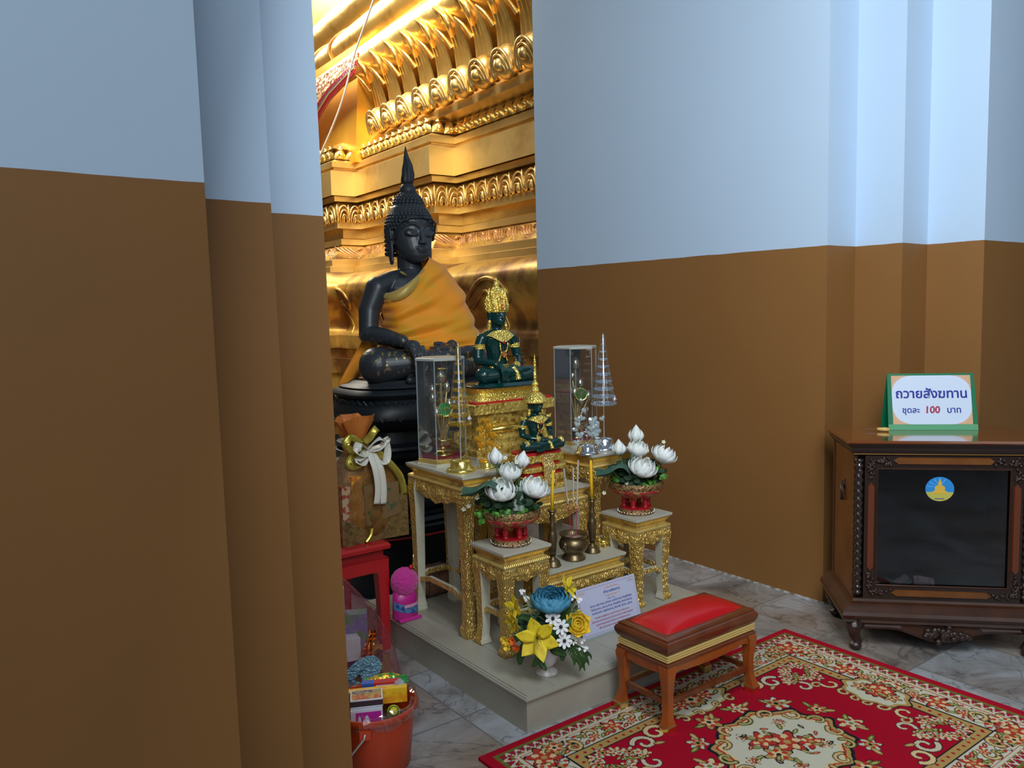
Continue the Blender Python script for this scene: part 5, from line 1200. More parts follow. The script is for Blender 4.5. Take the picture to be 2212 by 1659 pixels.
def incense():
    c0 = (2.302, 2.652, .40)
    t = thing('incense_pot', 'round brass incense pot with mask handles between the two candlesticks', 'incense pot', c0)
    m = MB(); m.lathe([(.052, 0), (.053, .006), (.047, .012), (.040, .024), (.038, .030), (.052, .038), (.063, .055), (.065, .072), (.058, .088), (.052, .096), (.056, .104), (.063, .111), (.062, .115), (.055, .113), (.050, .100), (.048, .094), (.001, .092)], (0, 0, 0), 40); m.build('pot_body', BRASS, t, smooth=True)
    m = MB(); m.lathe([(.0485, .0935), (.03, .097), (.001, .099)], (0, 0, 0), 24); m.build('ash', mat('incense_ash', (.30, .20, .17), .95, bump=('noise', 120, .6, .003)), t)
    for a in (PI*1.08, PI*.08):
        m = MB(); m.ball((.064*math.cos(a), .064*math.sin(a), .074), (.012, .012, .016), 10, 8); m.ball((.073*math.cos(a), .073*math.sin(a), .070), .006, 8, 6); m.tube([(.072*math.cos(a)+.011*math.sin(q)*-math.sin(a), .072*math.sin(a)+.011*math.sin(q)*math.cos(a), .058+.010*math.cos(q)) for q in [2*PI*k/10 for k in range(11)]], .0022, 5, cap=False); m.build('mask_handle', BRASS, t, smooth=True)
    lab = ['incense stick leaning left, nearest the left candle', 'upright incense stick in the middle of the pot', 'incense stick on the right, tallest of the three']
    for i, (b0, tp) in enumerate((((-.012, -.004, .097), (-.058, -.010, .412)), ((.000, .0, .097), (.010, .006, .408)), ((.018, .004, .097), (.048, .016, .432)))):
        s = thing('incense_stick', lab[i], 'incense stick', c0, group='incense sticks'); A = Vector(b0); B = Vector(tp); M_ = A.lerp(B, .50 if i < 2 else .42)
        m = MB(); m.tube([tuple(A), tuple(M_)], .0018, 6); m.build('pink_stick', mat('pink_stick', (.42, .04, .09), .6), s)
        m = MB(); m.tube([tuple(M_), tuple(B)], .0040, 8); m.build('incense_coating', mat('grey_incense', (.48, .43, .38), .8), s)
incense()
def elephant():
    t = thing('toy_elephant', 'tiny gold elephant standing on the lowest table in front of the small right table', 'figurine', (2.512, 2.690, .40), 2.2)
    k = .034; m = MB()
    m.ball((0, 0, .026), (.020, .012, .0125), 20, 12); m.ball((.020, 0, .031), (.010, .009, .010), 16, 10)
    for x in (-.012, .012):
        for y in (-.007, .007): m.tube([(x, y, .022), (x, y, .010), (x, y, 0)], [.006, .0048, .0055], 12)
    m.tube([(.028, 0, .031), (.034, 0, .024), (.035, 0, .014), (.038, 0, .009)], [.005, .0042, .0034, .0026], 10)
    m.tube([(-.020, 0, .028), (-.024, 0, .018)], [.002, .0015], 6)
    remesh(m, 'body', .0011, GOLD, t, 2)
    for s in (-1, 1): q = MB(); q.ball((.016, .010*s, .031), (.006, .0022, .009), 12, 8); q.build('ear', GOLD, t, smooth=True); q = MB(); q.tube([(.027, .005*s, .026), (.036, .006*s, .024)], [.0016, .0006], 6); q.build('tusk', GOLD, t)
elephant()

# ------------------------------------------------------------------ flower vase
def vase():
    c0 = (1.846, 2.292, .138)
    t = thing('flower_vase', 'small white ceramic vase at the front corner of the platform', 'vase', c0)
    m = MB(); m.lathe([(.040, 0), (.042, .006), (.036, .014), (.022, .022), (.020, .028), (.024, .034)], (0, 0, 0), 32); m.build('foot', mat('worn_ceramic', (.66, .63, .62), .4, noise=(30, (.45, .40, .36), .4, .55)), t, smooth=True)
    m = MB(); m.lathe([(.022, .030), (.034, .042), (.044, .064), (.048, .092), (.046, .122), (.049, .130), (.045, .130), (.042, .12), (.040, .09), (.001, .07)], (0, 0, 0), 32); m.build('vase_body', mat('white_ceramic', (.72, .69, .72), .3), t, smooth=True)
    f = thing('mixed_bouquet', 'artificial bouquet of yellow lilies, a blue peony and white daisies in the white vase', 'artificial flowers', (c0[0], c0[1], c0[2]+.132))
    W = lambda dx, dz, dn=0: RT*dx+UP*dz+TW*dn
    YEL = mat('yellow_petal', (.82, .62, .02), .55, noise=(40, (.70, .46, .02), .32, .5)); YR = mat('yellow_rose_petal', (.88, .60, .03), .55)
    BLU = mat('blue_peony_petal', (.07, .28, .42), .55, noise=(30, (.02, .16, .28), .38, .55)); WH = mat('daisy_petal', (.85, .85, .85), .6); DK = mat('daisy_eye', (.02, .012, .015), .8); OR_ = mat('orange_petal', (.85, .13, .01), .6)
    def lily(q, d, r, ph, label=None):
        m = MB(); c = W(*q); petal_ring(m, c, d, 3, r*.06, r*1.0, r*.30, 1.12, ph, .10, 1.0, .25); petal_ring(m, c-Vector(d).normalized()*.003, d, 3, r*.06, r*.98, r*.34, 1.18, ph+PI/3, .05, 1.0, .25); A, B, D = basis(d)
        o = m.build('lily_bloom', YEL, f, smooth=True)
        g = MB()
        for k in range(6): a = k*PI/3; e = c+D*r*.5+(A*math.cos(a)+B*math.sin(a))*r*.16; g.tube([tuple(c), tuple(e)], .0010, 5); g.ball(tuple(e), (.0018, .0018, .004), 6, 4)
        g.build('stamens', mat('stamen', (.42, .36, .06), .6), o)
    lily((-.035, .045, .105), TW*.9+UP*.15-RT*.05, .084, .25)
    lily((-.115, .135, .04), TW*.5-RT*.8+UP*.2, .055, .1); lily((-.120, .085, .05), TW*.6-RT*.7-UP*.3, .05, .9)
    lily((.085, .195, .0), RT*.7+UP*.4+TW*.3, .055, .5)
    m = MB(); c = W(.02, .140, .05)
    for i, (op, L, w, n) in enumerate(((.02, .040, .018, 6), (.10, .046, .022, 7), (.18, .052, .026, 8), (.26, .058, .029, 9), (.36, .060, .031, 9), (.48, .060, .031, 9))): petal_ring(m, c, UP*1+TW*.25, n, .006+.007*i, L, w, op, i*.4, 0, .8, .5)
    o = m.build('peony_bloom', BLU, f, smooth=True, label='large blue peony'); m = MB()
    for k in range(30): a = random.uniform(0, 6.28); r = .028*math.sqrt(random.random()); m.ball(tuple(c+Vector((r*math.cos(a), r*math.sin(a), .036+random.uniform(-.004, .006)))), .003, 5, 4)
    m.build('peony_heart', mat('peony_heart', (.01, .12, .20), .5), o)
    m = MB(); c = W(.112, .075, .06)
    for i, (op, L, w, n) in enumerate(((.05, .020, .012, 4), (.22, .028, .017, 5), (.45, .034, .022, 5), (.75, .040, .026, 6), (1.0, .044, .028, 6))): petal_ring(m, c, TW*.8+UP*.6+RT*.15, n, .003+.003*i, L, w, op, i*.7, .1, .8, .5)
    m.build('yellow_rose', YR, f, smooth=True)
    def daisy(q, r):
        m = MB(); c = W(*q); d = TW+UP*.3; petal_ring(m, c, d, 8, .004, r, r*.24, 1.35, q[0]*90, .05, .8, .1); o = m.build('daisy', WH, f, smooth=True); m = MB(); m.ball(tuple(c+Vector(d).normalized()*.003), r*.24, 8, 6); m.build('daisy_eye', DK, o)
    for q, r in (((.022, .122, .11), .026), ((.050, .092, .115), .027), ((.062, .042, .12), .026), ((.095, .030, .09), .014)): daisy(q, r)
    for q in ((-.14, .012, .05), (-.125, .022, .06), (-.155, .018, .04), (-.11, -.005, .06), (-.145, -.005, .05)): m = MB(); c = W(*q); petal_ring(m, c, TW-RT*.4, 4, .001, .016, .008, .9, q[0]*60, 0, .8, .2); m.build('orange_blossom', OR_ if q[0] > -.13 and q[1] < .02 or q[1] > .015 and q[0] > -.13 else YR, f, smooth=True)
    for i, q in enumerate(((-.085, .185, .0), (.10, .165, .02), (.125, .155, .02), (-.07, .165, .02), (.13, .02, .07), (.14, -.01, .07), (.12, .0, .08))):
        m = MB(); c = W(*q)
        for k in range(5): e = c+Vector((math.sin(k*2.3), math.cos(k*1.7), math.sin(k*3.1)))*.011; petal_ring(m, e, TW+UP*.4, 4, .0005, .006, .003, 1.2, k); m.tube([tuple(W(q[0]*.5, q[1]*.5, q[2]*.5)), tuple(e)], .0006, 4)
        m.build('baby_breath', WH, f)
    LF = mat('bouquet_leaf', (.035, .10, .02), .5, noise=(30, (.015, .05, .012), .35, .6)); GY = mat('grey_green_sprig', (.16, .26, .12), .6)
    for i, pts in enumerate(([(0, .0, .02), (-.05, .02, .06), (-.10, .0, .07)], [(0, 0, .02), (-.03, -.03, .07), (-.005, -.075, .10)], [(0, 0, .02), (.05, -.0, .07), (.055, -.045, .09)], [(0, .02, 0), (-.08, .04, .03), (-.13, -.0, .03)], [(0, .03, .05), (-.06, .11, .07), (-.11, .115, .07)], [(0, .02, .03), (.03, .05, .1), (.015, .10, .1)], [(0, .02, .03), (.07, .12, .06), (.06, .17, .06)], [(-.02, .02, .05), (-.08, .03, .08), (-.095, .085, .09)], [(0, .02, .0), (.06, .03, .08), (.10, .025, .09)], [(0, 0, .02), (-.02, -.02, .08), (-.055, -.065, .09)], [(0, 0, .02), (.02, .0, .09), (.07, -.02, .10)], [(-.03, 0, .05), (-.09, -.02, .06), (-.10, -.075, .05)], [(.02, .02, .08), (.05, .06, .1), (.09, .11, .08)])):
        m = MB(); blade(m, [W(*q) for q in pts], .016); m.build('broad_leaf', LF, f, smooth=True)
    for i, q in enumerate(((-.05, .15, .05), (-.04, .12, .07), (.09, .13, .04), (.10, .11, .05))):
        m = MB(); c = W(*q)
        for k in range(26): e = c+Vector((math.sin(k*1.3)*.03, math.cos(k*1.9)*.03, math.sin(k*2.7)*.03+.01)); m.tube([tuple(c*.9), tuple((c+e)/2+UP*.004), tuple(e)], [.0012, .0016, .0006], 4)
        m.build('needle_sprig', GY, f)
    for i, (a, b_) in enumerate(((.12, -.075), (.135, -.055), (.10, -.055), (.145, -.03), (.115, -.05))):
        m = MB(); P = smooth_pts([W(.02, .01, .06), W(a*.65, .015, .08), W(a, b_*.5, .08), W(a+.008, b_, .075)], 6); m.tube([tuple(p) for p in P], .0012, 4)
        for k, p in enumerate(P[6:]):
            for s in (-1, 1): blade(m, [p, p+RT*(s*.007)-UP*.008, p+RT*(s*.010)-UP*.018], .0028)
        m.build('trailing_sprig', LF, f)
    m = MB(); m.ball((0, 0, .02), (.05, .05, .05), 16, 10)
    for k in range(120): a = random.uniform(0, 6.28); r = .095*math.sqrt(random.random()); sprig(m, (r*math.cos(a), r*math.sin(a), .02+.07*random.random()), 2, .02, .012, 900+k)
    m.build('dark_foliage', MOSS, f)
vase()

# ------------------------------------------------------------------ notice on the platform
BLUE_INK = mat('blue_ink', (.02, .03, .28), .7); RED_INK = mat('red_ink', (.36, .02, .06), .7); ORN = mat('orange_ornament', (.62, .25, .08), .7); GREY_INK = mat('olive_ornament', (.30, .26, .14), .7)
def notice():
    x0, y0 = 2.150, 2.424; Wd, Hh = .340, .205; lean = math.atan2(.048, .20)
    t = thing('prayer_notice', 'white printed prayer sheet in clear holder leaning before the lowest table, behind the bouquet', 'notice', (x0, y0, .1385), 0)
    rot = (PI/2-lean, 0, 0); M = Matrix.Rotation(PI/2-lean, 4, 'X')
    def part(name, poly, d0, d1, mt, **k): m = MB(); m.prism(poly, lambda x, y, h: (x, y, d0+h*(d1-d0)), 1); m.xf(M); return m.build(name, mt, t, **k)
    part('sheet', [(0, 0), (Wd, 0), (Wd, Hh), (0, Hh)], 0, .0012, mat('lilac_white_paper', (.54, .55, .72), .4))
    part('holder_foot', [(0, 0), (Wd, 0), (Wd, .004), (0, .004)], .0012, .004, CLEARF)
    m = MB(); m.bb(0, Wd, -.012, .045, 0, .0025); m.build('acrylic_foot', CLEARF, t)
    def line(pts, r, mt, name='border_line'): m = MB(); m.tube([tuple(M @ Vector((x, y, .0014))) for x, y in pts], r, 4); m.build(name, mt, t)
    b = .010; line([(b, b), (Wd-b, b), (Wd-b, Hh-b), (b, Hh-b), (b, b)], .0006, RED_INK)
    for sx in (0, 1):
        for k in range(3): cx = b+.012+.009*k; cx = Wd-cx if sx else cx; line([(cx+.006*math.cos(a)*(1-a/9), Hh-b-.010-.004*((k+1) % 2)+.006*math.sin(a)*(1-a/9)) for a in [q*.6 for q in range(12)]], .0008, GREY_INK if sx else ORN, 'corner_ornament')
    cx, cy = Wd*.58, Hh-.040; rx, ry = .048, .016
    line([(cx+rx*math.copysign(abs(math.cos(a))**.35, math.cos(a)), cy+ry*math.copysign(abs(math.sin(a))**.6, math.sin(a))) for a in [2*PI*k/36 for k in range(37)]], .0008, ORN, 'title_frame')
    for dy in (ry, -ry):
        for dx in (-.02, 0, .02): line([(cx+dx-.006, cy+dy), (cx+dx, cy+dy*1.3), (cx+dx+.006, cy+dy)], .0012, ORN, 'title_frame')
    def tx(s, x, y, sz, mt, bold=0): p = M @ Vector((x, y, .0014)); text_mesh('printed_text', s, sz, mt, t, p, rot, bold, .0002)
    tx('คำถวายสังฆทาน', cx, cy-.005, .0145, BLUE_INK, .0003); tx('(ตั้งนะโม ๓ จบ)', cx-.01, Hh-.072, .0075, BLUE_INK)
    for i, s in enumerate(('อิมานิ มะยัง ภันเต, ภัตตานิ, สะปะริวารานิ, ภิกขุสังฆัสสะ', 'โอโณชะยามะ, สาธุ โน ภันเต, ภิกขุสังโฆ, อิมานิ ภัตตานิ', 'สะปะริวารานิ, ปะฏิคคัณหาตุ, อัมหากัง, หิตายะ, สุขายะ')): tx(s, cx-.012, Hh-.087-.0155*i, .0115, BLUE_INK, .0002)
    for i, s in enumerate(('ข้าแต่พระสงฆ์ผู้เจริญ ข้าพเจ้าทั้งหลาย ขอน้อมถวาย', 'ซึ่งภัตตาหารกับทั้งของบริวารทั้งหลายเหล่านี้ แด่พระภิกษุสงฆ์', 'ขอพระภิกษุสงฆ์จงรับ ซึ่งภัตตาหารกับทั้งของบริวาร', 'เพื่อประโยชน์และความสุขแก่ข้าพเจ้าทั้งหลาย')): tx(s, cx-.018, Hh-.137-.0145*i, .0100, RED_INK, .0001)
notice()

# ------------------------------------------------------------------ donation cabinet
def cabinet():
    WO = mat('cabinet_wood', (.056, .018, .007), .28, coat=.2, noise=(9, (.032, .011, .005), .3, .6)); WD = mat('dark_carved_wood', (.030, .014, .010), .38, bump=('voronoi', 60, .8, .006)); WL = mat('amber_wood_panel', (.17, .055, .009), .35, coat=.2, noise=(7, (.11, .034, .006), .3, .6)); WDK = mat('dark_smooth_wood', (.020, .009, .006), .3, coat=.2); BLK = mat('dark_spiral_wood', (.022, .014, .012), .2, coat=.5)
    e = Vector((.689, -.725, 0)); rz = math.atan2(e.y, e.x); t = thing('donation_cabinet', 'dark carved wooden donation cabinet with glass front standing diagonally against the corner wall', 'cabinet', (3.46, 1.612, 0), rz)
    # local: +x along the front (to the right), -y towards the room
    w, d = .352, .41
    def shell(): 
        m = MB(); m.bb(-w, -w+.018, .004, d, .205, .862); return m
    for sx in (-1, 1):
        m = MB(); m.bb(min(sx*w, sx*(w-.018)), max(sx*w, sx*(w-.018)), .03, d-.035, .205, .862); m.build('side_panel', WL, t)
        m = MB(); m.bb(min(sx*w, sx*(w-.026))-.002, max(sx*w, sx*(w-.026))+.002, d-.04, d, .205, .862); m.build('rear_post', WDK, t)
        # carved drop handle on the side
        m = MB(); x = sx*(w+.004); m.ball((x, .19, .685), (.006, .022, .026), 10, 8); m.tube([(x+sx*.006, .19+.018*math.sin(a), .655+.026*math.cos(a)) for a in [2*PI*k/14 for k in range(15)]], .004, 6, cap=False); m.tube([(x+sx*.006, .19, .69), (x+sx*.008, .186, .64), (x+sx*.006, .19, .615)], [.008, .006, .009], 6); m.build('side_handle', WD, t, smooth=True)
    m = MB(); m.bb(-w+.018, w-.018, d-.02, d-.004, .205, .862); m.build('back_panel', WDK, t)
    m = MB(); m.bb(-w+.018, w-.018, .03, d-.02, .205, .222); m.build('bottom_board', WDK, t)
    # front frame of the door
    m = MB(); G = .262; z0, z1 = .285, .793
    for a in ((-.312, -G, .222, .850), (G, .312, .222, .850)): m.bb(a[0], a[1], 0, .024, a[2], a[3])
    m.bb(-G, G, 0, .024, .222, z0); m.bb(-G, G, 0, .024, z1, .850); dr = m.build('door', WDK, t)
    for (a, b_, c_, d_) in ((-.302, -.272, .345, .735), (.272, .302, .345, .735)): m = MB(); m.loft([[(a, 0, c_+.02), ((a+b_)/2, 0, c_), (b_, 0, c_+.02), (b_, 0, d_-.02), ((a+b_)/2, 0, d_), (a, 0, d_-.02)], [(a+.003, -.008, c_+.02), ((a+b_)/2, -.008, c_+.004), (b_-.003, -.008, c_+.02), (b_-.003, -.008, d_-.02), ((a+b_)/2, -.008, d_-.004), (a+.003, -.008, d_-.02)]]); m.build('amber_stile', mat('red_amber_wood', (.12, .026, .008), .35, coat=.2), dr)
    for (c_, d_) in ((.238, .266), (.812, .842)): m = MB(); a, b_ = -.20, .20; m.loft([[(a, 0, (c_+d_)/2), (a+.02, 0, c_), (b_-.02, 0, c_), (b_, 0, (c_+d_)/2), (b_-.02, 0, d_), (a+.02, 0, d_)], [(a+.004, -.008, (c_+d_)/2), (a+.02, -.008, c_+.003), (b_-.02, -.008, c_+.003), (b_-.004, -.008, (c_+d_)/2), (b_-.02, -.008, d_-.003), (a+.02, -.008, d_-.003)]]); m.build('amber_rail', mat('amber_wood_panel', (1, 1, 1)), dr)
    for sx in (-1, 1):
        for zc, sz in ((.255, 1), (.822, -1)):
            m = MB(); rnd = random.Random(int(zc*99)+sx)
            for k in range(46): q = rnd.random(); x = sx*(.289-.085*q*(k % 2)+rnd.gauss(0, .008)); z = zc-sz*.002+sz*(.075*q*((k+1) % 2))+rnd.gauss(0, .007); m.ball((x, -.003, z), (rnd.uniform(.004, .010), .008, rnd.uniform(.004, .009)), 7, 5)
            m.build('corner_carving', WD, dr, smooth=True)
    # bead round the glass, the pane and the dark inside
    m = MB(); m.tube([(-G, -.001, z0), (G, -.001, z0), (G, -.001, z1), (-G, -.001, z1), (-G, -.001, z0)], .0045, 6); m.build('glass_bead', mat('cabinet_wood', (1, 1, 1)), dr)
    m = MB(); m.bb(-G, G, .010, .013, z0, z1); m.build('glass_pane', glass_mat('cabinet_glass', (.64, .64, .66), .022, .06), dr)
    # round sticker: sky, golden seated image, ground and caption line
    S = (-.010, .0065, .7065); R = .057
    def disc(name, poly, mt, y, par): m = MB(); m.prism([(S[0]+x, S[2]+z) for x, z in poly], lambda x, z, h: (x, y-h*.0006, z), 1); return m.build(name, mt, par)
    st = disc('sticker', [(R*math.cos(2*PI*k/40), R*.92*math.sin(2*PI*k/40)) for k in range(40)], mat('sticker_sky', (.02, .24, .62), .4), .0098, dr); st['label'] = 'round blue sticker'
    disc('sticker_ground', [(R*.99*math.cos(a), R*.91*math.sin(a)) for a in [PI*(1.08+.84*k/20) for k in range(21)]], mat('sticker_ground', (.50, .44, .08), .5), .0090, st)
    for k in range(5): a = PI*(.35+.35*k/4*1.6); disc('sticker_ray', [(0, .008), (R*.9*math.cos(a), R*.82*math.sin(a)), (R*.9*math.cos(a+.08), R*.82*math.sin(a+.08))], mat('sticker_ray', (.12, .42, .78), .5), .0091, st)
    disc('sticker_image', [(x*1.95, z*1.95) for x, z in [(-.016, -.010), (-.0155, -.006), (-.010, -.003), (-.0105, .003), (-.009, .0065), (-.004, .008), (-.0035, .011), (-.0035, .015), (-.002, .018), (0, .024), (.002, .018), (.0035, .015), (.0035, .011), (.004, .008), (.009, .0065), (.0105, .003), (.010, -.003), (.0155, -.006), (.016, -.010)]], mat('sticker_gold', (.68, .42, .05), .5), .0084, st)
    disc('sticker_caption', [(-.019, -.043), (.019, -.043), (.019, -.040), (-.019, -.040)], BLUE_INK, .0083, st)
    # spiral columns at the front corners
    for sx in (-1, 1):
        x = sx*.333; m = MB(); n = 110; rings = []
        for i in range(n):
            z = .235+.60*i/(n-1); row = []
            ends = z < .285 or z > .785
            for k in range(14): a = 2*PI*k/14; r = .0165+(.0035*math.sin(a*2+(z*190)) if not ends else .004*math.sin(z*260)); row.append((x+r*math.cos(a), .012+r*math.sin(a), z))
            rings.append(row)
        m.loft(rings); m.build('spiral_column', BLK, t, smooth=True)
    def ring(o, z, back=0): return [(-w-o, -o, z), (w+o, -o, z), (w+o, d+back, z), (-w-o, d+back, z)]
    m = MB(); m.loft([ring(-.004, .850), ring(.004, .853), ring(.012, .862), ring(.020, .876), ring(.022, .884), ring(.034, .900), ring(.036, .904)]); m.build('cornice', WDK, t)
    m = MB(); m.tube([(-w-.008, -.008, .857), (w+.008, -.008, .857)], .002, 5); m.build('gilt_line', mat('gilt_line', (.35, .17, .04), .4, .4), t)
    m = MB(); m.loft([ring(.040, .904), ring(.046, .910), ring(.044, .920)]); m.build('table_top', mat('glossy_cabinet_top', (.17, .045, .011), .10, coat=1, noise=(6, (.17, .045, .012), .3, .6)), t)
    # base moulding, apron and claw feet
    m = MB(); m.loft([ring(.0, .222), ring(.004, .212), ring(.020, .206), ring(.030, .198), ring(.050, .178), ring(.056, .164), ring(.050, .150), ring(.040, .144), ring(.044, .132), ring(.034, .124)]); m.build('base_moulding', mat('cabinet_wood', (1, 1, 1)), t)
    m = MB(); n = 41; vs = []; fs = []
    for i in range(n):
        u = i/(n-1); a = abs(u-.5)*2; x = -.33+.66*u; h = .030+.052*math.exp(-((a-.0)/.42)**4)*(.85+.15*math.cos(a*9)); h = min(h, .092)
        for z, y in ((.128, -.020), (.128-h*.6, -.030), (.128-h, -.022), (.128-h, .0), (.128, .0)): vs.append((x, y, z))
    for i in range(n-1):
        for j in range(5): a_, b_ = i*5+j, i*5+(j+1) % 5; fs.append((a_, a_+5, b_+5, b_))
    m.add(vs, fs); o = m.build('apron', mat('cabinet_wood', (1, 1, 1)), t, angle=50); fix_normals(o)
    m = MB(); rnd = random.Random(4)
    for k in range(40): x = rnd.gauss(0, .055); m.ball((x, -.034, .088+rnd.gauss(0, .018)*math.exp(-abs(x)*9)), (.015, .010, .012), 8, 5)
    m.build('apron_carving', WD, t, smooth=True)
    for sx in (-1, 1):
        for y, dy in ((-.012, -1), (d-.04, 1)):
            m = MB(); x = sx*.335; m.tube([(x, y, .128), (x+sx*.022, y+dy*.014, .100), (x+sx*.012, y+dy*.006, .06), (x-sx*.004, y, .035), (x+sx*.010, y+dy*.008, .018), (x+sx*.014, y+dy*.012, .012)], [.034, .032, .022, .017, .019, .012], 12); m.ball((x+sx*.008, y+dy*.004, .020), (.026, .026, .020), 12, 8); m.build('claw_foot', WD, t, smooth=True)
    # back to world helper
    M = Matrix.Translation((3.46, 1.612, 0)) @ Matrix.Rotation(rz, 4, 'Z')
    # sign standing on the top
    P = M @ Vector((.040, .262, .9205))
    s = thing('tent_sign', 'green tent card on the cabinet with white sheet reading price 100 in red', 'sign', P, rz+.03)
    GR = mat('green_card', (.0, .15, .06), .45); Wd, Hh = .382, .258; ln = math.atan2(.055, .245)
    Mx = Matrix.Rotation(PI/2-ln, 4, 'X')
    m = MB(); m.prism([(-Wd/2, 0), (Wd/2, 0), (Wd/2-.006, Hh), (-Wd/2+.006, Hh)], lambda x, y, h: tuple(Mx @ Vector((x, y, -h))), .003); m.build('front_card', GR, s)
    My = Matrix.Rotation(PI/2+ln, 4, 'X'); top = Mx @ Vector((0, Hh, 0)); bk = My @ Vector((0, Hh, 0)); off = Vector((0, top.y-bk.y, 0))
    m = MB(); m.prism([(-Wd/2, 0), (Wd/2, 0), (Wd/2-.006, Hh-.002), (-Wd/2+.006, Hh-.002)], lambda x, y, h: tuple(My @ Vector((x, y, -h))+off), .003); m.build('back_card', GR, s)
    m = MB(); m.bb(-Wd/2, Wd/2, .006, off.y-.004, 0, .002); m.build('bottom_card', GR, s)
    m = MB(); m.prism([(-Wd/2+.001, .0), (Wd/2-.001, .0), (Wd/2-.002, .026), (-Wd/2+.002, .026)], lambda x, y, h: tuple(Mx @ Vector((x, y, h))), .0008); m.build('tape_strip', mat('pale_green_tape', (.09, .32, .16), .3), s)
    q = [(-Wd/2+.022, .026), (Wd/2-.022, .026), (Wd/2-.022, Hh-.010), (-Wd/2+.022, Hh-.010)]
    m = MB(); m.prism(q, lambda x, y, h: tuple(Mx @ Vector((x, y, h))), .0010); m.build('white_sheet', mat('white_blue_paper', (.58, .66, .80), .5), s)
    # tan leafy corner ornaments: curved triangles edged with scrolls
    TAN = mat('tan_ornament', (.62, .36, .20), .6); PNK = mat('pink_ornament', (.75, .58, .50), .6)
    for sx in (-1, 1):
        for sy in (0, 1):
            cx = sx*(Wd/2-.022); cy = .026 if sy == 0 else Hh-.010; dy = 1 if sy == 0 else -1
            m = MB(); pl = [(cx, cy)]+[(cx-sx*(.085-.085*math.sin(v*PI/2)), cy+dy*(.078-.078*math.cos(v*PI/2))) for v in [k/10 for k in range(11)]]
            m.prism(pl, lambda x, y, h: tuple(Mx @ Vector((x, y, .0010+h*.0006))), 1); o = m.build('corner_ornament', TAN, s); fix_normals(o)
            for k in range(6):
                m = MB(); u = (k+.6)/6.4; px = cx-sx*(.004+.058-.058*math.sin(u*PI/2)); py = cy+dy*(.004+.052-.052*math.cos(u*PI/2)); m.tube([tuple(Mx @ Vector((px+.005*math.cos(a)*(1-a/8), py+.005*math.sin(a)*(1-a/8), .0018))) for a in [j*.55 for j in range(11)]], .0008, 4); m.build('ornament_scroll', PNK, o)
    def tx(st_, x, y, sz, mt, bold, shear=0, bev=0): text_mesh('lettering', st_, sz, mt, s, Mx @ Vector((x, y, .0012)), (PI/2-ln, 0, 0), bold, .0003, shear, bev=bev)
    tx('ถวายสังฆทาน', .0, .146, .0570, BLUE_INK, 0, 0, .0013); tx('ชุดละ', -.090, .078, .0370, BLUE_INK, 0, 0, .0007); tx('100', .0, .077, .0440, RED_INK, .0012, .08); tx('บาท', .093, .078, .0390, BLUE_INK, 0, 0, .0007)
    # knife
    a = M @ Vector((-.190, .215, .9205)); k = thing('small_knife', 'short knife with yellow wooden handle lying left of the green sign', 'knife', a, rz-.30)
    m = MB(); m.lathe([(.001, 0), (.008, .004), (.0098, .02), (.0080, .04), (.0068, .052), (.001, .053)], (0, 0, 0), 14); m.xf(Matrix.Translation((.005, 0, .0098)) @ Matrix.Rotation(-PI/2, 4, 'Y') @ Matrix.Translation((0, 0, -.028))); m.build('handle', mat('yellow_wood', (.62, .38, .10), .4), k, smooth=True)
    m = MB(); m.prism([(-.020, -.006), (-.020, .006), (-.075, .003), (-.088, -.001), (-.070, -.005)], lambda x, y, h: (x, y, .009+h), .0012); m.build('blade', mat('dull_steel', (.35, .35, .36), .3, .9), k)
    # bank notes inside
    for i, (x, y, rz2, col, lab) in enumerate(((-.125, .15, .3, (.14, .22, .16), 'folded green banknote inside the cabinet at left'), (-.045, .06, -.15, (.40, .26, .28), 'pink banknote propped inside the cabinet glass'), (-.205, .055, -.5, (.28, .36, .30), 'pale green banknote corner inside the glass at lower left'))):
        c = M @ Vector((x, y, .2225)); n_ = thing('banknote', lab, 'banknote', c, rz+rz2, group='banknotes in the cabinet')
        cm = mat('note_%s' % 'green pink pale'.split()[i], col, .7, noise=(60, tuple(q*.6 for q in col), .4, .5)); m = MB()
        if i == 1: m.plate(lambda u, v: (Vector(((u-.5)*.08, .02*v, .002+.078*v+.003*math.sin(u*6))), Vector((0, -1, .2))), 8, 6, .0006)
        else: m.plate(lambda u, v: (Vector(((u-.5)*.10, (v-.5)*.06, .004+.055*abs(u-.45)+.02*v)), Vector((0, 0, 1))), 8, 6, .0006)
        m.build('note_sheet', cm, n_)
        m = MB(); (m.plate(lambda u, v: (Vector(((u-.5)*.055, -.001+.020*(.15+v*.5), .012+.045*v)), Vector((0, -1, .2))), 4, 4, .0004) if i == 1 else m.plate(lambda u, v: (Vector(((u-.5)*.05+.02, (v-.5)*.03, .006+.055*abs(u*.5-.0)+.02*v)), Vector((0, 0, 1))), 4, 4, .0004)); m.build('printed_area', mat('note_print', (.22, .16, .16), .7), n_)
cabinet()

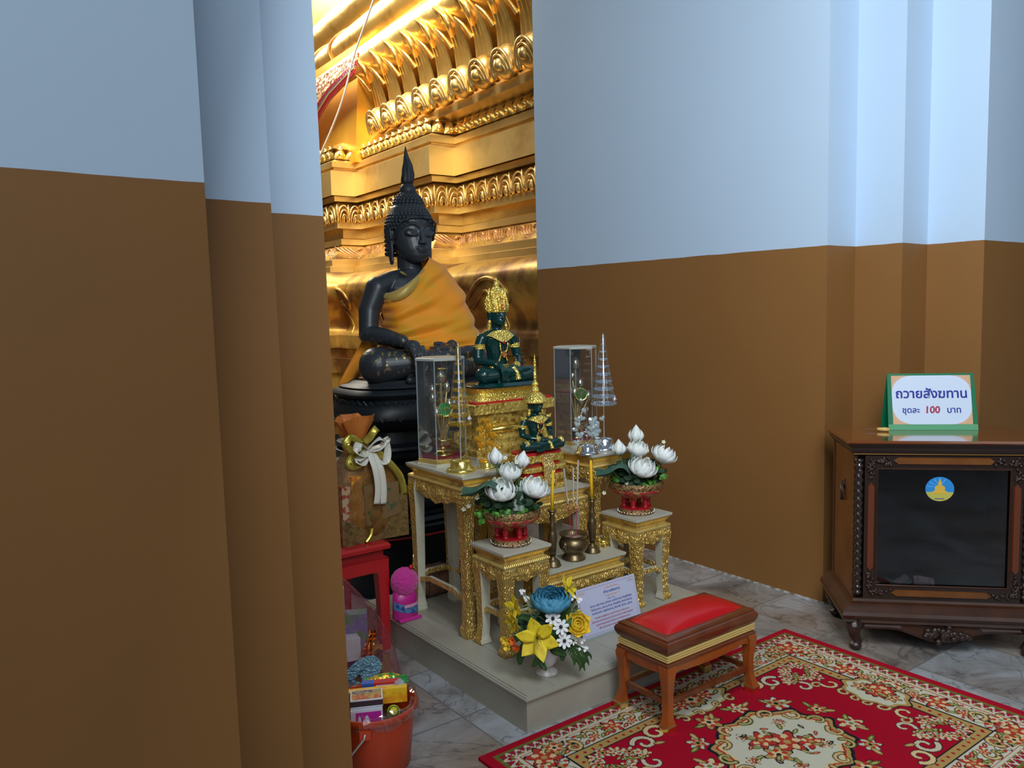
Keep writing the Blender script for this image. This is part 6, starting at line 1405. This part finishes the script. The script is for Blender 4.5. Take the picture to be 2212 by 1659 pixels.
# ------------------------------------------------------------------ things at the left edge of the opening
def red_table():
    x0, x1, y0, y1, H = 1.18, 1.655, 3.155, 3.60, .488
    t = thing('red_side_table', 'red lacquered side table by the platform corner carrying the wrapped gift bag', 'table', (x0, y0, 0)); W, D = x1-x0, y1-y0
    def rr(o, z): return [(o, o, z), (W-o, o, z), (W-o, D-o, z), (o, D-o, z)]
    m = MB(); m.loft([rr(.004, H-.030), rr(-.006, H-.026), rr(-.008, H-.010), rr(0, H)]); m.build('table_top', RED, t)
    m = MB(); m.loft([rr(.018, H-.062), rr(.018, H-.032), rr(.006, H-.029)]); m.loft([rr(.004, H-.072), rr(.002, H-.066), rr(.016, H-.060)]); m.build('waist_moulding', mat('dull_red_lacquer', (.33, .012, .016), .4), t)
    for a in ((0, W, 0, .02), (0, W, D-.02, D), (0, .02, 0, D), (W-.02, W, 0, D)): m = MB(); m.bb(a[0]+.002, a[1]-.002, a[2]+.002, a[3]-.002, H-.125, H-.070); m.build('apron', RED, t)
    for sx in (0, 1):
        for sy in (0, 1):
            m = MB(); rings = []
            for z, o, w in ((0, .004, .040), (.05, .003, .042), (.25, .002, .046), (H-.14, .001, .052), (H-.09, .001, .070), (H-.071, 0, .080)):
                ax = o if sx == 0 else W-o; bx = ax+(w if sx == 0 else -w); ay = o if sy == 0 else D-o; by = ay+(w if sy == 0 else -w); rings.append([(ax, ay, z), (bx, ay, z), (bx, by, z), (ax, by, z)])
            m.loft(rings); o = m.build('leg', RED, t); fix_normals(o)
red_table()
def ribbon(m, pts, w, nrm=None, seed=0):
    P = smooth_pts(pts, 5); k = len(P); nn = nrm or TW
    def f(u, v):
        i = min(k-2, int(v*(k-1))); g = v*(k-1)-i; p = P[i]*(1-g)+P[i+1]*g; tn = (P[i+1]-P[i]).normalized(); s = tn.cross(nn)
        if s.length < .01: s = Vector((0, 0, 1))
        s.normalize(); return (p+s*((u-.5)*w), s.cross(tn).normalized())
    m.plate(f, 4, 3*len(pts)+4, .0010)
def gift_bag():
    c = (1.625, 3.300, .4885)
    t = thing('wrapped_gift_bag', 'brown gold net gift bag tied with a white satin bow on the red side table', 'gift', c)
    def ring(a, b_, z, ox=0, amp=0, n=56, ph=0): return [(ox+a*(1+amp*math.sin(9*k+ph))*abs(math.cos(k))**.6*math.copysign(1, math.cos(k)), b_*(1+amp*math.sin(9*k+ph))*abs(math.sin(k))**.6*math.copysign(1, math.sin(k)), z) for k in [2*PI*i/n for i in range(n)]]
    NET = mat('brown_gold_net', (.42, .20, .05), .45, .35, bump=('voronoi', 260, .8, .002), noise=(25, (.22, .10, .02), .35, .6), alpha=.62)
    BRO = mat('brown_brocade', (.26, .16, .05), .5, .3, bump=('wave', 60, .6, .003), noise=(40, (.15, .09, .03), .35, .55))
    m = MB(); m.loft([ring(.158, .085, 0), ring(.162, .09, .10), ring(.162, .09, .20), ring(.150, .085, .27, -.006), ring(.110, .070, .345, -.016), ring(.055, .045, .41, -.028), ring(.034, .034, .445, -.034, .05)]); m.build('net_wrap', NET, t, smooth=True)
    # brocade panels folded up from the base, V shaped opening
    m = MB(); m.plate(lambda u, v: (Vector(((-.163+.326*u), -.093+.01*math.cos((u-.5)*3), v*(.045+.175*abs(u-.42)*2*(.9 if u > .42 else .55)))), Vector((0, -1, 0))), 21, 6, .003); m.build('brocade_front', BRO, t)
    m = MB(); m.plate(lambda u, v: (Vector((.164-.012*v*v, -.09+.18*u, v*.235)), Vector((1, 0, .1))), 8, 8, .003); m.build('brocade_side', BRO, t)
    # goods inside, seen through the net
    m = MB(); m.bb(-.105, -.055, -.080, -.04, .03, .30); m.build('orange_carton', mat('orange_carton', (.62, .16, .02), .5, noise=(50, (.70, .40, .03), .45, .5)), t)
    m = MB(); m.bb(-.150, -.108, -.078, -.03, .03, .26); m.build('red_carton', mat('red_carton', (.38, .05, .03), .5, noise=(40, (.5, .35, .2), .5, .55)), t)
    m = MB(); m.plate(lambda u, v: (Vector((-.045+.17*u-.01*v, -.091+.006*math.sin(u*5), .11+.145*v-.10*(1-u)*(v < .5)*.4)), Vector((0, -1, 0))), 10, 6, .002); m.build('green_package', mat('green_package', (.03, .10, .04), .4, noise=(30, (.20, .12, .05), .55, .65)), t)
    # ruffled collar
    m = MB(); rings = []
    for i in range(9):
        v = i/8; r = .034+.050*v**.9; rings.append([(-.034+r*(1+.16*v*math.sin(7*a)+.05*math.sin(17*a))*math.cos(a), r*.75*(1+.16*v*math.cos(6*a))*math.sin(a), .445+.115*v-.03*v*max(0, math.sin(a*2+1))) for a in [2*PI*k/64 for k in range(64)]])
    m.loft(rings, cap=False); o = m.build('ruffle', mat('orange_organza', (.62, .19, .03), .5, .1, bump=('wave', 40, .4, .003), alpha=.9), t, smooth=True)
    # gold foil ribbon knots and white satin bow
    GF = mat('gold_foil_ribbon', (.55, .46, .08), .3, .7, bump=('noise', 60, .8, .004)); SW = mat('white_satin', (.74, .72, .62), .3, sheen=.4)
    for pts in ([(-.03, -.045, .43), (-.09, -.06, .47), (-.12, -.07, .44), (-.08, -.07, .41), (-.03, -.05, .43)], [(-.03, -.045, .42), (-.09, -.06, .38), (-.11, -.075, .35), (-.06, -.08, .35), (-.03, -.05, .42)], [(-.02, -.045, .44), (.0, -.06, .46), (.02, -.07, .49), (.04, -.06, .50)], [(.02, -.08, .40), (.08, -.088, .34), (.13, -.092, .27), (.145, -.095, .19)], [(-.02, -.09, .06), (-.03, -.096, .03), (-.055, -.10, .005)]):
        m = MB(); ribbon(m, pts, .034 if pts[0][2] > .1 else .014); m.build('gold_ribbon', GF, t, smooth=True)
    for pts in ([(-.02, -.07, .41), (-.07, -.10, .45), (-.085, -.11, .41), (-.05, -.10, .39), (-.02, -.07, .41)], [(-.02, -.07, .41), (.02, -.11, .46), (.045, -.11, .44), (.02, -.10, .41), (-.02, -.07, .41)], [(-.02, -.07, .41), (.05, -.10, .43), (.06, -.11, .46), (.065, -.10, .38), (.045, -.10, .345), (.0, -.08, .39)], [(-.02, -.07, .41), (-.06, -.10, .385), (-.09, -.11, .375), (-.06, -.105, .355), (-.02, -.07, .40)]):
        m = MB(); ribbon(m, pts, .036, Vector((0, -.3, 1))); m.build('bow_loop', SW, t, smooth=True)
    for pts in ([(-.02, -.085, .41), (-.005, -.115, .33), (.005, -.115, .24), (-.002, -.11, .17)], [(-.01, -.085, .41), (.022, -.112, .33), (.035, -.112, .24), (.032, -.108, .165)]):
        m = MB(); ribbon(m, pts, .030, Vector((0, -1, .05))); m.build('bow_tail', SW, t, smooth=True)
gift_bag()

def cellophane_bundle():
    c = (1.30, 2.86, 0)
    t = thing('cellophane_gift_bundle', 'offering bundle in red cellophane with a blue tinsel bow, behind the orange bucket', 'gift', c)
    B = Vector((.896, -.443, 0)); T = Vector((-.443, -.896, 0))
    def boxat(name, dx, dn, z, sx, sy, sz, mt, rz=-.46): m = MB(); p = B*dx+T*dn; m.box((p.x, p.y, z+sz/2), (sx, sy, sz), rz); return m.build(name, mt, t)
    boxat('cardboard_tray', .0, .0, .0, .34, .30, .10, mat('brown_card', (.25, .14, .06), .8))
    boxat('white_box', -.01, .06, .18, .12, .07, .085, mat('white_carton', (.66, .68, .72), .5), -.2)
    boxat('green_pack', -.05, .0, .18, .10, .05, .26, mat('green_pack', (.25, .42, .10), .5, noise=(20, (.7, .7, .6), .5, .55)))
    boxat('yellow_pack', -.045, .045, .30, .07, .03, .07, mat('yellow_pack', (.75, .48, .03), .5))
    boxat('blue_pack', .035, .0, .10, .10, .06, .24, mat('blue_pack', (.14, .17, .36), .5, noise=(24, (.05, .25, .15), .45, .55)))
    boxat('dark_pack', .10, .03, .10, .08, .06, .10, mat('dark_pack', (.05, .04, .03), .4, noise=(24, (.4, .2, .05), .55, .6)))
    CE = bpy.data.materials.new('red_cellophane'); CE.use_nodes = True; b = CE.node_tree.nodes['Principled BSDF']; b.inputs['Base Color'].default_value = (.42, .06, .09, 1); b.inputs['Roughness'].default_value = .12; b.inputs['Alpha'].default_value = .27; b.inputs['Specular IOR Level'].default_value = 1
    tcn = CE.node_tree; tx_ = tcn.nodes.new('ShaderNodeTexNoise'); tx_.inputs['Scale'].default_value = 14; tx_.inputs['Detail'].default_value = 4; tx_.inputs['Distortion'].default_value = 1.5; bq = tcn.nodes.new('ShaderNodeBump'); bq.inputs['Strength'].default_value = 1; bq.inputs['Distance'].default_value = .03; tcn.links.new(tx_.outputs['Fac'], bq.inputs['Height']); tcn.links.new(bq.outputs[0], b.inputs['Normal'])
    m = MB(); rings = []; rnd = random.Random(5)
    for i in range(16):
        v = i/15; z = .002+.50*v; r = .215*(1-v**1.7)**.75+.012; row = []
        for k in range(60):
            a = 2*PI*k/60; q = r*(1+.05*math.sin(5*a+v*6)+.035*math.sin(13*a+v*3)+rnd.uniform(-.012, .012)); row.append((q*math.cos(a)*1.0-.045*v, q*math.sin(a)*.9, z))
        rings.append(row)
    m.loft(rings, cap=False); m.build('cellophane', CE, t, smooth=False)
    GFO = mat('gold_foil', (.80, .42, .12), .18, 1, bump=('noise', 60, 1, .01)); m = MB(); 
    p = B*.075+T*.125; m.plate(lambda u, v: (p+B*((u-.5)*.05*(1-.5*v)+.03*v)+UP*(.19+.12*v)+T*.012*math.sin(u*14+v*7), T), 12, 8, .002); m.build('gold_foil_fan', GFO, t)
    m = MB(); p2 = B*-.05+T*.16; m.plate(lambda u, v: (p2+B*((u-.5)*.14)+UP*(.15+.045*v-.05*u)+T*.012*math.sin(u*24+v*7), T), 16, 5, .002); m.build('gold_foil_fan', GFO, t)
    TIN = mat('blue_tinsel', (.30, .56, .72), .2, .75, bump=('noise', 130, 1, .012)); TIV = mat('violet_tinsel', (.48, .42, .60), .2, .75, bump=('noise', 130, 1, .012))
    for k, (pts, mt) in enumerate((([(0, 0), (.05, .045), (.10, .065), (.115, .035), (.06, .01)], TIN), ([(0, 0), (-.06, .02), (-.10, -.01), (-.07, -.045), (0, 0)], TIN), ([(0, 0), (.04, -.02), (.09, -.045), (.115, -.04)], TIN), ([(0, 0), (.01, -.04), (.03, -.09)], TIV), ([(0, 0), (-.03, -.05), (-.04, -.10)], TIV), ([(0, 0), (.045, -.05), (.07, -.085)], TIV), ([(0, 0), (-.02, -.04), (-.085, -.10)], TIN))):
        m = MB(); ribbon(m, [B*(x-.005)+T*(.195+.01*(k % 3))+UP*(.155+z) for x, z in pts], .045, T); m.build('tinsel_bow', mt, t)
cellophane_bundle()

def bucket():
    c = (1.168, 2.372, 0); B = Vector((.896, -.443, 0)); T = Vector((-.443, -.896, 0))
    t = thing('orange_bucket', 'orange plastic bucket full of packaged offerings on the marble floor by the pilaster', 'bucket', c)
    OB = mat('orange_plastic', (.52, .050, .010), .35)
    m = MB(); m.lathe([(.001, .004), (.108, .003), (.112, .0), (.116, .004), (.134, .185), (.142, .188), (.146, .193), (.146, .206), (.143, .212), (.137, .212), (.133, .204), (.131, .19), (.112, .012), (.001, .010)], (0, 0, 0), 56); m.build('pail', OB, t, angle=40)
    p = T*.140+B*-.030
    m = MB(); m.box((p.x, p.y, .172), (.035, .016, .030), -.46); m.build('handle_lug', OB, t)
    e = T*.150+B*-.13; m = MB(); m.tube([tuple(p+T*.012+UP*.180), tuple(p+T*.014+UP*.165-B*.004), tuple(p.lerp(e, .5)+T*.016+UP*.115), tuple(e+UP*.060), tuple(e-B*.04-T*.05+UP*.045)], .0035, 8); m.build('wire_handle', mat('dull_wire', (.5, .46, .42), .4, .5), t, smooth=True)
    # clear film folded over the rim
    m = MB(); rings = []
    rnd = random.Random(8)
    for j, (r, z) in enumerate(((.128, .225), (.139, .222), (.149, .215), (.150, .198), (.147, .180))):
        rings.append([(r*(1+.02*math.sin(11*a+j))*math.cos(a), r*(1+.02*math.sin(11*a+j))*math.sin(a), z+.008*math.sin(7*a+j)*(j != 1)) for a in [2*PI*k/72 for k in range(72)]])
    m.loft(rings, cap=False); m.build('clear_film', glass_mat('clear_film', (.94, .9, .88), .05, .12), t)
    def at(dx, dn, z): q = Vector(c)+B*dx+T*dn; return (q.x, q.y, z)
    def goods(name, lab, cat, dx, dn, z, rz=0): return thing(name, lab, cat, at(dx, dn, z), -.459+rz, group='packaged goods in the bucket')
    RISER = mat('brown_card', (.25, .14, .06), .8); m = MB(); m.lathe([(.110, .012), (.124, .135), (.001, .136)], (0, 0, 0), 30); m.build('packed_filling', RISER, t)
    g = goods('box', 'matchbox-like carton with red and purple lid on the pink pack in the bucket', 'box', -.022, .030, .226)
    m = MB(); m.bb(-.052, .052, -.036, .036, 0, .026); m.build('white_sleeve', mat('white_carton', (1, 1, 1)), g); m = MB(); m.bb(-.048, .048, -.032, .002, .026, .0268); m.build('red_panel', mat('matchbox_red', (.50, .07, .02), .5, noise=(60, (.45, .30, .06), .42, .5)), g); m = MB(); m.bb(-.048, .048, .002, .032, .026, .0268); m.build('purple_panel', mat('matchbox_purple', (.07, .04, .12), .5, noise=(60, (.35, .25, .08), .45, .55)), g); m = MB(); m.bb(-.052, .052, -.0366, -.0358, .004, .022); m.build('striker', mat('striker_dark', (.04, .015, .02), .8), g)
    g = goods('tissue_pack', 'magenta and white pack at the front of the orange bucket', 'pack', -.022, .042, .148)
    m = MB(); m.bb(-.052, .050, -.040, .030, 0, .076); m.build('white_pack', mat('white_wrap', (.62, .60, .66), .35), g); m = MB(); m.bb(-.036, .045, -.0412, -.0402, .002, .070); m.build('magenta_label', mat('magenta_label', (.46, .02, .30), .4), g)
    for x, w in ((-.024, .006), (-.001, .008)): m = MB(); m.loft([[(x+w*math.cos(a), -.0413-k*.0006, .034+.026*math.sin(a)) for a in [2*PI*i/16 for i in range(16)]] for k in (0, 1)]); m.build('white_oval', mat('white_wrap', (1, 1, 1)), g)
    g = goods('bottle', 'small yellow bottle with dark green cap tilted inside the bucket rim', 'bottle', .064, .026, .182)
    M_ = Matrix.Rotation(math.radians(62), 4, 'X') @ Matrix.Translation((0, 0, -.02)); YB = mat('yellow_green_plastic', (.50, .52, .03), .2)
    for nm, pr, mt in (('bottle_body', [(.001, -.045), (.021, -.043), (.022, .0), (.016, .012)], YB), ('green_cap', [(.017, .011), (.0175, .024), (.012, .027)], mat('bottle_green', (.01, .10, .05), .25)), ('yellow_tip', [(.013, .026), (.0145, .032), (.012, .042), (.001, .044)], mat('yellow_tip', (.62, .56, .02), .3))): m = MB(); m.lathe(pr, (0, 0, 0), 20); m.xf(M_); m.build(nm, mt, g, smooth=True)
    g = goods('long_box', 'long orange and yellow carton lying across the middle of the bucket', 'box', .0, -.022, .195); m = MB(); m.bb(-.112, .112, -.014, .014, 0, .050); m.build('carton', mat('orange_yellow_carton', (.78, .30, .015), .4, noise=(26, (.80, .50, .02), .45, .55)), g); m = MB(); m.bb(-.09, .05, -.0146, -.0138, .022, .034); m.build('yellow_strip', mat('yellow_pack', (1, 1, 1)), g)
    g = goods('toothpaste_box', 'narrow red box with blue end behind the orange carton', 'box', .025, -.060, .230, -.05); m = MB(); m.bb(-.022, .068, -.014, .014, 0, .022); m.build('red_end', mat('toothpaste_red', (.52, .02, .03), .35), g); m = MB(); m.bb(-.062, -.022, -.014, .014, 0, .022); m.build('blue_end', mat('toothpaste_blue', (.03, .10, .45), .35), g); m = MB(); m.bb(-.015, .055, -.0146, -.0138, .008, .014); m.build('white_print', mat('white_wrap', (1, 1, 1)), g)
    g = goods('snack_packet', 'green and yellow crinkled foil packet at the back of the bucket', 'packet', .045, -.106, .222, .0); m = MB(); m.plate(lambda u, v: (Vector(((u-.5)*.15, (v-.5)*.06, .006+.026*math.sin(PI*u)*math.sin(PI*v)+.003*math.sin(u*30)*math.sin(v*20))), Vector((0, 0, 1))), 24, 10, .002); m.build('foil_wrap', mat('green_foil', (.04, .36, .08), .22, .5, noise=(22, (.80, .50, .04), .47, .53), bump=('noise', 60, .8, .004)), g)
    g = goods('plastic_wrap', 'crumpled clear plastic bag at the right of the red box', 'bag', .088, -.046, .205); m = MB(); rnd = random.Random(2); m.ball((0, 0, .026), (.022, .022, .026), 14, 10); m.v = [(x*(1+rnd.uniform(-.12, .12)), y*(1+rnd.uniform(-.12, .12)), max(.0, z*(1+rnd.uniform(-.08, .08)))) for x, y, z in m.v]; m.build('crumpled_film', mat('milky_film', (.55, .60, .66), .12, alpha=.5), g)
bucket()

def pink_bag():
    t = thing('pink_fluffy_pack', 'bright pink fluffy topped plastic pack on the platform next to the red table leg', 'pack', (1.708, 3.120, .1385))
    PK = mat('pink_fluff', (.62, .03, .30), .9, sheen=.4, bump=('noise', 90, 1, .006))
    m = MB(); rnd = random.Random(1); m.ball((0, 0, .165), (.064, .052, .066), 36, 24); m.v = [(x*(1+.05*math.sin(40*z+9*x)+rnd.uniform(-.05, .05)), y*(1+rnd.uniform(-.05, .05)), z+rnd.uniform(-.003, .003)) for x, y, z in m.v]; m.build('fluff', PK, t)
    m = MB(); m.loft([[(.059*k*math.cos(a), .034*k*math.sin(a), z) for a in [2*PI*i/28 for i in range(28)]] for z, k in ((0, .9), (.01, 1.05), (.08, 1.0), (.13, .95))]); m.build('plastic_sleeve', mat('pink_plastic', (.55, .02, .26), .35), t, smooth=True)
    m = MB()
    def bd(u, v):
        a = -PI*(.05+.95*u)+.2; k = 1.04; return (Vector((.059*k*math.cos(a), .034*k*math.sin(a)-.001, .028+.035*v+.045*max(0, u-.45)**1.0*(1 if True else 0)*1.2)), Vector((math.cos(a), math.sin(a), 0)))
    m.plate(bd, 24, 5, .001); m.build('blue_band', mat('blue_print', (.02, .05, .28), .4, noise=(60, (.10, .22, .40), .5, .6)), t)
    m = MB()
    def bw(u, v): a = -PI*(.25+.40*u)+.1; return (Vector((.063*math.cos(a), .038*math.sin(a)-.002, .060+.014*v)), Vector((math.cos(a), math.sin(a), 0)))
    m.plate(bw, 14, 3, .001); m.build('pale_panel', mat('pale_pink', (.65, .35, .50), .5), t)
    m = MB(); m.plate(lambda u, v: (Vector((-.05+.11*u, -.035-.012*v, .012-.010*v)), Vector((0, 0, 1))), 8, 3, .002); m.build('pink_flap', mat('pink_plastic', (1, 1, 1)), t)
    g = thing('gold_trinket', 'tiny gold and red hanging trinket resting on the pink fluffy pack', 'ornament', (1.745, 3.105, .360))
    m = MB(); m.lathe([(.001, 0), (.007, .006), (.004, .014), (.008, .022), (.003, .034), (.005, .042), (.001, .070)], (.006, 0, 0), 10); m.build('spire', GOLD, g, smooth=True); m = MB(); m.ball((-.010, -.004, .012), (.010, .008, .010), 10, 8); m.build('red_bead', RED, g, smooth=True)
pink_bag()
def brown_roll():
    t = thing('brown_cloth_roll', 'brown round bolster lying on the platform behind the legs of the left tall table', 'bolster', (1.955, 3.29, .1385))
    BR_ = mat('brown_weave', (.20, .10, .055), .8, bump=('noise', 40, .6, .01), noise=(10, (.12, .055, .03), .3, .6))
    m = MB(); rings = []
    for i in range(15):
        v = i/14; r = .075*(1-abs(2*v-1)**5*.55); rings.append([(-.095+.19*v, .055*0+r*math.cos(a), .079+r*math.sin(a)) for a in [2*PI*k/28 for k in range(28)]])
    m.loft(rings); m.build('roll', BR_, t, smooth=True)
    for x in (-.06, .0, .06): m = MB(); m.tube([(x, .0765*math.cos(a), .079+.0765*math.sin(a)) for a in [2*PI*k/24 for k in range(25)]], .002, 5, cap=False); m.build('tie_cord', mat('dark_cord', (.05, .03, .02), .8), t)
brown_roll()
def green_leaf_roll():
    a, b_ = Vector((1.995, 2.80, .834)), Vector((2.125, 2.735, .842))
    t = thing('rolled_green_leaf', 'long rolled green leaf sticking out from the left tall table behind the lotus buds', 'leaf', tuple(a))
    m = MB(); m.tube([tuple(Vector((0, 0, 0))-(b_-a)*.5), (0, 0, 0), tuple((b_-a)*.6), tuple(b_-a)], [.002, .0075, .0095, .010], 12); m.build('leaf_tube', mat('fresh_leaf', (.03, .12, .04), .35), t, smooth=True)
green_leaf_roll()
def cord():
    P = [(3.3, 5.95, 4.42), (3.3, 6.156, 4.124), (3.3, 6.264, 4.01), (3.3, 6.591, 3.721), (3.3, 6.905, 3.357), (3.3, 7.458, 2.953), (3.3, 7.9, 2.7)]
    m = MB(); m.tube([tuple(p) for p in smooth_pts(P, 8)], .0085, 8); o = m.build('white_cord', mat('white_string', (.80, .74, .66), .8), None, smooth=True)
    tag(o, 'white sacred cord hanging down in front of the great gilded statue', 'cord')
cord()
